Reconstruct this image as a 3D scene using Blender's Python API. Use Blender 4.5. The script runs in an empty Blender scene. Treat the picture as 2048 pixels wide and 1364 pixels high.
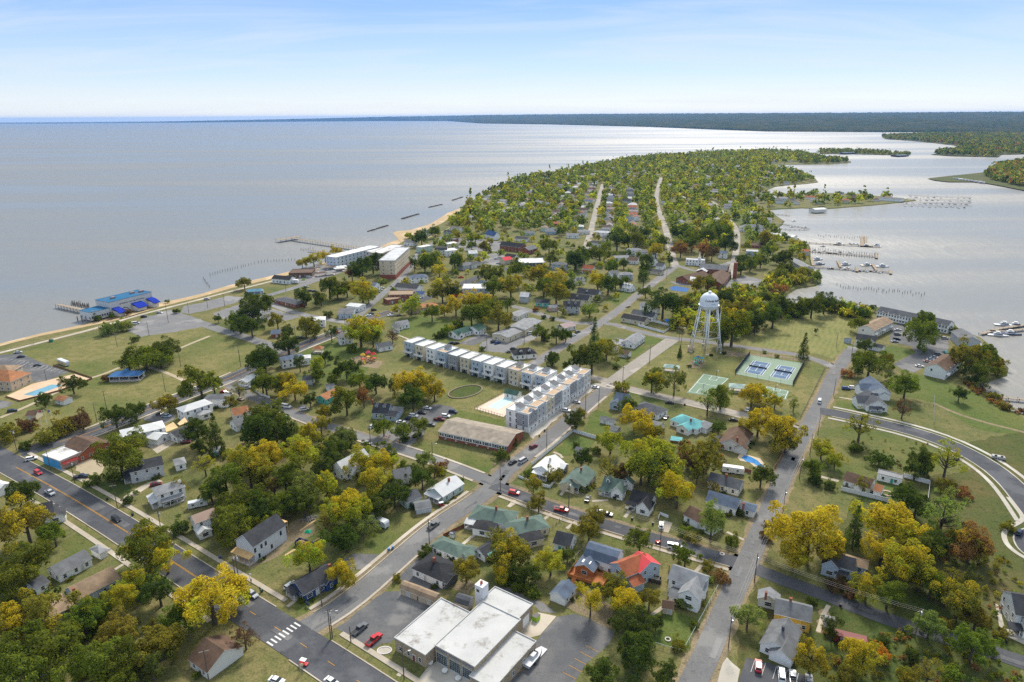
import bpy, math, random
import numpy as np
from mathutils import Matrix, Vector
R_ = math.radians
random.seed(7); rng = np.random.default_rng(11)
sc = bpy.context.scene
COL = sc.collection
# ------------------------------------------------------------------ camera, sky, sun, exposure
F_PX, CAM_H = 1365.0, 146.0
PITCH, ROLL = math.atan(450/1365.0), R_(0.358)
CM = Matrix.Rotation(math.pi/2-PITCH, 3, 'X') @ Matrix.Rotation(-ROLL, 3, 'Z')
cam_d = bpy.data.cameras.new('camera'); cam = bpy.data.objects.new('camera', cam_d); COL.objects.link(cam)
cam_d.sensor_width = 36.0; cam_d.lens = 36.0*F_PX/2048; cam_d.clip_start = 1.0; cam_d.clip_end = 120000
cam.location = (0, 0, CAM_H); cam.rotation_euler = CM.to_euler(); sc.camera = cam
SUN_AZ, SUN_EL = R_(16), R_(42)          # azimuth clockwise from the view direction (+Y)
sun_d = bpy.data.lights.new('sun', 'SUN'); sun = bpy.data.objects.new('sun', sun_d); COL.objects.link(sun)
sun_d.energy = 2.9; sun_d.angle = R_(13.0); sun_d.color = (1.0, 0.93, 0.82)
sv = Vector((math.sin(SUN_AZ)*math.cos(SUN_EL), math.cos(SUN_AZ)*math.cos(SUN_EL), math.sin(SUN_EL)))
sun.rotation_euler = sv.to_track_quat('Z', 'Y').to_euler(); sun.location = (0, 0, 400)
EXPO = 0.88; SKY_S = 0.10; SKY_K = 0.98/(2**EXPO*SKY_S)   # sky scale, compensated for exposure
wd = bpy.data.worlds.new('World'); sc.world = wd; wd.use_nodes = True
wn = wd.node_tree; wn.nodes.clear()
def N(nt, t, **k):
    n = nt.nodes.new(t)
    for a, v in k.items(): setattr(n, a, v)
    return n
bg = N(wn, 'ShaderNodeBackground'); wo = N(wn, 'ShaderNodeOutputWorld')
sky = N(wn, 'ShaderNodeTexSky', sky_type='NISHITA', sun_disc=False, sun_elevation=SUN_EL, sun_rotation=SUN_AZ, altitude=100, air_density=1.0, dust_density=0.15, ozone_density=3.0)
tc = N(wn, 'ShaderNodeTexCoord'); sep = N(wn, 'ShaderNodeSeparateXYZ')
wn.links.new(tc.outputs['Generated'], sep.inputs[0])
# thin cirrus: noise on the sky plane (direction / height)
zc = N(wn, 'ShaderNodeMath', operation='MAXIMUM'); zc.inputs[1].default_value = 0.0; wn.links.new(sep.outputs['Z'], zc.inputs[0])
za = N(wn, 'ShaderNodeMath', operation='ADD'); za.inputs[1].default_value = 0.12; wn.links.new(zc.outputs[0], za.inputs[0])
vd = N(wn, 'ShaderNodeVectorMath', operation='DIVIDE'); cz = N(wn, 'ShaderNodeCombineXYZ')
for i in range(3): wn.links.new(za.outputs[0], cz.inputs[i])
wn.links.new(tc.outputs['Generated'], vd.inputs[0]); wn.links.new(cz.outputs[0], vd.inputs[1])
mp = N(wn, 'ShaderNodeMapping'); mp.inputs['Scale'].default_value = (0.55, 1.5, 1.0); mp.inputs['Rotation'].default_value = (0, 0, R_(-14)); wn.links.new(vd.outputs[0], mp.inputs[0])
nz = N(wn, 'ShaderNodeTexNoise'); nz.inputs['Scale'].default_value = 1.1; nz.inputs['Detail'].default_value = 9; nz.inputs['Roughness'].default_value = 0.6; nz.inputs['Distortion'].default_value = 0.7
wn.links.new(mp.outputs[0], nz.inputs['Vector'])
rp = N(wn, 'ShaderNodeMapRange'); rp.inputs[1].default_value = 0.42; rp.inputs[2].default_value = 0.78; rp.inputs[3].default_value = 0.0; rp.inputs[4].default_value = 0.55; wn.links.new(nz.outputs['Fac'], rp.inputs[0])
# hazy sky: pale horizon, blue above, overhead whitened as added fill light, with cirrus
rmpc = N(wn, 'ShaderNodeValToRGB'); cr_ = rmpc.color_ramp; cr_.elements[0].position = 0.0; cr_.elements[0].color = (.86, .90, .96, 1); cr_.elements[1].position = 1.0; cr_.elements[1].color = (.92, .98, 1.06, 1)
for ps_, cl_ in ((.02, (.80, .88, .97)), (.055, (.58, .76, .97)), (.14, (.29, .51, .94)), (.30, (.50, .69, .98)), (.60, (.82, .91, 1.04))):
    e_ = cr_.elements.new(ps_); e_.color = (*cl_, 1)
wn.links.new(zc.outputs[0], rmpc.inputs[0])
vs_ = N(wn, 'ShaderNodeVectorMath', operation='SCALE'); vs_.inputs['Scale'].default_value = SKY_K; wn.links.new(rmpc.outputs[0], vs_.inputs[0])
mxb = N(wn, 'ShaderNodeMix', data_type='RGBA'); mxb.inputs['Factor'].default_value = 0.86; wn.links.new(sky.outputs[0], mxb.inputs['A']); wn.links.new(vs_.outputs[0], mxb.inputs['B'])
mx = N(wn, 'ShaderNodeMix', data_type='RGBA'); mx.inputs['B'].default_value = (.86*SKY_K, .91*SKY_K, .98*SKY_K, 1)
wn.links.new(rp.outputs[0], mx.inputs['Factor']); wn.links.new(mxb.outputs['Result'], mx.inputs['A'])
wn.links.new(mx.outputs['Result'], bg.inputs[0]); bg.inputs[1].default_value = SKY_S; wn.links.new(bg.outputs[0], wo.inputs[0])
sc.view_settings.view_transform = 'Standard'; sc.view_settings.look = 'None'; sc.view_settings.exposure = EXPO; sc.view_settings.gamma = 1.0
sc.render.engine = 'CYCLES'
cy = sc.cycles; cy.use_denoising = False; cy.max_bounces = 5; cy.diffuse_bounces = 2; cy.glossy_bounces = 2; cy.transmission_bounces = 2; cy.transparent_max_bounces = 4; cy.volume_bounces = 0; cy.caustics_reflective = False; cy.caustics_refractive = False; cy.sample_clamp_indirect = 4.0; cy.sample_clamp_direct = 12.0

# ------------------------------------------------------------------ photo tiles -> ground
TL = dict(z=(0,0,1), a=(0,1000,3.748), b=(500,1000,3.748), c=(1000,1000,3.748), d=(1508,1000,3.748), e=(0,680,3.748), f=(500,680,3.748), g=(1000,680,3.748), h=(1508,680,3.748),
    i=(0,460,5.0525), j=(380,440,4.819), k=(760,440,4.819), l=(1140,440,4.819), m=(1540,440,4.012), n=(880,220,4.452), o=(1300,220,4.5475), p=(1648,200,4.8725),
    q=(920,340,7.314), r=(1180,340,7.314), s=(1440,340,7.314), t=(440,1010,8.025), u=(1480,420,6.4), v=(780,640,4.452), w=(640,1130,4.452), x=(640,460,9.309), y=(0,960,6.2), A=(0,780,6.2), B=(1360,560,6.2), C=(80,540,7.877), D=(1660,600,3.446), E=(560,620,4.48), G=(430,740,4.978))
def px(t, x, y):
    o = TL[t]; return o[0]+x/o[2], o[1]+y/o[2]
def P(t, x, y, z=0.0):
    X, Y = px(t, x, y)
    d = CM @ Vector((X-1024, 682-Y, -F_PX)); k = (z-CAM_H)/d.z
    return Vector((d.x*k, d.y*k, z))
def PL(t, *c, z=0.0): return [P(t, c[i], c[i+1], z) for i in range(0, len(c), 2)]
CMI = CM.transposed()
def proj(v):
    c = CMI @ (Vector(v)-Vector((0,0,CAM_H))); return 1024+F_PX*c.x/-c.z, 682-F_PX*c.y/-c.z
def dist(v): return math.sqrt(v[0]**2+v[1]**2+CAM_H**2)

# ------------------------------------------------------------------ materials
def nmat(name):
    m = bpy.data.materials.new(name); m.use_nodes = True; nt = m.node_tree; nt.nodes.clear()
    o = N(nt, 'ShaderNodeOutputMaterial'); b = N(nt, 'ShaderNodeBsdfPrincipled'); nt.links.new(b.outputs[0], o.inputs[0])
    return m, nt, b, o
def noise(nt, vec, scale, detail=3, rough=0.55):
    n = N(nt, 'ShaderNodeTexNoise'); n.inputs['Scale'].default_value = scale; n.inputs['Detail'].default_value = detail; n.inputs['Roughness'].default_value = rough
    nt.links.new(vec, n.inputs['Vector']); return n.outputs['Fac']
def rmap(nt, v, a, b, c, d):
    r = N(nt, 'ShaderNodeMapRange'); nt.links.new(v, r.inputs[0])
    for i, q in enumerate((a, b, c, d)): r.inputs[i+1].default_value = q
    return r.outputs[0]
def mixc(nt, fac, A, B, mode='MIX'):
    m = N(nt, 'ShaderNodeMix', data_type='RGBA', blend_type=mode)
    for s, v in (('Factor', fac), ('A', A), ('B', B)):
        if isinstance(v, (tuple, float, int)): m.inputs[s].default_value = v if s == 'Factor' else (*v, 1)
        else: nt.links.new(v, m.inputs[s])
    return m.outputs['Result']
def geo(nt): return N(nt, 'ShaderNodeNewGeometry').outputs['Position']
def objc(nt): return N(nt, 'ShaderNodeTexCoord').outputs['Object']
def bump(nt, b, h, strength, dist_=0.1):
    n = N(nt, 'ShaderNodeBump'); n.inputs['Strength'].default_value = strength; n.inputs['Distance'].default_value = dist_
    nt.links.new(h, n.inputs['Height']); nt.links.new(n.outputs[0], b.inputs['Normal'])
M = {}; WLV = -1.1
def tinted(name, rough=0.8, var=0.25, s1=0.6, s2=6.0, spec=0.3, metal=0.0, stain=0.0, lines=None):
    """object colour, weathered by two noises; optional horizontal or cross lines of fine relief"""
    m, nt, b, o = nmat(name); oi = N(nt, 'ShaderNodeObjectInfo'); pos = geo(nt)
    n1 = noise(nt, pos, s1, 4); n2 = noise(nt, pos, s2, 3)
    f = N(nt, 'ShaderNodeMath', operation='ADD'); nt.links.new(rmap(nt, n1, .25, .75, 1-var, 1+var*.7), f.inputs[0]); nt.links.new(rmap(nt, n2, .25, .75, -var*.5, var*.5), f.inputs[1])
    cc = N(nt, 'ShaderNodeCombineXYZ')
    for i in range(3): nt.links.new(f.outputs[0], cc.inputs[i])
    c = mixc(nt, 1.0, oi.outputs['Color'], cc.outputs[0], 'MULTIPLY')
    if stain: c = mixc(nt, rmap(nt, noise(nt, pos, .16, 8, .72), .53, .68, 0, stain), c, (.16, .13, .10))
    nt.links.new(c, b.inputs['Base Color']); b.inputs['Roughness'].default_value = rough; b.inputs['Specular IOR Level'].default_value = spec; b.inputs['Metallic'].default_value = metal
    if lines:
        w = N(nt, 'ShaderNodeTexWave', wave_type='BANDS', bands_direction=lines[0]); w.inputs['Scale'].default_value = lines[1]; nt.links.new(objc(nt), w.inputs[0]); bump(nt, b, w.outputs['Fac'], lines[2], .04)
    M[name] = m; return m
tinted('siding', .6, .06, .3, 3, .3, lines=('Z', 1.6, .35))
tinted('shingle', .9, .34, .35, 4, .2)
tinted('metal_roof', .5, .12, .4, 3, .4, lines=('X', 1.0, .4))
tinted('flat_roof', .8, .14, .12, 2.5, .2, stain=.85)
tinted('brick', .9, .3, 1.2, 9, .2, lines=('Z', 4, .4))
tinted('paint', .55, .10, .5, 6, .4)
tinted('wood', .85, .25, .8, 8, .2)
tinted('concrete', .9, .14, .25, 4, .2)
tinted('cloth', .9, .08, 1, 8, .1)
tinted('bark', .95, .3, 2, 12, .1)
tinted('metal', .45, .1, 1, 8, .5, .4)
tinted('car_paint', .25, .03, 1, 8, .6)
tinted('rubber', .8, .1, 2, 9, .2)
tinted('court', .85, .08, .4, 6, .2)
m, nt, b, o = nmat('glass'); b.inputs['Base Color'].default_value = (.025, .03, .035, 1); b.inputs['Roughness'].default_value = .12; b.inputs['Specular IOR Level'].default_value = .6; M['glass'] = m
m, nt, b, o = nmat('white_trim'); b.inputs['Base Color'].default_value = (.72, .72, .70, 1); b.inputs['Roughness'].default_value = .6; M['white_trim'] = m
m, nt, b, o = nmat('black_rubber'); b.inputs['Base Color'].default_value = (.02, .02, .02, 1); b.inputs['Roughness'].default_value = .8; M['black_rubber'] = m
m, nt, b, o = nmat('pool_water'); b.inputs['Roughness'].default_value = .08; nt.links.new(N(nt, 'ShaderNodeObjectInfo').outputs['Color'], b.inputs['Base Color']); M['pool_water'] = m
def grass_mat(name, green, dry, bare, dryness, bareness, stripes=None):
    m, nt, b, o = nmat(name); pos = geo(nt); oi = N(nt, 'ShaderNodeObjectInfo')
    big = noise(nt, pos, .022, 5, .6); mid = noise(nt, pos, .13, 6, .65); fine = noise(nt, pos, 1.6, 5, .7)
    c = mixc(nt, rmap(nt, big, .56-dryness*.4, .74-dryness*.4, 0, 1), green, dry)
    c = mixc(nt, rmap(nt, mid, .44, .58, 0, .85), c, tuple(.62*g+.38*d for g, d in zip(green, dry)))
    c = mixc(nt, rmap(nt, noise(nt, pos, .07, 7, .7), .74-bareness*.3, .86-bareness*.3, 0, .9), c, bare)
    c = mixc(nt, rmap(nt, noise(nt, pos, .38, 6, .75), .52, .64, 0, .6), c, tuple(.5*g for g in green))
    if stripes:
        mp = N(nt, 'ShaderNodeMapping'); mp.inputs['Rotation'].default_value = (0, 0, R_(stripes)); nt.links.new(pos, mp.inputs[0])
        w = N(nt, 'ShaderNodeTexWave'); w.inputs['Scale'].default_value = .09; w.inputs['Distortion'].default_value = 9; w.inputs['Detail'].default_value = 3; w.inputs['Detail Scale'].default_value = .4; nt.links.new(mp.outputs[0], w.inputs[0])
        c = mixc(nt, rmap(nt, w.outputs['Fac'], .2, .8, 0, .3), c, tuple(q*1.2 for q in dry))
    c = mixc(nt, rmap(nt, noise(nt, pos, .9, 7, .8), .60, .68, 0, .6), c, tuple(q*1.1 for q in bare))
    f = rmap(nt, fine, .25, .75, .5, 1.45); cc = N(nt, 'ShaderNodeCombineXYZ')
    for i in range(3): nt.links.new(f, cc.inputs[i])
    c = mixc(nt, 1.0, c, cc.outputs[0], 'MULTIPLY')
    nt.links.new(c, b.inputs['Base Color']); b.inputs['Roughness'].default_value = .95; b.inputs['Specular IOR Level'].default_value = .1
    bump(nt, b, fine, .6, .25); M[name] = m
grass_mat('ground_cover', (.080, .108, .028), (.185, .160, .066), (.23, .175, .10), .52, .42)
grass_mat('lawn', (.085, .112, .028), (.160, .148, .052), (.21, .16, .095), .40, .25)
grass_mat('lush', (.082, .118, .027), (.140, .145, .042), (.18, .14, .08), .22, .08)
grass_mat('park_grass', (.098, .122, .032), (.205, .178, .070), (.27, .215, .12), .50, .22)
grass_mat('meadow', (.120, .150, .040), (.215, .20, .075), (.26, .20, .11), .50, .12, stripes=28)
grass_mat('rough_field', (.062, .088, .022), (.125, .105, .040), (.21, .13, .06), .30, .22)
grass_mat('dirt', (.17, .14, .085), (.26, .205, .125), (.34, .28, .18), .5, .4)
def asphalt(name, col, patch, grain=.28):
    m, nt, b, o = nmat(name); pos = geo(nt)
    c = mixc(nt, rmap(nt, noise(nt, pos, .09, 6, .65), .42, .68, 0, .8), col, patch)
    f = rmap(nt, noise(nt, pos, 3.2, 3, .6), .25, .75, 1-grain, 1+grain); cc = N(nt, 'ShaderNodeCombineXYZ')
    for i in range(3): nt.links.new(f, cc.inputs[i])
    c = mixc(nt, 1.0, c, cc.outputs[0], 'MULTIPLY')
    c = mixc(nt, rmap(nt, noise(nt, pos, .35, 9, .8), .55, .62, 0, .5), c, tuple(q*.55 for q in col))
    c = mixc(nt, rmap(nt, noise(nt, pos, .045, 4, .5), .56, .60, 0, .45), c, tuple(q*1.35 for q in patch))
    nt.links.new(c, b.inputs['Base Color']); b.inputs['Roughness'].default_value = .92; b.inputs['Specular IOR Level'].default_value = .15; M[name] = m
asphalt('road_dark', (.070, .073, .081), (.098, .100, .105))
asphalt('road_grey', (.145, .145, .145), (.19, .185, .175))
asphalt('road_light', (.27, .245, .21), (.33, .30, .26), .12)
asphalt('lot', (.10, .103, .108), (.175, .168, .16))
asphalt('lot_grey', (.17, .17, .172), (.23, .22, .21))
asphalt('sand_track', (.36, .30, .20), (.43, .36, .25), .12)
asphalt('sand', (.40, .29, .16), (.48, .36, .22), .08)
asphalt('pavement', (.38, .33, .26), (.44, .39, .32), .08)
asphalt('concrete_light', (.40, .37, .31), (.46, .43, .37), .08)
asphalt('yellow_line', (.55, .27, .03), (.45, .25, .05), .1)
asphalt('white_line', (.62, .62, .60), (.5, .5, .48), .1)
m, nt, b, o = nmat('water'); pos = geo(nt)
def wave(scl, rot, s, det):
    mp = N(nt, 'ShaderNodeMapping'); mp.inputs['Scale'].default_value = scl; mp.inputs['Rotation'].default_value = (0, 0, R_(rot)); nt.links.new(pos, mp.inputs[0])
    return noise(nt, mp.outputs[0], s, det, .55)
wA = wave((1, .45, 1), 62, .22, 3); wB = wave((1, .5, 1), 55, .07, 2); ad = N(nt, 'ShaderNodeMath', operation='MULTIPLY_ADD'); ad.inputs[1].default_value = 2.2; nt.links.new(wB, ad.inputs[0]); nt.links.new(wA, ad.inputs[2])
streak = wave((.12, 1, 1), -8, .0035, 5)
b.inputs['IOR'].default_value = 1.33; b.inputs['Specular IOR Level'].default_value = .5
sx_ = N(nt, 'ShaderNodeSeparateXYZ'); nt.links.new(pos, sx_.inputs[0])
river = mixc(nt, rmap(nt, streak, .35, .65, 0, 1), (.150, .158, .155), (.20, .198, .185)); creek = mixc(nt, rmap(nt, streak, .35, .65, 0, 1), (.20, .19, .16), (.26, .24, .20))
nt.links.new(mixc(nt, rmap(nt, sx_.outputs['X'], -500, 500, 0, 1), river, creek), b.inputs['Base Color'])
nt.links.new(rmap(nt, streak, .42, .58, .28, .46), b.inputs['Roughness'])
# rings of an old boat wake in the creek
wk = P('z', 2015,505); vs2 = N(nt, 'ShaderNodeVectorMath', operation='DISTANCE'); vs2.inputs[1].default_value = (wk.x, wk.y, WLV); nt.links.new(pos, vs2.inputs[0])
msk = N(nt, 'ShaderNodeMath', operation='MULTIPLY'); nt.links.new(rmap(nt, vs2.outputs['Value'], 52, 60, 0, 1), msk.inputs[0]); nt.links.new(rmap(nt, vs2.outputs['Value'], 60, 70, 1, 0), msk.inputs[1])
ad2 = N(nt, 'ShaderNodeMath', operation='MULTIPLY_ADD'); ad2.inputs[1].default_value = .9; nt.links.new(msk.outputs[0], ad2.inputs[0]); nt.links.new(ad.outputs[0], ad2.inputs[2])
bm_ = N(nt, 'ShaderNodeBump'); bm_.inputs['Distance'].default_value = .75; nt.links.new(rmap(nt, streak, .40, .60, .3, .7), bm_.inputs['Strength']); nt.links.new(ad2.outputs[0], bm_.inputs['Height']); nt.links.new(bm_.outputs[0], b.inputs['Normal'])
M['water'] = m
# foliage: object colour, turning to yellow where the leaf tone is below the object's alpha; leaves let light through
def foliage(name, attr_color):
    m, nt, b, o = nmat(name); nt.nodes.remove(b); oi = N(nt, 'ShaderNodeObjectInfo')
    at = N(nt, 'ShaderNodeAttribute'); at.attribute_name = 'tone'
    if attr_color:
        ac = N(nt, 'ShaderNodeAttribute'); ac.attribute_name = 'tint'; base = ac.outputs['Color']
    else:
        base = oi.outputs['Color']
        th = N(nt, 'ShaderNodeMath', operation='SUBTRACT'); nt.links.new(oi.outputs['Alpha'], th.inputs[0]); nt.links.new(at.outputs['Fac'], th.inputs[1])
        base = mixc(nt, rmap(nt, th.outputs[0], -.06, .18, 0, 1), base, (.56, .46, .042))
    rn = N(nt, 'ShaderNodeNewGeometry')
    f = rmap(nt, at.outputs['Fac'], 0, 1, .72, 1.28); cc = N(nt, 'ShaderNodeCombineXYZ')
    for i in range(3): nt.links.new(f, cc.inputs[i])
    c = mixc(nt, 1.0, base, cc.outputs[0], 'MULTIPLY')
    c = mixc(nt, 1.0, c, mixc(nt, rn.outputs['Random Per Island'], (.70, .72, .80), (1.32, 1.26, 1.1)), 'MULTIPLY')
    d = N(nt, 'ShaderNodeBsdfDiffuse'); t = N(nt, 'ShaderNodeBsdfTranslucent'); ms = N(nt, 'ShaderNodeMixShader'); ms.inputs[0].default_value = .48
    nt.links.new(c, d.inputs[0]); nt.links.new(mixc(nt, 1.0, c, (1.35, 1.25, .6), 'MULTIPLY'), t.inputs[0]); nt.links.new(d.outputs[0], ms.inputs[1]); nt.links.new(t.outputs[0], ms.inputs[2]); nt.links.new(ms.outputs[0], o.inputs[0])
    M[name] = m
foliage('leaves', False); foliage('leaves_mass', True)

# ------------------------------------------------------------------ mesh helpers
class MB:
    """collects faces; several material slots allowed"""
    def __init__(s): s.v = []; s.f = []; s.m = []; s.k = 0
    def face(s, pts):
        i = len(s.v); s.v += [tuple(q) for q in pts]; s.f.append(tuple(range(i, i+len(pts)))); s.m.append(s.k)
    def poly(s, vs, fs):
        i = len(s.v); s.v += [tuple(q) for q in vs]
        for f in fs: s.f.append(tuple(i+j for j in f)); s.m.append(s.k)
        return s
    def box(s, x0, x1, y0, y1, z0, z1):
        return s.poly([(x0,y0,z0),(x1,y0,z0),(x1,y1,z0),(x0,y1,z0),(x0,y0,z1),(x1,y0,z1),(x1,y1,z1),(x0,y1,z1)], [(0,3,2,1),(4,5,6,7),(0,1,5,4),(1,2,6,5),(2,3,7,6),(3,0,4,7)])
    def tube(s, a, b, r0, r1=None, n=6, cap=True):
        r1 = r0 if r1 is None else r1; a = Vector(a); b = Vector(b); d = (b-a).normalized()
        u = d.orthogonal().normalized(); w = d.cross(u); vs = []
        for c, r in ((a, r0), (b, r1)):
            for i in range(n):
                q = 2*math.pi*i/n; vs.append(c+(u*math.cos(q)+w*math.sin(q))*r)
        fs = [(i, (i+1) % n, n+(i+1) % n, n+i) for i in range(n)]
        if cap: fs += [tuple(range(n-1, -1, -1)), tuple(range(n, 2*n))]
        return s.poly(vs, fs)
    def lathe(s, prof, n=20, c=(0,0,0)):
        vs = [(c[0]+r*math.cos(2*math.pi*i/n), c[1]+r*math.sin(2*math.pi*i/n), c[2]+z) for r, z in prof for i in range(n)]
        fs = [(k*n+i, k*n+(i+1) % n, (k+1)*n+(i+1) % n, (k+1)*n+i) for k in range(len(prof)-1) for i in range(n)]
        return s.poly(vs, fs+[tuple(range(n-1,-1,-1)), tuple(range((len(prof)-1)*n, len(prof)*n))])
    def prism(s, poly, y0, y1):
        """polygon in x,z swept along y"""
        n = len(poly); vs = [(x, y0, z) for x, z in poly]+[(x, y1, z) for x, z in poly]
        return s.poly(vs, [tuple(range(n)), tuple(range(2*n-1, n-1, -1))]+[(i, n+i, n+(i+1) % n, (i+1) % n) for i in range(n)])
    def prismx(s, poly, x0, x1):
        n = len(poly); vs = [(x0, y, z) for y, z in poly]+[(x1, y, z) for y, z in poly]
        return s.poly(vs, [tuple(range(n)), tuple(range(2*n-1, n-1, -1))]+[(i, n+i, n+(i+1) % n, (i+1) % n) for i in range(n)])
    def mesh(s, name, mats, smooth=False):
        me = bpy.data.meshes.new(name); me.from_pydata(s.v, [], s.f)
        for q in (mats if isinstance(mats, (list, tuple)) else [mats]): me.materials.append(M[q])
        if max(s.m, default=0): me.polygons.foreach_set('material_index', s.m)
        import bmesh
        b = bmesh.new(); b.from_mesh(me)
        bmesh.ops.recalc_face_normals(b, faces=b.faces); b.to_mesh(me); b.free()
        if name == 'roof' and (mats == 'shingle' or mats == 'metal_roof'):      # pale fascia boards on the roof edges
            me.materials.append(M['white_trim']); me.update(); me.polygons.foreach_set('material_index', [1 if abs(p.normal.z) < .3 else 0 for p in me.polygons])
        if smooth: me.polygons.foreach_set('use_smooth', [True]*len(me.polygons))
        return me
def ob(name, me, parent=None, loc=(0,0,0), rz=0.0, color=None, scale=None, rot=None):
    o = bpy.data.objects.new(name, me); COL.objects.link(o); o.location = loc
    o.rotation_euler = rot if rot else (0, 0, rz)
    if scale is not None: o.scale = scale if not isinstance(scale, (int, float)) else (scale,)*3
    if parent: o.parent = parent
    if color: o.color = (*color[:3], color[3] if len(color) > 3 else 1)
    return o
LABELS = {}
def tag(o, label, cat, group=None, kind=None):
    o['label'] = label; o['category'] = cat
    if group: o['group'] = group
    if kind: o['kind'] = kind
    return o
def empty(name, loc, rz=0.0):
    o = bpy.data.objects.new(name, None); COL.objects.link(o); o.location = loc; o.rotation_euler = (0, 0, rz); o.empty_display_size = .5; return o
def struct(name, me, color=None, loc=(0,0,0), parent=None):
    o = ob(name, me, parent, loc, color=color)
    if not parent: o['kind'] = 'structure'
    return o
MARKS = []          # (world point, phrase) landmarks that tree labels refer to
# ------------------------------------------------------------------ water, land, beaches
from mathutils.geometry import tessellate_polygon
def sheet(name, pts, mat, z, color=None, parent=None, kind='structure'):
    vs = [Vector((q[0], q[1], 0)) for q in pts]; tris = tessellate_polygon([vs])
    m = MB(); m.poly([(q[0], q[1], z) for q in pts], [tuple(t) for t in tris])
    me = m.mesh(name, mat); fix_up(me)
    o = ob(name, me, parent, color=color)
    if not parent: o['kind'] = kind
    return o
def fix_up(me):
    me.update()
    if len(me.polygons) and sum(p.normal.z*p.area for p in me.polygons) < 0: me.flip_normals()
WL = -1.1
m = MB(); n = 96; Rw = 42000
m.poly([(0, 0, 0)]+[(Rw*math.cos(2*math.pi*i/n), Rw*math.sin(2*math.pi*i/n), 0) for i in range(n)], [(0, 1+i, 1+(i+1) % n) for i in range(n)])
me = m.mesh('water', 'water'); fix_up(me); struct('water', me, loc=(0, 0, WL))
coast = PL('z', -700,860, -200,742, 0,692, 79,672, 168,654, 260,634, 317,614, 400,594, 463,576, 546,557, 587,547, 629,538, 680,520, 720,508, 757,500, 800,487, 822,473, 850,461, 885,446, 915,428, 928,418, 936,405, 956,395, 997,375, 1026,362, 1046,355, 1089,346, 1145,337, 1183,329, 1239,319, 1307,311, 1412,304, 1533,300, 1600,304, 1643,316, 1700,322, 1700,325, 1660,328, 1559,329, 1548,333, 1568,338, 1600,343, 1625,352, 1634,364, 1610,367, 1570,370, 1547,373, 1530,380, 1536,386, 1575,388, 1601,386, 1622,387, 1664,386, 1720,388, 1808,397, 1830,400, 1808,403, 1750,409, 1648,417, 1604,415, 1560,417, 1530,419, 1541,422, 1549,430, 1566,441, 1560,449, 1545,460, 1596,478, 1614,487, 1617,495, 1617,512, 1621,536, 1638,550, 1638,564, 1625,570, 1590,575, 1565,590, 1547,600, 1555,612, 1572,619, 1590,608, 1622,596, 1690,608, 1719,622, 1757,614, 1904,644, 1914,658, 1959,674, 1974,686, 2011,732, 2008,747, 1959,762, 1954,769, 1975,787, 2015,819, 2048,828, 2140,850, 2700,900)
coast += [Vector((900, 100, 0)), Vector((900, -300, 0)), Vector((-900, -300, 0)), Vector((-900, 100, 0))]
m = MB(); vs = [Vector((q.x, q.y, 0)) for q in coast]; nC = len(vs)
m.poly([(q.x, q.y, 0) for q in coast], [tuple(t) for t in tessellate_polygon([vs])])
me = m.mesh('ground', 'ground_cover'); fix_up(me); struct('ground', me)
# bank: a skirt from the ground's edge down under the water
ar = sum(vs[i].x*vs[(i+1) % nC].y-vs[(i+1) % nC].x*vs[i].y for i in range(nC)); sg = 1 if ar > 0 else -1
out = []
for i in range(nC):
    d = (vs[(i+1) % nC]-vs[i-1]).normalized(); nn = Vector((d.y, -d.x, 0))*sg; w = 2.5+3.5*min(1, vs[i].y/1200)
    out.append(vs[i]+nn*w)
m = MB(); m.poly([(q.x, q.y, -.004) for q in vs]+[(q.x, q.y, -2.2) for q in out], [(i, (i+1) % nC, nC+(i+1) % nC, nC+i) for i in range(nC)])
me = m.mesh('bank', 'rough_field'); fix_up(me); struct('bank', me)
def strip(name, inner, outer, mat, zi, zo, color=None):
    m = MB(); k = len(inner); m.poly([(q.x, q.y, zi) for q in inner]+[(q.x, q.y, zo) for q in outer], [(i, i+1, k+i+1, k+i) for i in range(k-1)])
    me = m.mesh(name, mat); fix_up(me); return struct(name, me, color)
bi = PL('z', -200,752, 0,702, 79,681, 168,661, 260,632, 317,615, 400,595, 463,577, 546,557, 600,545, 660,529)
bo = PL('z', -200,724, 0,679, 79,660, 168,642, 260,618, 317,602, 400,584, 463,565, 546,547, 600,534, 660,518, z=WL)
strip('beach', bi, bo, 'sand', .03, WL-.5)
bi = PL('z', 735,514, 765,507, 812,496, 846,480, 880,466, 912,449, 933,430, 938,413)
bo = PL('z', 730,499, 757,489, 791,474, 778,456, 815,453, 850,443, 882,424, 924,408, z=WL)
strip('sand_spit', bi, bo, 'sand', .03, WL-.4)
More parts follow.
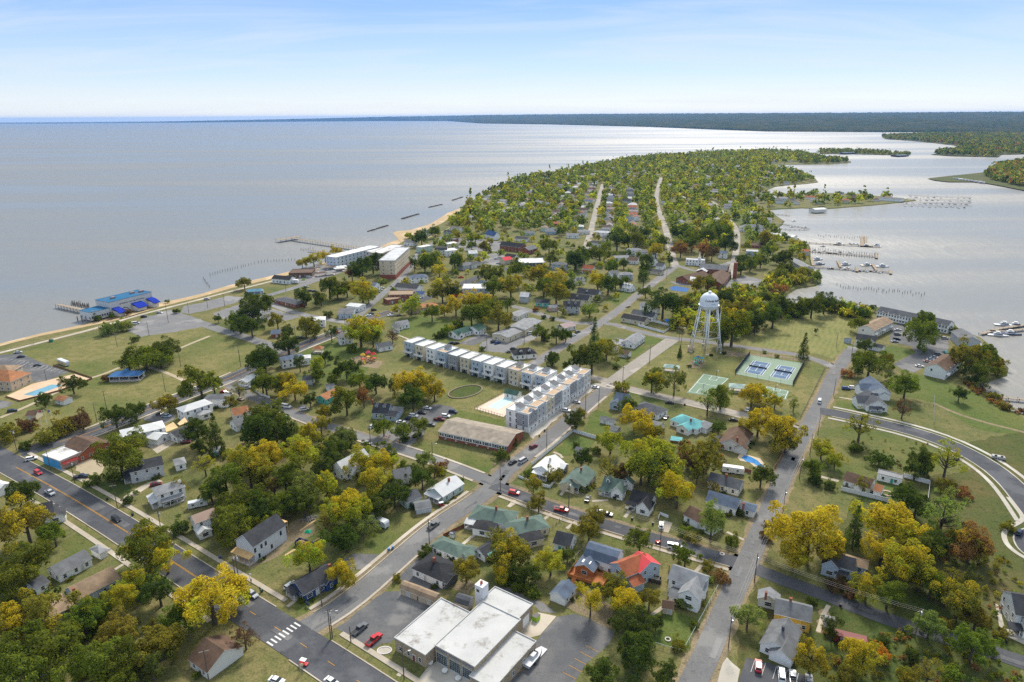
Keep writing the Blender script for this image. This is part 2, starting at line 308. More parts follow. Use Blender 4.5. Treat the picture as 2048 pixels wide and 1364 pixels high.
# ------------------------------------------------------------------ ribbons: roads, paths, pavements
ZN = [0]
def smooth(pts, it=2):
    for _ in range(it):
        q = [pts[0]]
        for a, b in zip(pts, pts[1:]): q += [a*.75+b*.25, a*.25+b*.75]
        pts = q+[pts[-1]]
    return pts
def normals(pts):
    r = []
    for i in range(len(pts)):
        d = (pts[min(i+1, len(pts)-1)]-pts[max(i-1, 0)]); d.z = 0; d.normalize(); r.append(Vector((-d.y, d.x, 0)))
    return r
def ribbon(name, pts, w, mat, z, color=None, thick=0.0, parent=None, off=0.0, it=1):
    pts = smooth(pts, it) if it else pts; nn = normals(pts); m = MB(); k = len(pts)
    A = [p+q*(off+w/2) for p, q in zip(pts, nn)]; B = [p+q*(off-w/2) for p, q in zip(pts, nn)]
    m.poly([(q.x, q.y, z) for q in A+B], [(i, i+1, k+i+1, k+i) for i in range(k-1)])
    if thick:
        for S in (A, B): m.poly([(q.x, q.y, z) for q in S]+[(q.x, q.y, z-thick) for q in S], [(i, i+1, k+i+1, k+i) for i in range(k-1)])
        for e in (0, -1): m.face([(A[e].x, A[e].y, z), (B[e].x, B[e].y, z), (B[e].x, B[e].y, z-thick), (A[e].x, A[e].y, z-thick)])
    me = m.mesh(name, mat)
    if not thick: fix_up(me)
    return struct(name, me, color, parent=parent)
def road(pts, w, mat, name='road'):
    ZN[0] += 1; return ribbon(name, pts, w, mat, .03+.003*ZN[0])
ROADS = {}
def ragged(pts, w):
    """worn earth verge with an uneven edge under a street"""
    s = smooth(pts, 1); q = []
    for a, b in zip(s, s[1:]):
        k = max(1, int((b-a).length/3)); q += [a.lerp(b, i/k) for i in range(k)]
    q.append(s[-1]); nn = normals(q); k = len(q); A = [p+n*(w/2+random.uniform(-.7, .5)) for p, n in zip(q, nn)]; B = [p-n*(w/2+random.uniform(-.7, .5)) for p, n in zip(q, nn)]
    m = MB(); m.poly([(v.x, v.y, .028) for v in A+B], [(i, i+1, k+i+1, k+i) for i in range(k-1)]); me = m.mesh('verge', 'dirt'); fix_up(me); struct('verge', me)
def RD(key, w, mat, *c, t='z', name='road'):
    p = PL(t, *c); ROADS[key] = (p, w)
    if key in 'DEGICKJ': ragged(p, w+{'D': 4.5, 'G': 3.2, 'E': 4}.get(key, 2.5))
    return road(p, w, mat, name)
RD('P', 9, 'lot_grey', 330,622, 380,639, 442,660, 525,685, 572,703)
RD('O', 8, 'lot_grey', 500,600, 525,594, 598,573, 650,554, 700,536)
RD('O2', 7, 'lot_grey', 520,597, 560,616, 600,628, 660,640, 712,648)
RD('N', 7, 'lot_grey', 700,646, 753,598, 795,564, 818,540, 832,508, 874,481, 905,462, name='street')
RD('B', 10.5, 'road_dark', 40,906, 120,884, 187,864, 293,820, 453,760, 501,737, 562,711, 608,691, 660,671, 691,656, 733,639, 800,618, 843,599, 905,575, 953,556, 988,542, 1018,536)
RD('C', 6.5, 'road_grey', 455,762, 470,778, 496,790, 538,806, 571,820, 611,838, 671,857, 780,891, 873,921, 967,957, 990,968, name='street')
RD('J', 6, 'lot_grey', 1023,612, 1050,618, 1113,639, 1160,648, 1208,644, 1285,664, 1327,675, 1389,681, 1451,689, 1534,701, 1596,709, 1640,722, 1668,735, name='street')
RD('K', 7, 'lot_grey', 1040,752, 1071,725, 1123,693, 1175,662, 1208,641, 1240,618, 1281,585, 1320,556, 1352,531, name='street')
RD('K2', 8, 'road_light', 1352,534, 1346,519, 1339,488, 1331,457, 1325,440, 1317,422, 1312,399, 1315,380, 1322,355, name='street')
RD('L', 8, 'road_light', 1166,515, 1172,494, 1180,470, 1188,436, 1200,388, 1206,368, name='street')
RD('M', 7, 'road_light', 1462,556, 1470,518, 1476,471, 1470,452, 1454,437, 1440,419, 1425,402, name='street')
RD('M2', 7, 'lot_grey', 1352,531, 1400,545, 1470,522, name='lane')
RD('D', 8, 'road_grey', 602,1262, 687,1213, 767,1145, 873,1051, 953,1000, 987,972, 1016,936, 1080,891, 1133,845, 1200,787, 1232,763, name='street')
RD('D2', 9.5, 'road_light', 1210,775, 1267,733, 1333,687, 1345,679, name='street')
RD('I', 6.5, 'road_light', 1180,753, 1225,766, 1261,779, 1395,808, 1494,832, 1612,862, name='street')
RD('E', 6.5, 'road_dark', 985,970, 1050,994, 1107,1016, 1232,1056, 1328,1083, 1440,1115, 1500,1133, name='street')
RD('E2', 6.2, 'road_dark', 1490,1126, 1535,1149, 1641,1187, 1748,1229, 1841,1261, 1961,1296, 2060,1330, name='lane')
RD('G', 7.2, 'road_grey', 1345,1430, 1390,1364, 1464,1187, 1494,1128, 1543,1011, 1575,933, 1609,864, 1647,797, 1668,747, 1689,720, 1702,700, name='street')
RD('H', 9.5, 'road_dark', 1640,822, 1668,826, 1721,838, 1801,856, 1881,880, 1948,912, 2001,947, 2041,987, 2085,1050, name='street')
RD('A', 11.5, 'road_dark', -90,868, 0,917, 32,935, 79,960, 126,986, 186,1022, 268,1073, 387,1151, 488,1216, 584,1276, 697,1350, 830,1440)
RD('prom', 4, 'pavement', -120,735, 0,706, 109,678, 188,658, 257,636, 325,618, 400,599, 452,585, 546,562, name='promenade')
for c in ((0,836, 70,806, 160,762, 204,750, 240,735), (298,735, 340,748, 385,770), (338,707, 375,690, 420,672), (0,1046, 12,1043)):
    ZN[0] += 1; ribbon('path', PL('z', *c), 2.6, 'sand_track', .03+.003*ZN[0])
# pavements and kerbs (raised)
def walk(off, key, a, b, w=1.6, z=.20, mat='pavement', name='pavement', thick=.19):
    pts = ROADS[key][0]; s = smooth(pts, 2)
    L = [0]
    for p, q in zip(s, s[1:]): L.append(L[-1]+(q-p).length)
    T0, T1 = a*L[-1], b*L[-1]
    def at(t):
        for i in range(len(L)-1):
            if L[i+1] >= t: return s[i].lerp(s[i+1], (t-L[i])/max(1e-6, L[i+1]-L[i]))
        return s[-1].copy()
    k = max(3, int((T1-T0)/6)); q = [at(T0+(T1-T0)*i/k) for i in range(k+1)]
    ribbon(name, q, w, mat, z, thick=thick, off=off, it=0); return q
def tpos(key, X, Y):
    """fraction along a road nearest to a pixel"""
    g = P('z', X, Y); s = smooth(ROADS[key][0], 2); L = [0]; best = (1e9, 0)
    for p, q in zip(s, s[1:]):
        L.append(L[-1]+(q-p).length); d = q-p; u = max(0, min(1, (g-p).dot(d)/max(1e-6, d.length_squared))); e = (g-p-d*u).length
        if e < best[0]: best = (e, L[-2]+u*d.length)
    return best[1]/L[-1]
A1, A2, A3 = tpos('A', 60,905), tpos('A', 550,1235), tpos('A', 640,1290)
for off in (6.0, 9.6):
    w = .35 if off == 6.0 else 1.7; nm = 'kerb' if off == 6.0 else 'pavement'
    walk(off, 'A', A1, A2-.012, w, name=nm); walk(off, 'A', A3+.005, 1, w, name=nm); walk(-off, 'A', 0, A2-.05, w, name=nm)
walk(-6, 'A', A2+.06, 1, .35, name='kerb')
D1, D2_ = tpos('D', 640,1235), tpos('D', 960,992)
for off, w in ((4.4, .35), (6.6, 1.5)): walk(off, 'D', D1, D2_, w, name='kerb' if w < 1 else 'pavement')
walk(-4.6, 'D', D1, D1+.17, .9, name='kerb')
walk(-4.6, 'D', tpos('D', 1060,912), tpos('D', 1200,790), 1.3)
E1, E2t = tpos('E', 1010,984), tpos('E', 1490,1128)
for off, w in ((-3.6, .35), (-5.6, 1.4)): walk(off, 'E', E1, E2t-.04, w, name='kerb' if w < 1 else 'pavement')
walk(3.8, 'C', tpos('C', 780,891), tpos('C', 960,953), 1.2); walk(-3.9, 'C', tpos('C', 570,820), tpos('C', 640,848), 1.0)
walk(-4.2, 'C', tpos('C', 700,866), tpos('C', 960,953), 1.3)
walk(-4.2, 'I', .12, .8, 1.3)
for s in (1, -1):
    walk(s*5.0, 'H', .05, 1, .5, name='kerb', mat='concrete_light'); walk(s*8.0, 'H', .04, 1, 1.7, mat='concrete_light')
for s in (1, -1):
    walk(s*6.6, 'B', tpos('B', 130,882), tpos('B', 480,748), 1.5); walk(s*6.6, 'B', tpos('B', 575,705), tpos('B', 690,657), 1.5)
# painted lines
def paintline(key, a, b, off, w, mat, dash=None, name='lane_marking'):
    pts = smooth(ROADS[key][0], 2); L = [0]
    for p, q in zip(pts, pts[1:]): L.append(L[-1]+(q-p).length)
    def at(t):
        for i in range(len(L)-1):
            if L[i+1] >= t: return pts[i].lerp(pts[i+1], (t-L[i])/max(1e-6, L[i+1]-L[i]))
        return pts[-1].copy()
    t = a*L[-1]; e = b*L[-1]; z = .145
    if dash:
        while t < e: ribbon(name, [at(t), at(min(e, t+dash[0]))], w, mat, z, off=off, it=0); t += dash[0]+dash[1]
    else:
        k = max(2, int((e-t)/8)); ribbon(name, [at(t+(e-t)*i/k) for i in range(k+1)], w, mat, z, off=off, it=0)
# ------------------------------------------------------------------ ground patches (each a thin sheet above the last)
ZP = [0]; SOFT = {'park_grass', 'lush', 'lawn', 'meadow', 'rough_field', 'dirt', 'sand_track', 'lot_grey'}
def patch(name, mat, t, *c, color=None):
    ZP[0] += 1; pts = PL(t, *c); q = []; soft = mat in SOFT
    for a, b in zip(pts, pts[1:]+pts[:1]):
        d = b-a; k = max(1, int(d.length/(2.5 if soft else 6))); nn = Vector((-d.y, d.x, 0)).normalized()
        for i in range(k): q.append(a+d*i/k+nn*random.uniform(-1, 1)*(1.1 if soft else .18))
    return sheet(name, q, mat, .003+.0004*ZP[0], color)
patch('park_lawn', 'park_grass', 'z', 0,715, 130,684, 255,668, 330,655, 385,648, 430,668, 505,690, 548,712, 500,732, 440,762, 300,812, 180,860, 110,884, 60,870, 0,850)
patch('park_lawn', 'park_grass', 'z', 440,632, 480,612, 530,606, 600,632, 650,652, 600,686, 560,700, 470,664)
patch('lawn', 'lush', 'z', 585,692, 655,676, 700,690, 760,705, 730,745, 700,760, 640,740, 600,712)
patch('lawn', 'lush', 'z', 780,655, 830,630, 900,640, 960,650, 905,668, 905,690, 800,672)
patch('lawn', 'lush', 'z', 1290,690, 1330,683, 1325,678, 1285,668, 1290,700, 1240,735, 1215,728)
patch('lawn', 'lush', 'z', 1205,600, 1240,585, 1275,580, 1240,612)
patch('dry_field', 'park_grass', 'z', 760,735, 815,718, 1000,770, 1010,800, 960,850, 890,850, 850,800, 760,780)
patch('meadow', 'meadow', 'z', 1490,690, 1560,640, 1640,625, 1700,632, 1718,650, 1700,690, 1668,716, 1620,706, 1540,698)
patch('court_lawn', 'park_grass', 'z', 1345,690, 1480,692, 1600,712, 1640,728, 1655,745, 1600,850, 1500,828, 1290,780, 1240,765)
patch('waterside_lawn', 'lush', 'z', 1830,745, 1900,770, 1960,790, 2015,822, 2048,835, 2048,870, 1960,860, 1850,800, 1800,790)
patch('rough_field', 'rough_field', 'z', 1960,880, 2048,860, 2160,900, 2160,1300, 2048,1320, 1850,1250, 1700,1200, 1640,1150, 1700,1010, 1800,900, 1880,900)
patch('rough_field', 'rough_field', 'z', 1520,1150, 1640,1190, 1850,1268, 2048,1335, 2048,1420, 1480,1420, 1470,1250)
patch('verge_lawn', 'lawn', 'z', 1640,860, 1700,852, 1790,870, 1880,895, 1960,930, 1900,950, 1700,950, 1610,930)
ribbon('track', PL('h', 1340,470, 1500,545, 1700,610, 2060,700), 2.2, 'dirt', .012)
patch('bare_earth', 'dirt', 'B', 560,860, 760,900, 1150,920, 1550,990, 1640,1030, 1540,1010, 1100,950, 720,950, 560,940)
patch('bare_earth', 'dirt', 'b', 0,430, 280,200, 340,140, 490,130, 470,260, 330,330, 200,440, 0,520)
patch('bare_earth', 'dirt', 'c', 470,790, 560,640, 640,660, 760,720, 860,800, 830,960, 720,930, 600,850)
patch('bare_earth', 'dirt', 'b', 1510,660, 1640,570, 1700,640, 1620,720)
patch('lawn', 'lush', 'c', 1130,850, 1250,800, 1500,900, 1420,1100, 1340,1130, 1170,1080)
patch('lawn', 'lawn', 'c', 700,190, 960,290, 940,380, 720,310)
patch('lawn', 'lush', 'b', 300,800, 400,700, 480,750, 440,860)
patch('lawn', 'lush', 'g', 620,690, 700,520, 830,560, 880,640, 760,720)
patch('lawn', 'lush', 'g', 410,820, 560,710, 720,760, 640,840, 470,870)
patch('lawn', 'lush', 'f', 1430,560, 1560,530, 1900,600, 1960,700, 1500,640)
patch('lawn', 'lawn', 'f', 1200,790, 1320,740, 1860,910, 1930,920, 1800,1000, 1400,890)
patch('yard', 'lawn', 'b', 850,320, 960,200, 1150,100, 1340,150, 1130,370, 940,400)
patch('yard', 'lawn', 'a', 430,330, 640,200, 830,400, 700,420, 520,440)
patch('mulch_bed', 'rough_field', 'e', 790,1130, 930,1030, 1010,1130, 900,1200)
patch('car_park', 'lot_grey', 'i', 1250,1015, 1340,960, 1460,885, 1640,835, 1780,830, 2021,900, 2021,985, 1700,1040, 1430,1078)
patch('car_park', 'lot_grey', 'j', -60,830, 100,800, 380,728, 525,745, 480,785, 250,850, 0,905, -100,890)
patch('gravel_lot', 'lot_grey', 'j', 210,900, 470,815, 560,800, 800,860, 1060,930, 900,985, 500,930, 350,960)
patch('car_park', 'lot', 'e', -60,120, 150,100, 270,150, 400,200, 520,240, 350,305, 150,330, -60,400)
patch('car_park', 'lot', 'e', -60,480, 0,450, 100,470, 60,500, -60,530)
patch('fire_station_lot', 'lot', 'w', 140,560, 440,250, 700,230, 1060,290, 690,650, 620,690, 560,700, 470,745, 400,715)
patch('apron', 'concrete_light', 'w', 840,1060, 970,890, 1060,850, 1420,1000, 1300,1200, 1000,1200)
patch('rear_yard', 'pavement', 'c', 100,985, 180,900, 290,840, 425,872, 300,1010, 230,1030)
patch('car_park', 'lot', 'c', 20,1400, 240,1085, 425,875, 560,850, 640,880, 860,990, 820,1075, 640,1240, 540,1400)
patch('side_drive', 'lot', 'c', -60,640, 60,660, 320,770, 430,850, 300,840, 240,770)
patch('car_park', 'road_dark', 'c', 1790,1364, 1850,1180, 2024,1220, 2300,1320, 2400,1500, 1780,1500)
patch('drive', 'concrete_light', 'c', 1580,1364, 1680,1150, 1740,1220, 1800,1270, 1780,1364, 1740,1500, 1520,1500)
patch('school_car_park', 'lot', 'f', 1090,640, 1190,560, 1290,510, 1400,480, 1510,500, 1560,540, 1450,600, 1330,650, 1300,720, 1180,760)
patch('gravel_yard', 'lot_grey', 'f', 900,760, 1100,640, 1300,700, 1200,800, 1080,800)
patch('gravel_yard', 'lot', 'b', 660,470, 780,400, 960,410, 1010,440, 880,520, 760,520)
patch('driveway', 'lot', 'b', 1050,560, 1250,400, 1300,560, 1480,650, 1400,690, 1200,640)
patch('dirt_lot', 'sand_track', 'e', 560,920, 700,880, 780,940, 770,1000, 680,1080, 600,1030)
patch('dirt_lot', 'lot_grey', 'e', 1085,590, 1180,540, 1330,560, 1310,600, 1180,640)
patch('driveway', 'pavement', 'e', 1100,790, 1240,740, 1330,760, 1180,850)
patch('driveway', 'pavement', 'e', 890,1200, 1060,1090, 1180,1040, 1220,1060, 1100,1110, 930,1225)
patch('garage_yard', 'lot_grey', 'k', 950,1200, 1060,1130, 1240,1170, 1390,1110, 1500,1060, 1540,1120, 1300,1230, 1200,1280, 1000,1260)
patch('garage_yard', 'lot', 'k', 760,1190, 880,1130, 1040,1090, 1070,1130, 900,1210)
patch('car_park', 'lot_grey', 'k', 960,380, 1000,330, 1150,320, 1250,370, 1160,440, 980,420)
patch('street_square', 'lot_grey', 'k', 640,260, 700,180, 850,170, 1170,210, 1160,300, 1000,300, 860,300)
patch('church_car_park', 'lot_grey', 'l', 1430,660, 1530,590, 1680,535, 1880,580, 1890,600, 1700,710, 1560,700)
patch('church_path', 'lot_grey', 'l', 970,590, 1060,600, 1250,620, 1240,650, 1000,615)
patch('condominium_car_park', 'lot', 'D', 420,180, 480,160, 560,180, 760,240, 820,260, 815,340, 760,400, 650,460, 580,500, 500,480, 440,440, 590,360, 560,320, 480,300, 410,290)
patch('drive', 'concrete_light', 'v', 1300,1080, 1450,1000, 1650,800, 1800,650, 1880,570, 1830,560, 1780,580, 1230,1000, 1250,1040)
patch('drive', 'lot', 'G', 780,390, 890,335, 935,400, 880,420)
patch('plaza', 'lot_grey', 'j', 1010,480, 1220,430, 1500,470, 1400,500, 1250,560, 1050,620)
patch('yard_path', 'pavement', 'h', 500,1015, 640,1050, 630,1065, 500,1030)
patch('yard', 'lush', 'h', 910,1090, 1100,1090, 1120,1180, 1030,1220, 900,1150)
patch('lane', 'lot_grey', 'D', 100,350, 120,315, 180,325, 170,375, 100,372)
patch('lawn', 'lush', 'D', 330,370, 420,310, 530,330, 590,360, 440,430, 400,420)
patch('lawn', 'lush', 'D', 40,690, 180,700, 380,770, 370,800, 60,740)
for c in ((1440,430,1470,420,1490,440,1480,450), (1540,405,1565,402,1600,408,1570,414), (1640,412,1700,405,1740,404,1700,409), (1480,470,1530,470,1580,485,1490,484)):
    patch('far_lawn', 'lush', 'z', *c)
# field at the far yards: bright lawns between the far houses
# ---- road paint
yl = tpos('A', 32,935); paintline('A', yl, tpos('A', 268,1073)+.22, .16, .14, 'yellow_line'); paintline('A', yl, tpos('A', 268,1073)+.22, -.16, .14, 'yellow_line')
paintline('A', tpos('A', 500,1223), 1, 0, .16, 'yellow_line', (3, 9))
for o in (.16, -.16): paintline('B', tpos('B', 120,884), tpos('B', 800,618), o, .16, 'yellow_line')
for o in (4.4, -4.4): paintline('B', tpos('B', 120,884), tpos('B', 800,618), o, .14, 'white_line')
a, b = P('b', 150,1080), P('b', 355,935)
for i in range(8):
    c = a.lerp(b, i/7); dv = Vector((math.cos(R_(-34.5)), math.sin(R_(-34.5)), 0))
    ribbon('crosswalk_bar', [c-dv*1.4, c+dv*1.4], .55, 'white_line', .15, it=0)
def stripes(t, x0, y0, x1, y1, n, vec, mat='white_line', w=.13, name='bay_marking'):
    a, b = P(t, x0, y0), P(t, x1, y1); vec = Vector((*vec, 0))
    for i in range(n): c = a.lerp(b, i/max(1, n-1)); ribbon(name, [c, c+vec], w, mat, .06, it=0)
def dv(t, x0, y0, x1, y1): q = P(t, x1, y1)-P(t, x0, y0); return (q.x, q.y)
stripes('c', 470,1290, 640,1090, 5, dv('c', 470,1290, 570,1345), 'yellow_line')
stripes('e', 130,190, 470,250, 12, dv('e', 130,190, 190,160)); stripes('e', 100,140, 420,215, 12, dv('e', 100,140, 60,160))
stripes('D', 430,300, 470,200, 8, dv('D', 430,300, 470,305)); stripes('D', 500,480, 600,440, 5, dv('D', 500,480, 560,500)); stripes('D', 690,400, 800,250, 12, dv('D', 690,400, 735,410))
stripes('c', 1880,1290, 2300,1420, 6, dv('c', 1880,1290, 1910,1200))
stripes('w', 1600,1040, 1760,960, 3, dv('w', 1600,1040, 1700,980), 'yellow_line')
# circular drain covers etc. at the verges
for t, *c in (('g', 495,1105, 455,1165), ('g', 690,1208, 810,1200), ('g', 1000,1245, 935,1330), ('g', 110,1200, 62,1250), ('b', 1690,255, 1590,335), ('c', 385,100, 330,145), ('c', 580,150, 500,215), ('c', 1510,490, 1460,545), ('c', 1220,805, 1140,860), ('f', 1995,1215, 1940,1252), ('a', 860,522, 960,460), ('b', 350,745, 280,800), ('b', 1160,1260, 1110,1320), ('e', 1090,1000, 1040,1050), ('h', 640,430, 760,450), ('g', 400,840, 450,860, 470,885), ('d', 480,990, 520,860, 560,790), ('k', 180,1110, 300,1160), ('c', 1700,240, 1830,300)):
    ZN[0] += 1; ribbon('path', PL(t, *c), 1.3, 'pavement', .05+.002*(ZN[0] % 9), it=0)
patch('driveway', 'pavement', 'c', 1180,225, 1225,150, 1290,172, 1262,245)
patch('driveway', 'concrete_light', 'd', 1805,775, 1840,790, 1890,990, 2100,1060, 2100,1120, 1850,1000)
patch('yard', 'dirt', 'd', 480,1000, 500,800, 580,790, 540,900, 510,1010)
patch('cul_de_sac', 'road_dark', 'd', 2140,200, 2000,225, 1955,255, 1948,300, 1985,365, 2060,420, 2200,470)
for w_, c in ((1.7, (1905,-20, 1960,50, 2012,120, 2015,150, 1960,185, 1895,210, 1868,260, 1890,330, 1960,395, 2060,450)), (.5, (2100,195, 1995,222, 1950,255, 1942,300, 1980,370, 2060,428))):
    ribbon('pavement', PL('d', *c), w_, 'concrete_light', .16, thick=.15, it=2)
rp_ = random.Random(12)
for key, n_, mt in (('A', 9, 'lot'), ('D', 8, 'lot'), ('G', 8, 'lot_grey'), ('E', 5, 'lot'), ('C', 4, 'lot'), ('E2', 3, 'lot')):
    pts, w_ = ROADS[key]; s_ = smooth(pts, 1)
    for _ in range(n_):
        i = rp_.randrange(1, len(s_)-1); a = s_[i].lerp(s_[i-1], rp_.random()); d = (s_[i]-s_[i-1]).normalized(); ribbon('road_patch', [a, a+d*rp_.uniform(2, 9)], rp_.uniform(.8, w_*.4), mt, .135, off=rp_.uniform(-w_*.25, w_*.25), it=0)
# ------------------------------------------------------------------ buildings
def window_mesh(name, w, h, bars=True):
    m = MB(); t = .09
    m.k = 1; m.box(-w/2, w/2, -.03, .02, 0, h)
    m.k = 0
    for x0, x1, z0, z1 in ((-w/2-t, w/2+t, -t*1.2, 0), (-w/2-t, w/2+t, h, h+t), (-w/2-t, -w/2, 0, h), (w/2, w/2+t, 0, h)): m.box(x0, x1, -.08, .02, z0, z1)
    if bars: m.box(-w/2, w/2, -.06, -.02, h*.48, h*.53)
    return m.mesh(name, ['white_trim', 'glass'])
WIN = {'s': window_mesh('window', .95, 1.35), 'w': window_mesh('wide_window', 1.9, 1.35), 'p': window_mesh('slim_window', .7, 1.9), 'q': window_mesh('square_window', .9, .9)}
m = MB(); m.k = 0; m.box(-.5, .5, -.05, .02, 0, 2.1); m.k = 1; m.box(-.62, -.5, -.08, .02, 0, 2.2); m.box(.5, .62, -.08, .02, 0, 2.2); m.box(-.5, .5, -.08, .02, 2.1, 2.2); DOOR = m.mesh('door', ['paint', 'white_trim'])
m = MB(); m.k = 0; m.box(-1.3, 1.3, -.05, .02, 0, 2.2); m.k = 1
for z in (.55, 1.1, 1.65): m.box(-1.3, 1.3, -.06, -.04, z, z+.04)
GDOOR = m.mesh('garage_door', ['paint', 'white_trim'])
m = MB(); m.box(-.35, .35, -.35, .35, -1.5, 1.1); m.box(-.42, .42, -.42, .42, 1.1, 1.25); CHIM = m.mesh('chimney', 'brick')
def wall_gable(L, W, hw, rise):
    return MB().prismx([(-W/2, 0), (W/2, 0), (W/2, hw), (0, hw+rise), (-W/2, hw)], -L/2, L/2)
def roof_gable(L, W, hw, rise, oh=.35, th=.16):
    s = rise/(W/2); y = W/2+oh; z = hw-s*oh
    return MB().prismx([(-y, z), (0, hw+rise), (y, z), (y, z+th), (0, hw+rise+th), (-y, z+th)], -L/2-oh, L/2+oh)
def roof_hip(L, W, hw, rise, oh=.4, th=.16):
    """L: full length at the walls"""
    x, y = L/2+oh, W/2+oh; r = max(0.05, L/2-W/2); m = MB(); z = hw-rise/(W/2)*oh*.6
    vs = [(-x,-y,z),(x,-y,z),(x,y,z),(-x,y,z),(-x,-y,z+th),(x,-y,z+th),(x,y,z+th),(-x,y,z+th),(-r,0,hw+rise),(r,0,hw+rise)]
    return m.poly(vs, [(0,3,2,1),(0,1,5,4),(1,2,6,5),(2,3,7,6),(3,0,4,7),(4,5,9,8),(6,7,8,9),(5,6,9),(7,4,8)])
def roof_flat(L, W, hw, par=.35, oh=.0):
    x, y, z, t = L/2+oh, W/2+oh, hw, .25; m = MB()
    vs = [(-x,-y,z),(x,-y,z),(x,y,z),(-x,y,z),(-x,-y,z+par),(x,-y,z+par),(x,y,z+par),(-x,y,z+par),(-x+t,-y+t,z+par),(x-t,-y+t,z+par),(x-t,y-t,z+par),(-x+t,y-t,z+par),(-x+t,-y+t,z+.06),(x-t,-y+t,z+.06),(x-t,y-t,z+.06),(-x+t,y-t,z+.06)]
    f = [(0,3,2,1)]
    for a in range(4):
        b = (a+1) % 4; f += [(a, b, 4+b, 4+a), (4+a, 4+b, 8+b, 8+a), (8+a, 8+b, 12+b, 12+a)]
    return m.poly(vs, f+[(12,13,14,15)])
def roof_gambrel(L, W, hw, rise, oh=.3, th=.14):
    y = W/2+oh; p = [(-y, hw-.1), (-W*.3, hw+rise*.68), (0, hw+rise), (W*.3, hw+rise*.68), (y, hw-.1)]
    return MB().prismx(p+[(a, b+th) for a, b in p[::-1]], -L/2-oh, L/2+oh)
CLR = dict(white=(.80,.80,.78), off=(.68,.66,.60), cream=(.60,.53,.38), grey=(.30,.31,.33), lgrey=(.46,.48,.50), blue=(.05,.09,.20), lblue=(.38,.46,.54), dblue=(.025,.06,.17), yellow=(.60,.36,.06), tan=(.45,.36,.25), brick=(.28,.10,.06), pgreen=(.42,.52,.46), teal=(.10,.48,.40), pink=(.52,.36,.30), cedar=(.36,.13,.045), sheath=(.62,.65,.70), beige=(.52,.42,.30),
    black=(.028,.029,.032), char=(.050,.052,.058), dgrey=(.085,.09,.10), mgrey=(.15,.155,.16), sgrey=(.24,.245,.25), bgrey=(.105,.135,.185), brown=(.12,.075,.05), tanr=(.28,.20,.13), stone=(.30,.255,.20), orange=(.34,.15,.07), green=(.105,.150,.125), dgreen=(.035,.085,.065), red=(.62,.055,.06), redbrown=(.33,.105,.05), wht=(.64,.64,.62), silver=(.48,.49,.49), rust=(.30,.20,.15), tealr=(.13,.36,.37), ply=(.58,.38,.17), pinkr=(.33,.25,.24), bluer=(.02,.19,.42))
NH = [0]
def add_windows(root, L, W, hw, sides, n=None, kind='s', base=0.9, y0=None, storey=2.75, gap=2.9, skip=None):
    fl = max(1, int((hw+.4)//2.6))
    for s in sides:
        ln = L if s in 'fb' else W; k = n if n else max(1, int((ln-1.0)//gap))
        for f in range(fl):
            for i in range(k):
                u = -ln/2+ln*(i+.5)/k+random.uniform(-.15, .15)
                z = base+f*storey
                if z+1.4 > hw+.15: continue
                if skip and f == 0 and s == skip[0] and abs(u-skip[1]) < 1.3: continue
                loc, rz = ((u, -W/2-.005, z), 0) if s == 'f' else ((L/2+.005, u, z), math.pi/2) if s == 'r' else ((-L/2-.005, u, z), -math.pi/2) if s == 'l' else ((u, W/2+.005, z), math.pi)
                ob('window', WIN[kind], root, loc, rz)
def block(root, pre, L, W, hw, rise, typ, roof, wall, rm, wm, loc=(0,0), rz=0.0, oh=None):
    p = root
    wl = wall_gable(L, W, hw, rise) if typ == 'g' else MB().prismx([(-W/2,0),(W/2,0),(W/2,hw),(W*.3,hw+rise*.68),(0,hw+rise),(-W*.3,hw+rise*.68),(-W/2,hw)], -L/2, L/2) if typ == 'm' else MB().box(-L/2, L/2, -W/2, W/2, 0, hw)
    ob(pre+'wall', wl.mesh('wall', wm), p, (*loc, 0), rz, CLR[wall])
    rf = roof_gable(L, W, hw, rise, *( [oh] if oh else [])) if typ == 'g' else roof_hip(L, W, hw, rise) if typ == 'h' else roof_gambrel(L, W, hw, rise) if typ == 'm' else roof_flat(L, W, hw, rise if rise else .35)
    return ob(pre+'roof', rf.mesh('roof', rm), p, (*loc, 0), rz, CLR[roof])
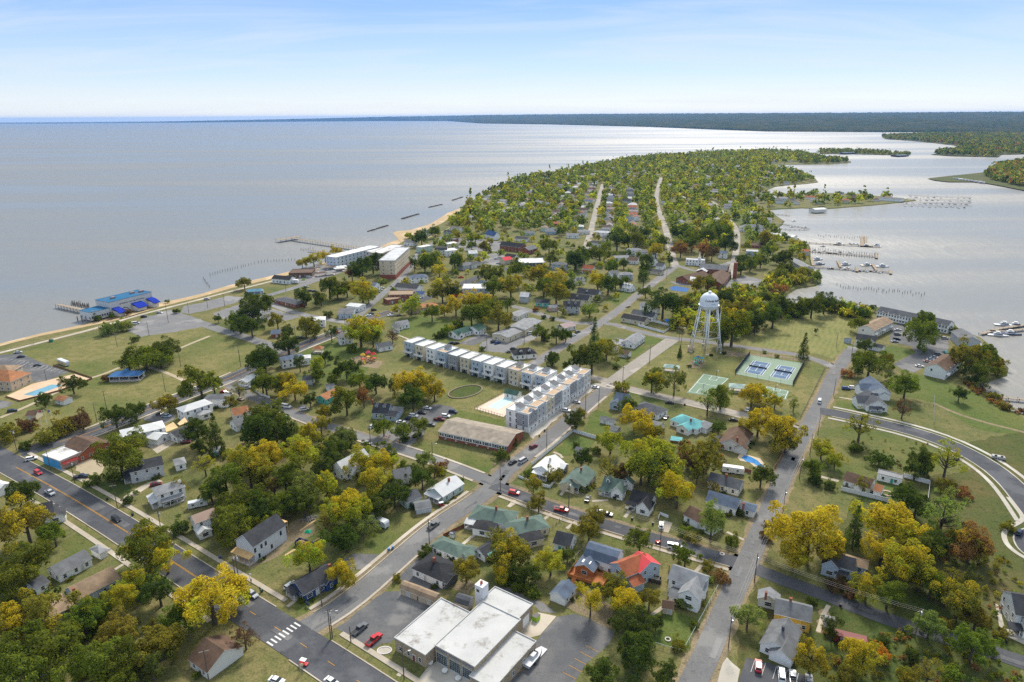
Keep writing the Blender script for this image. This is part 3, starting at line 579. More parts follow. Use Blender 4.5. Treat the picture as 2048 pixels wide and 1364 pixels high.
def house(label, t, x1, y1, x2, y2, W, hw, rise, roof, wall, typ='g', ex=(), name='house', cat='house', rm=None, wm='siding', win='frl', wk='s', group=None, mark=None, door=True, dcol=(.5,.5,.48), zb=0.0, nwin=None, gap=2.9):
    top = hw+rise if typ != 'f' else hw
    a, b = P(t, x1, y1, top+zb), P(t, x2, y2, top+zb)
    if a.x > b.x: a, b = b, a
    d = b-a; L = d.length+(W if typ == 'h' else 0); c = (a+b)/2; ang = math.atan2(d.y, d.x)
    root = empty(name, (c.x, c.y, zb), ang); tag(root, label, cat, group)
    rm = rm or {'f': 'flat_roof'}.get(typ, 'shingle')
    r = block(root, '', L, W, hw, rise, typ, roof, wall, rm, wm)
    skip = None
    if door and dist(c) < 900:
        du = random.uniform(-.15, .2)*L; skip = ('f', du); ob('door', DOOR, root, (du, -W/2-.01, .15), 0, dcol)
    if win: add_windows(root, L, W, hw, win, nwin, wk, skip=skip, gap=gap)
    for e in ex:
        k = e[0]
        if k == 'w':       # wing: ridge from (u0,v0) to (u1,v1), v towards the viewer
            _, u0, v0, u1, v1, w, h, rs, ty, rc, wc = e[:11]; q0, q1 = Vector((u0, -v0, 0)), Vector((u1, -v1, 0)); dd = q1-q0; cc = (q0+q1)/2; ll = dd.length; az = math.atan2(dd.y, dd.x)
            block(root, 'wing_', ll, w, h, rs, ty, rc, wc, (e[11] if len(e) > 11 else None) or ('flat_roof' if ty == 'f' else rm), e[12] if len(e) > 12 else wm, (cc.x, cc.y), az)
            if abs(math.sin(az)) > .5 and win:      # gable end towards the viewer
                for f in range(max(1, int((h+.4)//2.6))): ob('window', WIN['w' if w > 4 else 's'], root, (u1, -v1-.01 if v1 > v0 else -v0-.01, .9+2.75*f), 0)
            elif win and ll > 2.5:
                for i in range(max(1, int(ll//3.2))): ob('window', WIN['s'], root, (min(u0,u1)+ll*(i+.5)/max(1, int(ll//3.2)), cc.y-w/2-.01, .9), 0)
        elif k == 'c': ob('chimney', CHIM, root, (e[1], -e[2], hw+rise*(1-abs(e[2])/(W/2))+.3), 0, CLR['brick'] if len(e) < 4 else CLR[e[3]])
        elif k == 'd':     # dormer on the near slope
            u, v = e[1], e[2]; sl = rise/(W/2); z0 = hw+rise-sl*v; dw = e[3] if len(e) > 3 else 1.7
            dm = MB().prism([(u-dw/2, z0-.1), (u+dw/2, z0-.1), (u+dw/2, z0+1.3), (u, z0+2.0), (u-dw/2, z0+1.3)], -v, -v+1.9/sl)
            dd = ob('dormer', dm.mesh('dormer', wm), root, color=CLR[wall])
            rr = MB().prism([(u-dw/2-.2, z0+1.12), (u, z0+2.0), (u+dw/2+.2, z0+1.12), (u+dw/2+.2, z0+1.26), (u, z0+2.16), (u-dw/2-.2, z0+1.26)], -v-.25, -v+2.0/sl)
            ob('dormer_roof', rr.mesh('dormer_roof', rm), dd, color=CLR[roof]); ob('window', WIN['q'], dd, (u, -v-.02, z0+.15), 0)
        elif k == 'p':     # porch: u0,u1 along the near wall, depth
            u0, u1, dp = e[1:4]; s = e[4] if len(e) > 4 else 'f'; hh = e[5] if len(e) > 5 else 2.5; rc = e[6] if len(e) > 6 else roof
            pr = MB().poly([(u0-.2,0,hh+.55),(u1+.2,0,hh+.55),(u1+.2,-dp-.3,hh),(u0-.2,-dp-.3,hh),(u0-.2,0,hh+.68),(u1+.2,0,hh+.68),(u1+.2,-dp-.3,hh+.12),(u0-.2,-dp-.3,hh+.12)], [(0,1,2,3),(7,6,5,4),(0,4,5,1),(1,5,6,2),(2,6,7,3),(3,7,4,0)])
            lo, rz = ((0, -W/2, 0), 0) if s == 'f' else ((L/2, 0, 0), math.pi/2) if s == 'r' else ((-L/2, 0, 0), -math.pi/2)
            po = ob('porch_roof', pr.mesh('porch_roof', rm), root, lo, rz, CLR[rc]); ob('porch_floor', MB().box(u0, u1, -dp, -.02, 0, .45).mesh('porch_floor', 'wood'), root, lo, rz, (.4,.38,.34))
            pm = MB().box(-.09, .09, -.09, .09, .45, hh+.05).mesh('porch_post', 'white_trim'); k_ = max(2, int((u1-u0)//2.4)+1)
            for i in range(k_): ob('porch_post', pm, po, (u0+.12+(u1-u0-.24)*i/(k_-1), -dp+.12, 0), 0)
    NH[0] += 1
    if mark: MARKS.append((c.copy(), mark))
    return root
def shed(label, t, x1, y1, x2, y2, W, roof, wall, hw=2.3, rise=.9, typ='g', mark=None, name='garden_shed', cat='shed', **k):
    return house(label, t, x1, y1, x2, y2, W, hw, rise, roof, wall, typ, name=name, cat=cat, win=k.pop('win', ''), mark=mark, **k)
# ---- lower left block
house('long white cottage with grey roof and lean-to porch, nearest the picture\'s lower corner', 'y', 640,1075, 1045,868, 7, 3.0, 2.0, 'mgrey', 'white', ex=(('w', 8.5,0, 11,0, 5.6,2.6,1.2,'h','sgrey','white'), ('w', -12.5,.6, -8.5,.6, 6,2.5,.9,'g','dgrey','white')), mark='long white cottage with the grey roof')
house('long house with tan shingle roof and blue-grey walls behind yellow trees', 'a', 520,655, 835,500, 8.5, 3.2, 2.6, 'tanr', 'lblue', ex=(('c', -6,2), ('w', -17,1, -8,1, 9,2.7,1.0,'g','tanr','lblue'), ('w', -24,2.5, -17,2.5, 5,2.5,.6,'g','pinkr','white')), mark='tan-roofed house')
house('white house with black roof and side porch, beside the wide avenue', 'y', 420,315, 638,262, 7, 3.2, 2.4, 'char', 'white', ex=(('w', 3.5,3, 3.5,8.5, 6.5,2.7,1.6,'g','char','white'), ('p', -3,2, 1.6, 'r')), mark='black-roofed white house by the avenue')
house('white corner house at the very edge of the picture, by the avenue', 'y', -130,10, 55,50, 6, 3.0, 1.4, 'wht', 'white', ex=(('p', -3,4,2.2),), mark='white house at the picture edge')
house('brown-roofed garage with white gable wall on the corner', 'a', 1540,1035, 1678,1128, 11, 2.8, 3.0, 'brown', 'off', name='garage', cat='garage', win='f', mark='brown-roofed garage')
house('white two-storey house with rust-stained roof half hidden by trees', 'a', 1440,118, 1600,60, 6, 5.4, 1.7, 'rust', 'white', rm='metal_roof', ex=(('w', -2,2, -2,6.5, 4.5,2.6,1.2,'g','silver','white'),), mark='white house with the rusty roof')
# ---- house under construction
h = house('unfinished two-storey house in white sheathing with bare plywood porch roofs', 't', 370,478, 893,142, 8.6, 6.4, 3.3, 'char', 'sheath', wm='paint', win='', door=False, name='unfinished_house', mark='unfinished house')
Lu = (P('t', 893,142, 9.7)-P('t', 370,478, 9.7)).length
for u, z in ((-.36,.6), (-.46,3.6), (-.27,3.6), (-.14,3.6), (.02,.9), (.33,3.6)): ob('window_opening', MB().box(-.45,.45,-.02,.05,0,1.7).mesh('window_opening', 'glass'), h, (u*Lu, -4.31, z))
sl = MB().poly([(0,-4.6,3.3),(0,4.6,3.3),(-2.6,4.6,2.75),(-2.6,-4.6,2.75),(0,-4.6,3.42),(0,4.6,3.42),(-2.6,4.6,2.87),(-2.6,-4.6,2.87)], [(0,1,2,3),(7,6,5,4),(0,4,5,1),(1,5,6,2),(2,6,7,3),(3,7,4,0)])
ob('porch_roof', sl.mesh('porch_roof', 'wood'), h, (-Lu/2-.02, 0, 0), 0, CLR['ply'])
for y in (-4.4, -2.2, 0, 2.2, 4.4): ob('porch_post', MB().box(-.08,.08,-.08,.08,0,2.8).mesh('porch_post', 'wood'), h, (-Lu/2-2.5, y, 0), 0, CLR['ply'])
ob('porch_floor', MB().box(-2.6, 0, -4.4, 4.4, 0, .35).mesh('porch_floor', 'wood'), h, (-Lu/2-.02, 0, 0), 0, (.5,.45,.4))
sl = MB().poly([(0,-2.6,5.6),(0,2.6,5.6),(3.6,2.6,4.9),(3.6,-2.6,4.9),(0,-2.6,5.72),(0,2.6,5.72),(3.6,2.6,5.02),(3.6,-2.6,5.02)], [(0,1,2,3),(7,6,5,4),(0,4,5,1),(1,5,6,2),(2,6,7,3),(3,7,4,0)])
ob('rear_roof', sl.mesh('rear_roof', 'wood'), h, (Lu/2+.02, 1, 0), 0, CLR['ply'])
for y in (-1.4, 3.4): ob('rear_post', MB().box(-.08,.08,-.08,.08,0,5.0).mesh('rear_post', 'wood'), h, (Lu/2+3.4, y, 0), 0, CLR['ply'])
# ---- corner blue house, and the lots along the side street
house('navy blue bungalow with dark roof, white trim and brick chimney on the corner', 'b', 345,618, 595,478, 8, 3.1, 2.5, 'char', 'dblue', ex=(('w', 3.2,2.5, 3.2,5.0, 3.8,3.0,1.7,'g','char','dblue'), ('c', 5.5,1.2), ('p', -3.4,1.2,2.0,'l')), wk='w', mark='navy blue house')
shed('tan-roofed barn shed with shutters, next to the side street, first of the pair', 'b', 1150,612, 1272,655, 3.6, 'tanr', 'beige', 2.4, 1.3, 'm', win='f')
shed('tan-roofed barn shed with shutters, closer to the fire station, second of the pair', 'b', 1282,662, 1402,706, 3.6, 'tanr', 'beige', 2.4, 1.3, 'm', win='f', mark='tan barn sheds')
shed('grey barrel-roofed shed beside the fire station tower', 'b', 1560,705, 1655,735, 4.2, 'dgrey', 'lgrey', 2.3, 1.5, 'm')
house('white hip-roofed house with black roof and screened porch beside the tan sheds', 'b', 1368,448, 1420,470, 9.5, 3.0, 2.2, 'black', 'white', 'h', ex=(('w', 5.0,1.5, 7.8,1.5, 6,2.6,.9,'g','black','dgrey'), ('c', -.5,.3)), mark='black hip-roofed house')
house('small white building with grey-green hip roof at the street edge', 'b', 1450,300, 1545,338, 6.5, 2.8, 1.6, 'green', 'white', 'h', mark='grey-green hip-roofed building')
house('white house with sage hip roof, black rear roof and turquoise porch', 'b', 1760,58, 1895,82, 9, 3.3, 2.3, 'green', 'white', 'h', ex=(('w', -1,3, -1,10, 7.5,2.9,1.0,'h','black','white'), ('c', 1,0), ('w', 10.5,0, 13,0, 4,2.6,.5,'h','tealr','white'), ('p', -9,-5,3.0,'f',2.4,'silver')), mark='white house with sage roof')
house('mint cottage with pale metal roof and brick chimney on the corner lot', 'f', 1385,1112, 1540,1018, 8.5, 3.1, 2.2, 'silver', 'pgreen', rm='metal_roof', ex=(('c', 1.5,.6), ('p', -3.8,3.8,2.2,'l')), mark='mint corner cottage')
house('low grey carport with gable roof beside the mint cottage', 'f', 1235,1225, 1345,1205, 5.5, 2.4, 1.0, 'mgrey', 'lgrey', name='carport', cat='carport', win='')
shed('green-walled glass lean-to behind the grey carport', 'f', 1135,1165, 1245,1120, 7, 'dgrey', 'pgreen', 2.9, 1.6, win='fl')
shed('pale green low-roofed carport between the small houses', 'b', 1600,400, 1680,352, 5, 'green', 'pgreen', 2.3, .5)
house('small white outbuilding with dark roof and turquoise awning', 'b', 1722,372, 1832,302, 5, 2.5, 1.4, 'char', 'white', ex=(('p', -2.5,3,1.4,'f',2.1,'tealr'),), mark='turquoise-awning outbuilding')
shed('tiny grey doghouse-like shed on the back lawn of the sage-roofed house', 'b', 1505,232, 1535,238, 1.8, 'mgrey', 'lgrey', 1.6, .7)
house('pale yellow house with sage hip roof and black rear roof', 'c', 135,165, 255,140, 8.5, 3.2, 1.9, 'green', 'cream', 'h', ex=(('w', -.5,3, -.5,9.5, 7.5,2.8,.9,'h','black','cream'), ('c', .5,0)), mark='pale yellow house')
house('white cottage with black roof and teal door', 'c', 432,232, 548,262, 7.5, 3.0, 2.5, 'char', 'white', dcol=(.03,.35,.32), mark='white cottage with the teal door')
h = house('white house with blue-grey roof and cedar deck at the rear', 'c', 668,318, 898,388, 8, 4.0, 3.0, 'bgrey', 'white', 'm', ex=(('w', -3.4,2.5, -3.4,9.0, 6.4,3.0,1.7,'g','bgrey','cedar',None,'wood'),), mark='house with the cedar deck')
ob('deck', MB().box(-8.0, 4.6, -12.2, -4.05, .5, .8).mesh('deck', 'wood'), h, (0,0,0), 0, CLR['cedar'])
for (x0, x1, y0, y1) in ((-8.0,4.6,-12.2,-12.1), (-8.0,-7.9,-12.2,-4.2), (4.5,4.6,-12.2,-4.2)): ob('deck_rail', MB().box(x0,x1,y0,y1,.8,1.7).mesh('deck_rail', 'wood'), h, (0,0,0), 0, CLR['cedar'])
ob('deck_stairs', MB().prismx([(-14.0,0),(-12.2,0),(-12.2,.8)], -6.2, -4.8).mesh('deck_stairs', 'wood'), h, (0,0,0), 0, CLR['cedar'])
for x in (-4.6, -2.4): ob('skylight', MB().box(x-.4, x+.4, -7.6, -5.9, 4.0, 4.35).mesh('skylight', 'white_trim'), h)
house('two-storey pale blue house with bright red metal roof and rust-brown gable', 'c', 1038,388, 1128,462, 8.5, 5.2, 2.6, 'red', 'lblue', rm='metal_roof', ex=(('w', -1.5,-1, -1.5,9.5, 7.8,5.2,2.6,'g','redbrown','lblue','shingle'), ('w', 2.8,4, 2.8,8.5, 5,3.0,1.3,'g','redbrown','lblue','shingle')), mark='red-roofed house')
house('white two-storey house with weathered grey cross-gable roof and low sun porch', 'c', 1300,488, 1545,572, 7.5, 5.4, 2.4, 'sgrey', 'white', ex=(('w', 2.8,0, 2.8,8.5, 6.2,5.0,2.4,'g','sgrey','white'), ('w', -3.4,6, 1,6, 4.8,2.6,.9,'g','mgrey','white')), mark='white two-storey cross-gable house')
shed('small brown shed with round-topped door behind the cross-gable house', 'c', 1225,752, 1300,765, 3.6, 'brown', 'beige', 2.3, 1.2)
house('white garage with blue-grey gable roof on the back lane', 'c', 432,690, 512,600, 5.2, 2.6, 1.6, 'bgrey', 'white', name='garage', cat='garage', win='f', door=False, mark='blue-roofed garage')
house('long white cottage with brown roof partly behind a leafy tree', 'c', 1430,45, 1640,150, 7.5, 3.0, 2.2, 'brown', 'white', mark='brown-roofed white cottage')
house('white house with slate-blue roof and brick end chimney', 'g', 1572,1128, 1795,1190, 8, 3.1, 2.4, 'bgrey', 'white', ex=(('c', 8,2.4), ('w', 7,-1, 12,-1, 5.5,2.7,1.2,'g','bgrey','white')), mark='slate-blue-roofed house')
house('long grey-roofed house with a white trailer parked behind', 'g', 1585,992, 1815,1055, 8, 3.0, 2.2, 'dgrey', 'off', ex=(('c', 0,.4),), mark='long grey-roofed house')
house('white cottage with black roof and large front picture window', 'g', 1000,1120, 1150,1160, 8, 3.0, 3.0, 'black', 'white', ex=(('w', 2.2,1, 2.2,6.5, 5.2,3.0,2.7,'g','black','white'), ('p', -5.2,-1.2,1.8)), mark='black-roofed cottage')
house('white cape cottage with green roof, dormer and front gable', 'g', 790,1020, 932,1052, 8, 3.0, 3.0, 'green', 'white', ex=(('w', 2.8,1, 2.8,5.6, 4.8,3.0,2.7,'g','green','white'), ('d', -2.2,1.9,1.6), ('p', -4.8,.2,1.8), ('w', 3.5,-3.5, 3.5,-6, 6,3,2.2,'g','green','white')), mark='green-roofed cape cottage')
house('cream bungalow with mossy green roof and deep front porch', 'g', 555,1035, 645,942, 9.5, 3.0, 2.4, 'green', 'cream', ex=(('w', -3,-2, -9,-2, 6.5,2.8,1.8,'g','green','cream'), ('c', 1,0), ('p', -3,3,2.0,'l')), mark='mossy-roofed bungalow')
house('white bungalow with bright white metal roof inside a white fence', 'g', 315,945, 412,862, 9, 3.1, 2.3, 'wht', 'white', rm='metal_roof', ex=(('p', -3.5,3.5,2.4,'l'), ('c', .5,.5,'off'), ('w', 3.5,1, 3.5,6.6, 4.5,2.7,1,'g','wht','lblue')), mark='white-roofed bungalow')
house('white house with faded teal and grey hip roof beside a covered hot tub', 'g', 1385,565, 1455,590, 9.5, 3.1, 2.4, 'tealr', 'white', 'h', ex=(('w', 2,2, 2,8.5, 6.5,2.9,1.8,'g','tealr','white'), ('w', 4,-3, 10,-3, 7,2.9,1.8,'h','sgrey','white'), ('c', 2.2,2)), mark='teal-roofed house')
house('cream house with large brown roof and brick chimney near the curved pool', 'g', 1735,745, 1812,642, 11, 3.1, 2.8, 'brown', 'off', ex=(('c', -6,2.0), ('w', -6,4.5, -9,4.5, 5,2.7,1.6,'g','brown','off')), mark='large brown-roofed house')
shed('grey arched shed beside the large brown-roofed house', 'g', 1590,735, 1640,720, 3.4, 'dgrey', 'off', 2.3, 1.3, 'm')
house('pale blue two-storey house with blue roof behind a dark tree', 'g', 875,392, 962,408, 7.5, 4.6, 2.6, 'bgrey', 'lblue', ex=(('w', -1.5,1, -1.5,6.5, 6,3.2,2.0,'g','bgrey','lblue'), ('c', 1,-.5)), mark='pale blue house')
house('white house with dark grey hip roof beside a hedge', 'g', 1100,470, 1165,492, 9, 3.0, 2.2, 'dgrey', 'white', 'h', ex=(('w', 1.5,2, 1.5,8.5, 6,2.8,1.7,'g','dgrey','white'),), mark='grey hip-roofed white house')
shed('long white shed with grey roof on open grass by the street', 'g', 765,568, 858,592, 3.6, 'mgrey', 'white', mark='long white shed')
shed('white shed with flat tan roof beside the teal-roofed house', 'g', 1150,605, 1220,625, 4, 'sgrey', 'off')
shed('small grey shed half under the yellow maple', 'g', 840,640, 890,655, 4, 'mgrey', 'lgrey')
shed('small grey shed by the white fence corner', 'g', 575,800, 635,812, 3.4, 'mgrey', 'lgrey')
# ---- right side
house('bright yellow house with worn grey roof by the lane', 'd', 170,742, 432,805, 7.5, 4.2, 2.2, 'mgrey', 'yellow', ex=(('c', -8,-.5), ('c', -1,-.5), ('w', -7,-3, -7,-7, 6,3,1.8,'g','sgrey','off'), ('w', 8.8,-.5, 11.5,-.5, 5,2.6,1,'g','sgrey','yellow')), mark='yellow house')
house('white house with two-tone grey cross-gable roof beside the small car park', 'd', 255,890, 165,1060, 8, 3.1, 2.6, 'mgrey', 'white', ex=(('w', 0,2, -7,2, 6,2.8,2,'g','mgrey','white'), ('c', 0,.2,'dgrey')), mark='white cross-gable house by the car park')
house('pale blue cottage almost buried between yellow trees', 'd', 600,395, 760,440, 7, 4.2, 2.4, 'char', 'lblue', ex=(('w', -3.5,2, -3.5,4.6, 5,4.2,2.2,'g','char','lblue'), ('p', -1.8,2,1.8), ('w', -5,-4.5, 7,-4.5, 5,2.8,1,'g','tanr','lblue')), mark='pale blue cottage')
house('new white house with dark roof at the picture\'s right edge', 'd', 1935,700, 2300,760, 11, 6.0, 3.2, 'char', 'white', ex=(('w', 0,4, 0,8, 9,5.6,2.8,'g','char','white'), ('p', -8,8,2.4)), mark='new white house')
house('small house with brown roof in the walled garden', 'h', 700,985, 895,1045, 8, 3.0, 2.3, 'brown', 'white', ex=(('w', 6.5,1, 9,1, 6,2.8,1.6,'g','orange','white'),), mark='brown-roofed garden house')
h = house('low white flat-roofed pavilion with teal doors in the walled garden', 'h', 930,985, 1115,1028, 4.5, 3.0, .25, 'sgrey', 'white', 'f', name='garden_pavilion', cat='pavilion', dcol=(.03,.35,.30))
house('white cape house with grey roof and arched dormer, beside the street', 'h', 855,372, 935,450, 10, 3.4, 3.2, 'dgrey', 'white', ex=(('w', 0,-2, 0,-8.5, 8,3.2,2.6,'g','dgrey','white'), ('p', -4,2,1.8,'l',2.4), ('d', 1,2.5)), mark='white cape house')
house('larger white house with slate roof just behind the white cape house', 'h', 870,270, 960,350, 10, 4.6, 3.2, 'bgrey', 'white', ex=(('w', -1,-3, -1,-9, 8,4,2.6,'g','bgrey','white'), ('w', -5,2, -8,2, 6,3,1.5,'g','bgrey','white')), mark='slate-roofed white house')
house('white house with dark blue roof beside the condominium drive', 'D', 190,232, 320,250, 8, 4.6, 2.6, 'char', 'white', ex=(('w', 2.5,1, 5,8, 6,3.4,2.2,'g','dgrey','white'), ('w', 5,6, 11,8, 5,2.8,1.4,'g','char','white')), mark='white house with dark blue roof')
shed('small pale blue shed by the meadow corner', 'D', 108,262, 140,262, 4, 'bgrey', 'lblue')
# ---- middle left
house('white two-storey house with silver hip roof near the park road', 'e', 1405,482, 1500,452, 8, 5.6, 1.9, 'silver', 'white', 'h', rm='metal_roof', ex=(('w', 1.5,3, 1.5,8, 6,3,1,'h','sgrey','off'),), mark='silver hip-roofed house')
house('white house with grey hip roof behind the silver-roofed one', 'e', 1590,405, 1665,402, 7, 4.8, 1.7, 'mgrey', 'white', 'h', mark='grey hip-roofed house')
house('cream cottage with orange-brown roof among trees', 'e', 1735,515, 1850,490, 7.5, 3.2, 2.4, 'orange', 'off', ex=(('w', 3,1, 3,5.5, 5,3,2,'g','orange','off'),), mark='orange-roofed cottage')
house('white house with stepped grey roof below the orange-roofed cottage', 'e', 1742,600, 1880,555, 7, 3.4, 2.0, 'mgrey', 'white', ex=(('w', 0,4.5, 5,4.5, 4.5,2.5,1,'g','brown','white'),), mark='stepped grey-roofed house')
house('white restaurant house with pale roof beside the patio', 'e', 985,655, 1140,620, 9, 5.2, 2.0, 'wht', 'white', 'h', rm='metal_roof', ex=(('w', 3,4, 7,10, 7,3,1.4,'g','wht','white'), ('p', -5,-1,3,'l')), mark='white restaurant house')
house('long black-roofed bungalow beside the shaded patio', 'e', 1285,695, 1420,640, 8, 2.9, 1.5, 'char', 'white', ex=(('w', -3,3, 4,5, 6,2.6,1,'g','char','white'),), mark='black-roofed bungalow')
house('long grey two-storey house with dark roof and white porch behind a big oak', 'e', 960,925, 1205,868, 9, 5.4, 2.2, 'char', 'lgrey', ex=(('p', -3.5,3.5,2.6,'l'), ('w', 11,0, 15,0, 6,3,1.4,'h','sgrey','white'), ('d', -1.5,2.6,2)), mark='long grey house')
house('white two-storey house with pale hip roof and wraparound porch', 'e', 1225,1085, 1290,1065, 7, 5.4, 1.8, 'sgrey', 'white', 'h', ex=(('p', -4,4,2.4,'l',2.5,'silver'), ('p', -4,4,2.0)), mark='white porch house')
h = house('single-storey shop with patchy white flat roof and blue mural wall', 'A', 630,848, 957,712, 13, 4.2, .4, 'wht', 'pink', 'f', name='corner_shop', cat='shop', wm='paint', win='', door=False, mark='flat-roofed corner shop')
Lm = (P('A', 957,712, 4.2)-P('A', 630,848, 4.2)).length; ob('mural', MB().box(-.04,.04,-6.3,6.3,.1,4.0).mesh('mural', 'paint'), h, (-Lm/2-.05,0,0), 0, (.05,.30,.55)); ob('awning', MB().prismx([(-8.2,2.6),(-6.5,3.4),(-6.5,3.2)], -Lm/2+.5, Lm*.1).mesh('awning', 'cloth'), h, (0,0,0), 0, (.22,.03,.03))
house('brown gable-roofed dining hall behind the corner shop', 'A', 930,570, 1150,650, 15, 3.4, 3.4, 'brown', 'redbrown', name='dining_hall', cat='restaurant', mark='brown-roofed dining hall')
shed('white hut with brown roof standing on the park lawn', 'e', 440,415, 505,428, 5, 'orange', 'white', 2.6, 1.3, win='f', mark='white park hut')
shed('cream hut with brown roof near the flagpoles', 'e', 215,532, 285,530, 5.5, 'brown', 'cream', 2.6, 1.4, mark='cream park hut')
shed('small turquoise shed in the back yard among trees', 'e', 1605,805, 1655,800, 4, 'silver', 'teal')
house('white two-storey house with steep gable roof deep in the copse', 'f', 655,915, 850,815, 8, 4.4, 3.4, 'silver', 'white', rm='metal_roof', ex=(('w', -2.5,2, -2.5,6, 5,2.8,1.8,'g','silver','white'),), mark='white house in the copse')
house('grey-roofed house half hidden by lime-green trees near the street', 'f', 1075,975, 1195,950, 8, 3.4, 2.6, 'mgrey', 'off', mark='half-hidden grey house')
house('blue cape house with dark roof, two dormers and brick chimney', 'f', 935,470, 1050,478, 8.5, 3.4, 3.6, 'char', 'lblue', ex=(('d', -2.6,1.9), ('d', 1.6,1.9), ('c', -5.2,0), ('w', 3,2, 9,2.5, 6,2.6,1.6,'g','char','lblue'), ('w', 3,-3, 9,-3, 6,2.8,1.4,'g','mgrey','lgrey')), wk='p', mark='blue cape house')
house('turquoise bungalow with terracotta roof between trees', 'f', 530,415, 640,362, 7, 3.0, 1.7, 'orange', 'teal', mark='turquoise bungalow')
house('grey garage with white roll-up door among trees', 'f', 400,268, 470,265, 6, 3.2, 1.6, 'dgrey', 'lgrey', name='garage', cat='garage', win='', door=False, mark='grey garage')
shed('small white cabin behind the turquoise bungalow', 'f', 570,335, 625,325, 4.5, 'mgrey', 'white')
house('white two-storey house with blue-grey hip roof near the park street', 'f', 270,118, 350,105, 7, 5.2, 1.6, 'bgrey', 'white', 'h', ex=(('w', 4.5,0, 11,1.5, 6,4.4,.8,'g','wht','white'),), mark='white house near the bandstand green')
shed('white-roofed building at the junction beside parked cars', 'f', -60,300, 30,250, 6, 'wht', 'white', 3, 1.2, mark='white-roofed junction building')
house('white house with grey roof behind the tall tree on the green', 'E', 520,215, 640,200, 8, 5.0, 1.8, 'mgrey', 'white', mark='white house by the green')
house('white bungalow with grey roof beside the playground', 'E', 870,300, 990,280, 7.5, 3.0, 1.8, 'dgrey', 'white', mark='bungalow by the playground')
house('small white cottage with pale grey roof on the big lawn', 'E', 1035,105, 1140,88, 7.5, 3.0, 2.2, 'sgrey', 'white', ex=(('w', -3,1, -3,5, 4,2.4,1,'g','dgrey','white'),), mark='small cottage on the lawn')
# ---- middle, business street
house('long pale workshop with low grey roof, front half', 'k', 1155,1100, 1310,1035, 13, 3.8, 1.2, 'sgrey', 'cream', name='workshop', cat='workshop', gap=4.5, mark='long pale workshop')
house('taller rear half of the pale workshop with roll-up doors', 'k', 1315,1030, 1475,945, 14, 4.6, 1.2, 'sgrey', 'cream', name='workshop', cat='workshop', gap=4.5)
house('small white building with grey roof behind the workshop', 'k', 1275,912, 1385,866, 9, 3.6, .9, 'sgrey', 'off', name='office_building', cat='building')
house('long white motel-like house with dark green roof, front section', 'k', 700,1068, 852,1018, 9, 3.0, 2.4, 'dgreen', 'white', ex=(('w', -5,1, -5,5.5, 5,2.8,1.8,'g','dgreen','white'),), mark='green-roofed long house')
house('rear section of the white house with dark green roof', 'k', 890,1028, 965,992, 10, 3.2, 2.4, 'dgreen', 'white')
house('white house with steep black hip roof and dormers by the gravel lot', 'k', 1345,1235, 1425,1228, 9, 3.0, 3.0, 'black', 'white', 'h', ex=(('d', -2.5,2.8), ('d', 3,2.8)), mark='black hip-roofed house with dormers')
house('low house with pinkish roof beside the car port trees', 'k', 1740,1010, 1850,985, 9, 3.0, 1.4, 'pinkr', 'off', mark='pink-roofed house')
house('tall grey house with black roof and dormers, closest of the new trio', 'l', -60,780, 95,785, 9, 5.4, 3.2, 'char', 'lgrey', ex=(('d', -2,2.4), ('d', 3,2.4)), gap=3.4, mark='black-roofed trio of new houses')
house('tall cream house with black roof, middle of the new trio', 'l', 5,705, 190,725, 9, 5.4, 3.4, 'char', 'cream', ex=(('d', -1.5,2.6),), gap=3.4)
house('tall cream house with black roof and decks, farthest of the new trio', 'l', 85,655, 285,675, 9.5, 5.4, 3.4, 'char', 'off', ex=(('d', -1,2.6), ('w', 6,3, 12,2, 6,3,1.4,'g','char','off')), gap=3.4)
house('white house with three dormers in a pale roof by the street', 'l', 505,602, 605,622, 8, 3.2, 3.2, 'wht', 'white', ex=(('d', -3,2), ('d', 0,2), ('d', 3,2)), mark='white house with three dormers')
house('grey hip-roofed two-storey house with porch behind the dormered house', 'l', 525,500, 560,500, 8, 5.2, 2, 'sgrey', 'lgrey', 'h', ex=(('p', -4,4,2),))
house('white gabled house left of the grey hip-roofed one', 'l', 380,492, 452,482, 7, 4.8, 2.2, 'mgrey', 'white')
house('brown-roofed house with porch among dark trees', 'l', 130,432, 232,440, 8, 4.6, 2.6, 'redbrown', 'off', ex=(('p', -5,5,2),))
house('white house with dormer row up the hill street', 'l', 55,555, 130,550, 8, 3.4, 2.6, 'sgrey', 'white', ex=(('d', -2,2), ('d', 1,2)))
house('cream long house with black roof inside the white fence', 'l', 522,900, 742,940, 9, 3.2, 2.2, 'black', 'cream', gap=4, mark='black-roofed long house by the white fence')
house('white long house with green-grey roof behind the black-roofed one', 'l', 615,860, 825,895, 9, 3.6, 2.4, 'dgrey', 'white')
house('white two-storey farmhouse with grey roof under a great oak', 'l', 690,792, 800,808, 7, 5.2, 1.8, 'sgrey', 'white', ex=(('w', 5,0, 10,1, 5,3,1.2,'g','mgrey','white'),), mark='white farmhouse')
house('white gabled hall with grey roof on the corner lawn', 'l', 560,1155, 665,1082, 9, 3.4, 2.2, 'sgrey', 'white', ex=(('w', -3,-6, -16,-9, 10,3,.4,'f','sgrey','white'),), name='hall', cat='hall', mark='white gabled hall')
shed('white shed with brown roof on the lawn by the light street', 'l', 485,1252, 575,1268, 5, 'brown', 'white', 2.6, 1.2, mark='brown-roofed lawn shed')
house('tan-roofed house hidden behind the big oak by the townhouses', 'l', 385,1175, 430,1215, 7, 3, 1.8, 'tanr', 'off')
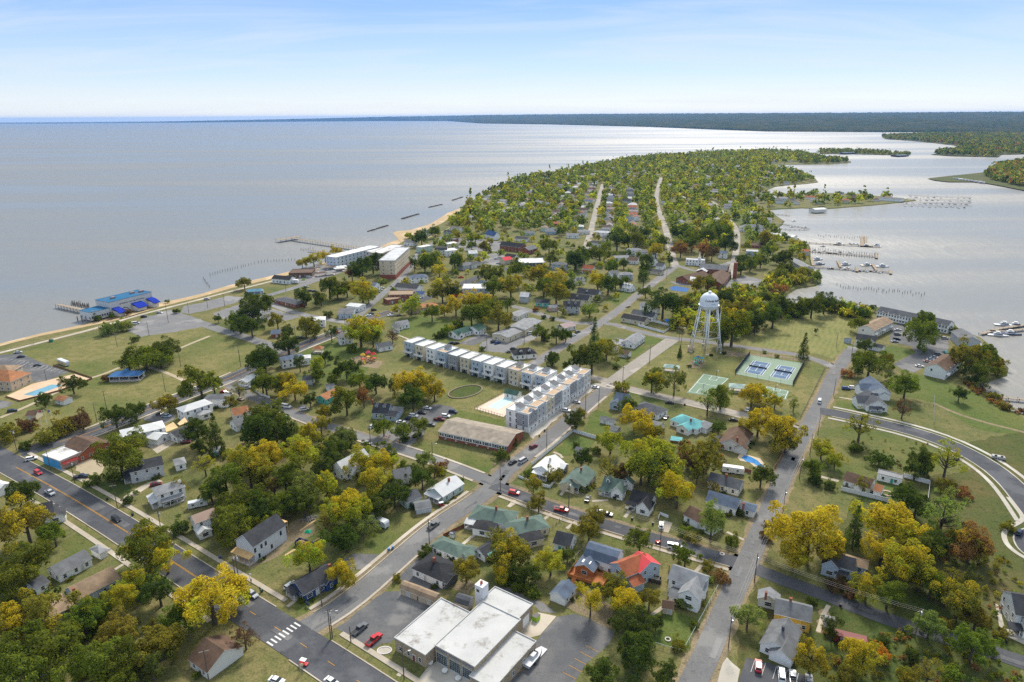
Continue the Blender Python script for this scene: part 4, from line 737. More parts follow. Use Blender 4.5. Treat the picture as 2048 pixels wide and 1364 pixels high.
# ---- brick church and hall
h = house('brick church with grey slate roof and long nave', 'l', 1262,418, 1525,440, 13, 7.5, 3.2, 'mgrey', 'brick', wm='brick', name='church', cat='church', wk='p', gap=4, ex=(('w', -9,5, -9,14, 9,6,2,'g','silver','brick'),), mark='brick church')
house('brown-roofed brick hall with white front gable beside the church', 'l', 1085,535, 1290,490, 14, 3.6, 3.4, 'brown', 'brick', wm='brick', name='church_hall', cat='hall', ex=(('w', -8,3, -8,10, 12,3.4,2.2,'g','wht','brick'),))
house('brown-roofed brick school wing with white gable by the church car park', 'l', 1390,575, 1475,470, 15, 4.5, 3.6, 'brown', 'brick', wm='brick', name='school_wing', cat='school', mark='brick school wing')
ob('brick_tower', MB().box(-1.6,1.6,-1.6,1.6,0,15).mesh('brick_tower', 'brick'), h, (20, -4, 0), 0, CLR['brick'])
h = house('long white clapboard building with small steeple behind the church', 'l', 1120,375, 1300,385, 9, 5.5, .5, 'silver', 'white', 'f', name='meeting_house', cat='building')
ob('steeple', MB().lathe([(1.6,5.5),(1.6,8),(.9,8.2),(.1,15)], 8).mesh('steeple', 'paint'), h, (4, -3, 0), 0, CLR['white'])
# ---- houses around the far end of the business street
for lb, *a in (
    ('blue-roofed white chapel with pointed gable', 'k', 1040,95, 1128,118, 9, 5, 4.6, 'blue', 'white', 'g'),
    ('long brick inn with row of white dormers', 'k', 1180,205, 1385,228, 11, 5.5, 3.6, 'black', 'brick', 'g'),
    ('grey-roofed wing of the brick inn', 'k', 1395,262, 1480,238, 11, 5, 3, 'mgrey', 'brick', 'g'),
    ('mint green two-storey house with white roof', 'k', 850,295, 930,290, 9, 6, 2.6, 'wht', 'pgreen', 'g'),
    ('cream house with red roof by the small car park', 'k', 1175,362, 1250,350, 9, 4.5, 2.4, 'red', 'cream', 'g'),
    ('black-roofed house beside the red-roofed one', 'k', 1225,322, 1315,335, 8, 5, 2.4, 'black', 'white', 'g'),
    ('large white flat-roofed store with black front', 'k', 1330,395, 1580,390, 24, 5, .5, 'wht', 'dgrey', 'f'),
    ('barn-like building with black roof at the main street', 'k', 535,255, 650,255, 13, 6, 3, 'char', 'off', 'm'),
    ('white flat-roofed store at the main street corner', 'k', 615,290, 735,280, 15, 6, .4, 'wht', 'white', 'f'),
    ('white low store behind the barn-like building', 'k', 630,225, 735,215, 14, 5, .4, 'wht', 'off', 'f'),
    ('red brick store with flat roof up the main street', 'k', 645,180, 740,185, 10, 5, .6, 'mgrey', 'brick', 'f'),
    ('pale mint flat-roofed building behind the hotel', 'k', 375,262, 480,240, 9, 6, .4, 'off', 'pgreen', 'f'),
    ('grey hip-roofed house by the overgrown lot', 'k', 800,412, 850,400, 9, 4.5, 2.2, 'mgrey', 'lgrey', 'h'),
    ('grey hip-roofed cottage next to the overgrown lot', 'k', 885,405, 930,395, 8, 4, 2.0, 'dgrey', 'off', 'h'),
    ('white house with grey hip roof and porch below the hotel', 'k', 335,525, 400,520, 10, 5, 2.2, 'bgrey', 'white', 'h'),
    ('white double house with dark blue gables beside the brick shop', 'k', 170,605, 380,625, 11, 4.6, 2.4, 'char', 'white', 'g'),
    ('small blue-roofed annex beside the white double house', 'k', 352,685, 428,688, 7, 3, 1.6, 'blue', 'white', 'g'),
    ('brown flat-roofed brick shop on the avenue', 'k', 85,705, 320,700, 15, 5, .5, 'tanr', 'brick', 'f'),
    ('low brick front of the flat-roofed shop', 'k', 50,765, 180,745, 9, 3.5, .5, 'tanr', 'brick', 'f'),
    ('cream house with rusty orange roof beside the bright lawn', 'k', 350,815, 480,800, 11, 4, 1.6, 'orange', 'beige', 'h'),
    ('pale blue warehouse with white flat roof', 'k', 800,640, 1050,640, 18, 5.5, .5, 'wht', 'lblue', 'f'),
    ('white cottage with scarlet roof', 'k', 735,690, 805,700, 8, 3.2, 3, 'red', 'white', 'g'),
    ('grey gabled house with silver roof at the trees\' edge', 'k', 1360,695, 1440,700, 9, 5, 2.6, 'silver', 'lgrey', 'g'),
    ('small house with dark roof and teal side wall', 'k', 1510,765, 1630,770, 8, 3, 1.8, 'char', 'teal', 'g'),
    ('pink pool house beside the turquoise pool', 'k', 1625,822, 1705,815, 6, 3, 1.4, 'sgrey', 'pink', 'g'),
    ('blue two-storey house beside the large store', 'k', 1700,402, 1768,405, 8, 5.4, 1.8, 'mgrey', 'lblue', 'h'),
    ('white house with grey roof and lawn north of the inn', 'k', 1315,155, 1435,165, 9, 3.4, 2.0, 'char', 'white', 'g'),
    ('low grey-roofed house beyond the inn\'s lawn', 'k', 1385,105, 1490,108, 9, 3.4, 1.8, 'mgrey', 'pgreen', 'g'),
    ('white house with blue roof beside the promenade trees', 'k', 625,95, 700,100, 8, 5, 2, 'char', 'lblue', 'g'),
    ('white beach house near the sand', 'k', 420,100, 480,95, 8, 4.5, 2, 'bgrey', 'white', 'g'),
    ('white beach cottage behind the hotel', 'k', 250,190, 340,200, 8, 4, 2, 'mgrey', 'white', 'g'),
    ('grey-roofed house with wide gables near the beach road', 'k', 690,60, 780,70, 10, 5, 2.4, 'mgrey', 'white', 'g'),
    ('white gabled house behind the blue warehouse', 'k', 965,580, 1035,590, 8, 4.5, 2.6, 'bgrey', 'white', 'g'),
    ('white two-storey twin with grey roof on the far cross street', 'l', 580,268, 650,270, 8, 6, 1.8, 'sgrey', 'white', 'h'),
    ('white twin house next to the porch twin on the cross street', 'l', 668,285, 735,288, 8, 6, 1.8, 'mgrey', 'white', 'h'),
    ('white house with dark door beside the twins', 'l', 735,305, 800,310, 8, 4.5, 1.8, 'sgrey', 'white', 'h'),
    ('brown-roofed white house in front of the twins', 'l', 568,355, 660,362, 9, 4, 2.4, 'brown', 'white', 'g'),
    ('slate-roofed white house right of a dark conifer', 'l', 768,362, 822,372, 9, 4.5, 3, 'bgrey', 'white', 'g'),
    ('small white house with gable porch by the bend', 'l', 845,412, 910,420, 8, 3.6, 2.4, 'dgrey', 'white', 'g'),
    ('low cream house with black roof by the bend', 'l', 760,468, 895,485, 7, 3, 1.4, 'char', 'cream', 'g'),
    ('blue-and-white two-storey house by the light street', 'l', 775,160, 855,165, 9, 5.5, 2.2, 'char', 'lblue', 'h'),
    ('white porch house up the first light street', 'l', 265,100, 355,105, 9, 5.5, 2, 'silver', 'white', 'h'),
    ('white cottage with black roof on the first light street', 'l', 220,195, 320,205, 9, 4.5, 2, 'char', 'off', 'h'),
    ('pale grey hip-roofed cottage left of the light street', 'l', 215,255, 290,258, 8, 4, 2, 'sgrey', 'lgrey', 'h'),
    ('long low house with grey roof above the twins', 'l', 420,345, 560,340, 9, 3.2, 1.4, 'sgrey', 'off', 'g'),
    ('white two-storey house right of the church', 'l', 1435,295, 1520,300, 9, 5.5, 2, 'bgrey', 'white', 'g'),
    ('large grey house with broad roof by the harbour street', 'l', 1690,40, 1825,42, 13, 5, 4, 'sgrey', 'white', 'h'),
    ('long brown-roofed ranch house by the harbour street', 'l', 1705,215, 1880,225, 11, 3, 2, 'brown', 'brick', 'h'),
    ('pale blue flat-roofed house by the harbour street', 'l', 1700,285, 1810,290, 10, 3.6, .8, 'silver', 'lblue', 'g'),
    ('white house with black roof by the church car park trees', 'l', 1740,335, 1830,345, 9, 3.2, 1.6, 'char', 'white', 'g'),
    ('grey-roofed house left of the far lawn', 'l', 70,95, 150,90, 9, 4, 2, 'sgrey', 'off', 'h'),
    ('grey waterfront house with blue roof beside the resort drive', 'j', 900,745, 1030,775, 11, 3.2, 1.4, 'dgrey', 'brick', 'h'),
    ('blue corner shop with grey gable roof', 'j', 1440,855, 1580,850, 16, 4, 2, 'mgrey', 'lblue', 'g'),
    ('white flat-roofed house behind the blue corner shop', 'j', 1540,800, 1660,815, 9, 4, 1.0, 'wht', 'white', 'g'),
    ('white hip-roofed house beside the blooming shrubs', 'j', 1160,935, 1240,930, 9, 5.4, 1.6, 'wht', 'white', 'h'),
    ('brick cottage with blue-grey roof under the great oak', 'j', 785,1060, 870,1055, 8, 3, 1.8, 'bgrey', 'brick', 'g'),
    ('white beachfront restaurant with black roof', 'j', 815,530, 985,545, 9, 4, 2.4, 'black', 'white', 'g'),
    ('rambling brown beachfront restaurant with flat roof', 'j', 970,495, 1190,490, 18, 4.5, .4, 'brown', 'brown', 'f'),
    ('small blue-roofed house behind the restaurant trees', 'j', 1740,600, 1800,605, 9, 4, 2, 'bgrey', 'white', 'g'),
    ('white porch house left of the avenue parking', 'j', 1955,1000, 2010,995, 8, 4, 2, 'mgrey', 'white', 'g'),
    ('tan resort wing with hip roof and round window', 'e', -120,215, 60,225, 14, 6, 4, 'orange', 'beige', 'h'),
    ('lower resort wing with sand-coloured roof', 'e', -150,190, 30,185, 12, 5, 3, 'tanr', 'beige', 'h')):
    tt, x1, y1, x2, y2, W, hw, rs, rc, wc, ty = a
    far = y1 < 330 and tt in 'kl'
    house(lb, tt, x1, y1, x2, y2, W, hw, rs, rc, wc, ty, wm='brick' if wc == 'brick' else 'siding', win='f' if far else 'fr', gap=4.2 if far else 3.6, name='store' if 'store' in lb or 'shop' in lb else 'house', cat='store' if 'store' in lb or 'shop' in lb else 'house', door=not far)
for i, (w, ph) in enumerate(((0, 'blue-roofed chapel'),)): MARKS.append((P('k', 1085,160), ph))
MARKS += [(P('k', 1280,280), 'brick inn'), (P('k', 880,390), 'mint two-storey house'), (P('k', 1450,440), 'large flat-roofed store'), (P('k', 930,700), 'blue warehouse'), (P('k', 770,740), 'scarlet-roofed cottage'), (P('k', 420,880), 'rusty-roofed cream house'), (P('k', 200,780), 'flat-roofed brick shop'), (P('j', 1500,930), 'blue corner shop'), (P('j', 1080,540), 'beachfront restaurant'), (P('l', 650,330), 'white twin houses'), (P('l', 1760,100), 'large grey harbour house'), (P('e', 20,330), 'tan resort'), (P('j', 960,800), 'low waterfront house')]
# ------------------------------------------------------------------ special buildings
def flatblock(root, nm, a, b, W, h, par, roofc, wallc, wm='siding', rm='flat_roof', side=1):
    """a flat-roofed block: near roof edge a->b (world, at its top), W metres deep away from the viewer; returns local frame"""
    d = b-a; L = d.length; ang = math.atan2(d.y, d.x); U = d/L; V = Vector((-U.y, U.x, 0))*side; c = (a+b)/2+V*W/2
    o = empty('block', (c.x, c.y, 0), ang) if root is None else root
    return L, ang, c
# fire station: three flat white-roofed blocks, chimney tower
def fs_block(label_root, t, q, h, par, wallc, pre):
    pts = PL(t, *q, z=h+par); a, b, c_, d_ = pts; return pts
root = None
hA, hB, hC, hR = 4.4, 5.6, 3.8, 5.0
pA = PL('w', 675,650, 970,815, 1310,410, 1070,285, z=hA+.3)     # near-left, near-right, far-right, far-left
pB = PL('w', 1030,712, 1395,912, 1770,470, 1440,320, z=hB+.3)
pC = PL('w', 1325,1005, 1600,1110, 1880,655, 1715,575, z=hC+.3)
pR = PL('w', 1440,318, 1770,466, 1897,345, 1545,185, z=hR+.3)
og = P('w', 1030,712); ang = math.atan2(*(reversed(((pB[1]-pB[0]).x, (pB[1]-pB[0]).y))))
fs = empty('fire_station', (pB[0].x, pB[0].y, 0), ang); tag(fs, 'tan brick fire station with three white flat roofs and garage bays', 'fire station'); MARKS.append((P('w', 1200,700), 'fire station'))
Rm = Matrix.Rotation(-ang, 3, 'Z')
def loc_(v): q = Rm @ (v-Vector((pB[0].x, pB[0].y, 0))); return q
def rect(pts):
    q = [loc_(p) for p in pts]; x0 = (q[0].x+q[3].x)/2; x1 = (q[1].x+q[2].x)/2; y0 = (q[0].y+q[1].y)/2; y1 = (q[2].y+q[3].y)/2; return x0, x1, y0, y1
FB = {}
for nm, pts, h in (('office', pA, hA), ('bay', pB, hB), ('side', pC, hC), ('rear', pR, hR)):
    x0, x1, y0, y1 = rect(pts); FB[nm] = (x0, x1, y0, y1); e = {'office': 0, 'bay': .02, 'side': .04, 'rear': .06}[nm]
    ob(nm+'_wall', MB().box(x0, x1, y0+e, y1-e, 0, h).mesh('wall', 'brick'), fs, color=(.40,.32,.22))
    ob(nm+'_roof', roof_flat(x1-x0+.3, y1-y0+.3, h, .35).mesh('roof', 'flat_roof'), fs, ((x0+x1)/2, (y0+y1)/2, 0), 0, (.47,.47,.455))
x0, x1, y0, y1 = FB['bay']; w = (x1-x0)/3
for i in range(3):
    cx = x0+w*(i+.5); g = MB(); g.box(-w*.42, w*.42, -.06, .02, 0, 3.9); gd = ob('bay_door', g.mesh('bay_door', 'paint'), fs, (cx, y0-.02, 0), 0, (.45,.5,.5))
    gl = MB(); nx, nz = 6, 5
    for a in range(nx):
        for b in range(nz): gl.box(-w*.40+w*.8*a/nx+.06, -w*.40+w*.8*(a+1)/nx-.06, -.10, -.05, .5+.66*b, .5+.66*b+.54)
    pn = ob('panes', gl.mesh('panes', 'glass'), gd); pn['kind'] = 'stuff'
    ob('lettering_band', MB().box(-w*.42, w*.42, -.05, 0, 4.6, 5.2).mesh('band', 'paint'), fs, (cx, y0-.03, 0), 0, (.2,.2,.24))
for u in (.18, .45, .82): ob('window', WIN['s'], fs, (FB['office'][0]+(FB['office'][1]-FB['office'][0])*u, FB['office'][2]-.03, 1.1))
ob('door', DOOR, fs, (FB['office'][0]+(FB['office'][1]-FB['office'][0])*.62, FB['office'][2]-.02, .1), 0, (.2,.06,.04))
for u in (.2, .45, .7, .9): ob('window', WIN['s'], fs, (FB['side'][1]+.03, FB['side'][2]+(FB['side'][3]-FB['side'][2])*u, 1.1), math.pi/2)
ob('side_door', GDOOR, fs, (FB['rear'][1]+.03, (FB['rear'][2]+FB['rear'][3])/2, 0), math.pi/2, CLR['white'], (1.3,1,1.5))
tw = loc_(P('w', 1438,165, 9.4)); ob('tower', MB().box(-1.5,1.5,-1.5,1.5,0,9.4).mesh('tower', 'paint'), fs, (tw.x, tw.y, 0), 0, (.66,.67,.70)); ob('tower_vent', MB().box(-.5,.5,-.06,.06,0,.9).mesh('vent', 'glass'), fs, (tw.x-.3, tw.y-1.53, 7.2)); ob('chimney_pot', MB().lathe([(.45,0),(.4,.9),(.3,1.0)], 10).mesh('pot', 'brick'), fs, (tw.x, tw.y, 9.4), 0, (.5,.14,.06))
for k, u in enumerate((-.05, .33, .67, 1.0)):
    pl = ob('planter', MB().lathe([(.5,0),(.8,.5),(.85,.75)], 12).mesh('planter', 'concrete'), None, (fs.matrix_world @ Vector((0,0,0)))); q = Vector((pB[0].x, pB[0].y, 0))+Matrix.Rotation(ang, 3, 'Z') @ Vector((x0+(x1-x0)*u, y0-1.6, .1)); pl.location = q; pl.color = (.7,.7,.68,1)
    tag(pl, 'round white planter between fire station bays, number %s from the parked pickups' % ('one','two','three','four')[k], 'planter', 'planters at the fire station')
# school
h = house('long brick school annexe with ribbon windows and low tan roof', 'f', 1480,600, 1990,705, 17, 3.9, 2.2, 'stone', 'brick', wm='brick', name='school', cat='school', win='', door=False, mark='brick school annexe')
Ls = (P('f', 1990,705, 6.1)-P('f', 1480,600, 6.1)).length
ob('window_band', MB().box(-Ls/2+.4, Ls/2-.4, -8.58, -8.4, 1.5, 3.7).mesh('band', 'paint'), h, color=CLR['white'])
for i in range(28): ob('window', WIN['s'], h, (-Ls/2+1.2+(Ls-2.4)*i/27+(.25 if i % 4 > 1 else 0), -8.6, 1.95), 0)
for i in range(6): ob('air_conditioner', MB().box(-.45,.45,-.5,0,0,.6).mesh('ac', 'metal'), h, (-Ls/2+4+i*(Ls-8)/5, -8.55, .6), 0, (.6,.6,.6))
# townhouses: a row of narrow three-storey boxes
def townhouse(label, c, ang, w, d, hgt, wall, band, roofstep, balcony, group, front_windows):
    r = empty('townhouse', (c.x, c.y, 0), ang); tag(r, label, 'townhouse', group)
    ob('wall', MB().box(-w/2, w/2, -d/2, d/2, 0, hgt).mesh('wall', 'siding'), r, color=CLR[wall])
    ob('roof', roof_flat(w+.1, d+.1, hgt, .45).mesh('roof', 'flat_roof'), r, color=(.66,.66,.64))
    if band: ob('facade', MB().box(-w/2+.25, w/2-.25, -d/2-.07, -d/2+.02, 2.9, hgt-.3).mesh('facade', 'siding'), r, color=CLR[band])
    for f in range(front_windows):
        for u in ((-.22, .22) if f % 2 == 0 else (-.2, .24)): ob('window', WIN['s'], r, (u*w, -d/2-.09, 1.0+3.0*f if f else 1.0), 0)
    ob('window', WIN['s'], r, (w/2+.01, -d*.2, 4), math.pi/2); ob('window', WIN['s'], r, (w/2+.01, d*.2, 7), math.pi/2); ob('window', WIN['q'], r, (-w/2-.01, -d*.2, 4), -math.pi/2)
    ob('trim', MB().box(-w/2-.06, w/2+.06, -d/2-.12, -d/2, hgt*.34, hgt*.34+.22).mesh('trim', 'white_trim'), r)
    ob('garage_door' if not balcony and roofstep else 'carport_opening', MB().box(-w*.3, w*.3, -d/2-.11, -d/2+.02, 0, 2.2).mesh('opening', 'siding' if not balcony and roofstep else 'glass'), r, color=(.66,.66,.64))
    if balcony:
        bl = ob('balcony', MB().box(-w/2+.2, w/2-.2, -d/2-1.9, -d/2, 2.9, 3.1).mesh('balcony', 'white_trim'), r)
        for x in (-w/2+.3, w/2-.3): ob('balcony_post', MB().box(x-.09, x+.09, -d/2-1.85, -d/2-1.67, 0, 2.9).mesh('post', 'white_trim'), bl)
        ob('balcony_rail', MB().box(-w/2+.2, w/2-.2, -d/2-1.9, -d/2-1.84, 3.1, 4.1).mesh('rail', 'white_trim'), bl)
        ob('balcony_door', MB().box(-.8, .8, -d/2-.1, -d/2, 3.1, 5.2).mesh('balcony_door', 'glass'), r)
    if roofstep:
        pm = MB().prismx([(-1.6,hgt+.1),(1.6,hgt+.1),(1.6,hgt+2.6),(-1.6,hgt+1.2)], -w*.28, w*.22)
        ph = ob('roof_hatch', pm.mesh('roof_hatch', 'siding'), r, (0, d*.05, 0), 0, CLR[wall])
        ob('hatch_roof', MB().prismx([(-1.75,hgt+1.22),(1.7,hgt+2.68),(1.7,hgt+2.8),(-1.75,hgt+1.34)], -w*.30, w*.24).mesh('hatch_roof', 'shingle'), ph, color=CLR['mgrey'])
        ob('roof_deck', MB().box(-w/2+.5, w/2-.5, -d/2+.5, -d*.14, hgt+.07, hgt+.16).mesh('roof_deck', 'wood'), r, color=(.45,.33,.22))
    return r
xs = [(160,205), (258,235), (355,262), (455,290), (555,320), (660,345), (762,372), (872,398), (980,425), (1098,450), (1215,480), (1335,505)]   # v tile: facade top centres
walls = ['lblue','cream','white','lblue','grey','cream','lblue','white','lgrey','cream','white','white']; colw = ['light blue','cream','white','blue-grey','grey','pale cream','steel blue','plain white','lavender grey','buff','white','white']
th_h = 9.4; pts = [P('v', x, y-5, th_h) for x, y in xs]; dvv = (pts[9]-pts[0]).normalized(); angA = math.atan2(dvv.y, dvv.x); pitchA = (pts[9]-pts[0]).length/9
back = Vector((-dvv.y, dvv.x, 0))
ordn = ['first','second','third','fourth','fifth','sixth','seventh','eighth','ninth','tenth','eleventh','twelfth']
for i, p in enumerate(pts):
    w = pitchA*.75; d = 12.0; c = p+back*d/2; c.z = 0
    townhouse('%s three-storey townhouse, %s from the playground end of the row' % (colw[i], ordn[i]), c, angA, w, d, th_h, walls[i], 'lblue' if walls[i] == 'white' and i > 9 else (None if walls[i] in ('white','cream') else walls[i]), i in (3, 9, 10, 11), i in (0,1,3,6,7,8,10,11), 'townhouses in the long row', 3)
MARKS.append((pts[3]+back*3, 'long townhouse row')); MARKS.append((pts[9], 'end of the townhouse row'))
q0, q1 = P('v', 1235,845, 9.6), P('v', 1795,455, 9.6); dB = (q1-q0).normalized(); angB = math.atan2(dB.y, dB.x); nB = 8; LB = (q1-q0).length/nB; bk = Vector((-dB.y, dB.x, 0))
colB = ['grey','lgrey','cream','grey','white','grey','lgrey','off']; txt = ['dark-panelled','pale grey','cream','slate grey','white wide-fronted','grey-gabled','silver grey','off-white']
for i in range(nB):
    c = q0+dB*LB*(i+.5)+bk*6.5+bk*(.5 if i % 2 else 0); c.z = 0
    r = townhouse('%s street-facing townhouse, %s from the school end' % (txt[i], ordn[i]), c, angB, LB*.985, 13, 9.6+(.4 if i % 2 else 0), 'white', colB[i], True, False, 'townhouses facing the street', 3)
    if i == 0:
        for y_ in (-3.5, .5, 4): [ob('window', WIN['p'], r, (-LB/2-.05, y_, z_), -math.pi/2) for z_ in (1, 4, 7)]
        ob('end_panel', MB().box(-.04,.02,-6,.5,2.8,9.2).mesh('end_panel', 'siding'), r, (-LB*.4925-.03, 0, 0), 0, CLR['grey'])
    if i % 2 == 0: ob('front_gable', MB().prism([(-2,9.3),(2,9.3),(0,11.2)], -6.9, -4.5).mesh('front_gable', 'siding'), r, color=CLR[colB[i]]); 
MARKS.append((q0+bk*6, 'street-facing townhouses'))
# pool beside the townhouses
def pool(label, t, deck, water, deckc=(.55,.40,.27), wc=(.28,.62,.70), name='swimming_pool', hdeck=.12):
    dk = PL(t, *deck); wt = PL(t, *water); c = sum(wt, Vector())/len(wt); r = empty(name, (c.x, c.y, 0)); tag(r, label, 'pool')
    for nm, pts, z, mt, cl in (('deck', dk, hdeck, 'concrete', deckc), ('pool_basin', wt, hdeck+.03, 'pool_water', wc)):
        n = len(pts); m = MB(); vs = [Vector((p.x-c.x, p.y-c.y, 0)) for p in pts]
        m.poly([(v.x, v.y, z) for v in vs]+[(v.x, v.y, .0) for v in vs], [tuple(q) for q in tessellate_polygon([vs])]+[(i, (i+1) % n, n+(i+1) % n, n+i) for i in range(n)])
        ob(nm, m.mesh(nm, mt), r, color=cl)
    MARKS.append((c, name.replace('_', ' '))) if False else None
    return r
pool('turquoise rectangular pool with pale deck beside the townhouses', 'v', (755,790, 1040,640, 1185,690, 1010,865), (870,770, 1025,688, 1110,715, 960,800), (.62,.50,.40), (.50,.70,.72))
MARKS.append((P('v', 980,750), 'townhouse pool'))
shed('white pool house with dark green roof beside the townhouse pool', 'v', 1040,612, 1150,635, 5.5, 'dgreen', 'white', 2.7, 1.5, win='f', name='pool_house')
pool('long blue hotel lap pool on a tan deck beside the resort', 'e', (50,420, 240,330, 560,255, 670,290, 440,375, 150,455), (175,410, 390,335, 470,340, 260,420), (.58,.42,.28), (.14,.32,.40))
pool('curved bright blue pool with tan surround near the brown-roofed house', 'g', (1780,880, 1800,855, 1850,860, 1900,875, 1950,890, 1990,940, 1980,985, 1930,970, 1870,920, 1800,905), (1810,885, 1830,865, 1880,878, 1930,905, 1985,960, 1960,972, 1900,925, 1850,915), (.52,.42,.30), (.04,.20,.46))
ob_ = shed('turquoise covered hot tub with wooden rim', 'g', 1285,735, 1360,745, 4.0, 'tealr', 'cedar', 1.0, .12, name='hot_tub', cat='hot tub', door=False)
pool('small turquoise pool with pale deck behind the pink pool house', 'k', (1700,880, 1760,850, 1820,870, 1780,900), (1715,880, 1760,855, 1805,870, 1765,893), (.6,.55,.5), (.15,.55,.55))
# hotel
def slab_building(name, label, cat, t, nl, nr, fl, h, par, roofc, wallc, wm='paint', base=None, floors=4, bays=10, bays_r=4, mark=None, group=None):
    """roof corners in the photo: near-left, near-right, far along the left-right edge are given by depth fl metres"""
    a, b = P(t, *nl, h), P(t, *nr, h); d = b-a; L = d.length; an = math.atan2(d.y, d.x); U = d/L; V = Vector((-U.y, U.x, 0)); c = (a+b)/2+V*fl/2
    r = empty(name, (c.x, c.y, 0), an); tag(r, label, cat, group)
    ob('wall', MB().box(-L/2, L/2, -fl/2, fl/2, base[0] if base else 0, h).mesh('wall', wm), r, color=wallc)
    if base: ob('base_wall', MB().box(-L/2-.08, L/2+.08, -fl/2-.08, fl/2+.08, 0, base[0]).mesh('base_wall', 'brick'), r, color=base[1])
    ob('roof', roof_flat(L+.6, fl+.6, h, par).mesh('roof', 'flat_roof'), r, color=roofc)
    z0 = base[0] if base else .8; st = (h-z0)/floors
    for f in range(floors):
        for i in range(bays): ob('window', WIN['s'], r, (-L/2+L*(i+.5)/bays, -fl/2-.02, z0+st*f+.7), 0, None, (1.5,1,1.25))
        for i in range(bays_r): ob('window', WIN['s'], r, (L/2+.02, -fl/2+fl*(i+.5)/bays_r, z0+st*f+.7), math.pi/2); ob('window', WIN['s'], r, (-L/2-.02, -fl/2+fl*(i+.5)/bays_r, z0+st*f+.7), -math.pi/2)
    if mark: MARKS.append((c.copy(), mark))
    return r
slab_building('hotel', 'five-storey cream and brick hotel with flat white roof', 'hotel', 'x', (1390,575), (1672,325), 15, 17.5, .6, (.50,.51,.52), (.62,.52,.38), base=(4.2, (.30,.10,.07)), floors=4, bays=12, bays_r=2, mark='hotel')
slab_building('hotel_wing', 'pinkish four-storey wing behind the hotel', 'hotel', 'x', (1160,440), (1560,290), 14, 14.5, .6, (.62,.60,.57), (.55,.42,.34), floors=4, bays=10, bays_r=4)
slab_building('apartment_block', 'long white three-storey apartment block beside the beach', 'apartments', 'x', (300,515), (1120,310), 14, 11, .5, (.74,.74,.72), (.55,.62,.68), floors=3, bays=12, bays_r=3, mark='white apartment block')
slab_building('apartment_block', 'grey link block between the white apartments and the hotel', 'apartments', 'x', (840,400), (1170,440), 26, 11.5, .5, (.66,.65,.62), (.56,.54,.50), floors=3, bays=4, bays_r=5)
# riverboat-style restaurant over the water, blue roofs
rv = slab_building('waterfront_hall', 'white waterfront hall with blue flat roof over the river', 'hall', 'C', (1085,510), (1755,345), 17, 11, .15, (.012,.115,.24), (.58,.58,.56), floors=1, bays=1, bays_r=1, mark='blue-roofed waterfront hall')
for o in [c for c in rv.children if c.name.startswith('window')]: bpy.data.objects.remove(o)
Lr = (P('C', 1755,345, 11)-P('C', 1085,510, 11)).length
def textobj(body, size, parent, loc, rot, color, name='lettering', ext=.03):
    cu = bpy.data.curves.new(name, 'FONT'); cu.body = body; cu.size = size; cu.extrude = ext; cu.align_x = 'CENTER'
    o = bpy.data.objects.new(name, cu); COL.objects.link(o); dg = bpy.context.evaluated_depsgraph_get(); me = bpy.data.meshes.new_from_object(o.evaluated_get(dg)); bpy.data.objects.remove(o)
    me.materials.clear(); me.materials.append(M['paint']); o = ob(name, me, parent, loc, rot=rot, color=color); o['kind'] = 'stuff'; return o
textobj('RIVERBOAT ON THE POTOMAC', 1.5, rv, (.5, -8.56, 7.2), (math.pi/2, 0, 0), (.04,.04,.05))
for k, (r0, cl) in enumerate(((4.2, (.16,.16,.18)), (3.3, (.6,.6,.6)), (2.6, (.3,.08,.09)), (2.0, (.62,.62,.62)), (1.0, (.05,.06,.08)))):
    m = MB(); n = 20; m.poly([(r0*math.cos(math.pi*i/n), 0, r0*math.sin(math.pi*i/n)) for i in range(n+1)]+[(r0*math.cos(math.pi*i/n), .05, r0*math.sin(math.pi*i/n)) for i in range(n+1)], [tuple(range(n+1))]+[(i, i+1, n+2+i, n+1+i) for i in range(n)])
    ob('paddle_wheel_emblem', m.mesh('emblem', 'paint'), rv, (-Lr/2+11.5, -8.53-.03*k, .3), 0, cl)
for u, v in ((-.25,0), (.22,1), (.40,-1)): ob('roof_unit', MB().box(-1.6,1.6,-1.2,1.2,11.1,12.4).mesh('roof_unit', 'metal'), rv, (u*Lr, v, 0), 0, (.35,.25,.22))
def awning(par, x, y, w, dp, z):
    ob('entry', MB().box(-w*.42, w*.42, -dp*.8, -.02, 0, z-2.2).mesh('entry', 'siding'), par, (x, y, 0), 0, CLR['off'])
    ob('awning', MB().prismx([(-dp,z-2.9),(-dp*.5,z-.8),(0,z),(0,z-.5),(-dp*.5,z-1.6),(-dp,z-3.3)], -w/2, w/2).mesh('awning', 'cloth'), par, (x, y, 0), 0, (.012,.035,.33))
awning(rv, -Lr/2+4, -8.6, 6, 9, 6); awning(rv, Lr*.10, -8.6, 9, 8, 6); awning(rv, Lr*.42, -8.6, 6, 9, 6.8)
lw = slab_building('waterfront_annex', 'low blue-roofed annex on stilts beside the waterfront hall', 'hall', 'C', (790,672), (1105,595), 14, 6.5, .15, (.012,.115,.24), (.58,.60,.60), floors=1, bays=8, bays_r=3)
for x in (-9, -6): 
    for y in (-6, 0, 6): ob('stilt', MB().box(-.3,.3,-.3,.3,-2.5,2.6).mesh('stilt', 'concrete'), lw, (x-2, y, 0), 0, (.25,.24,.22))
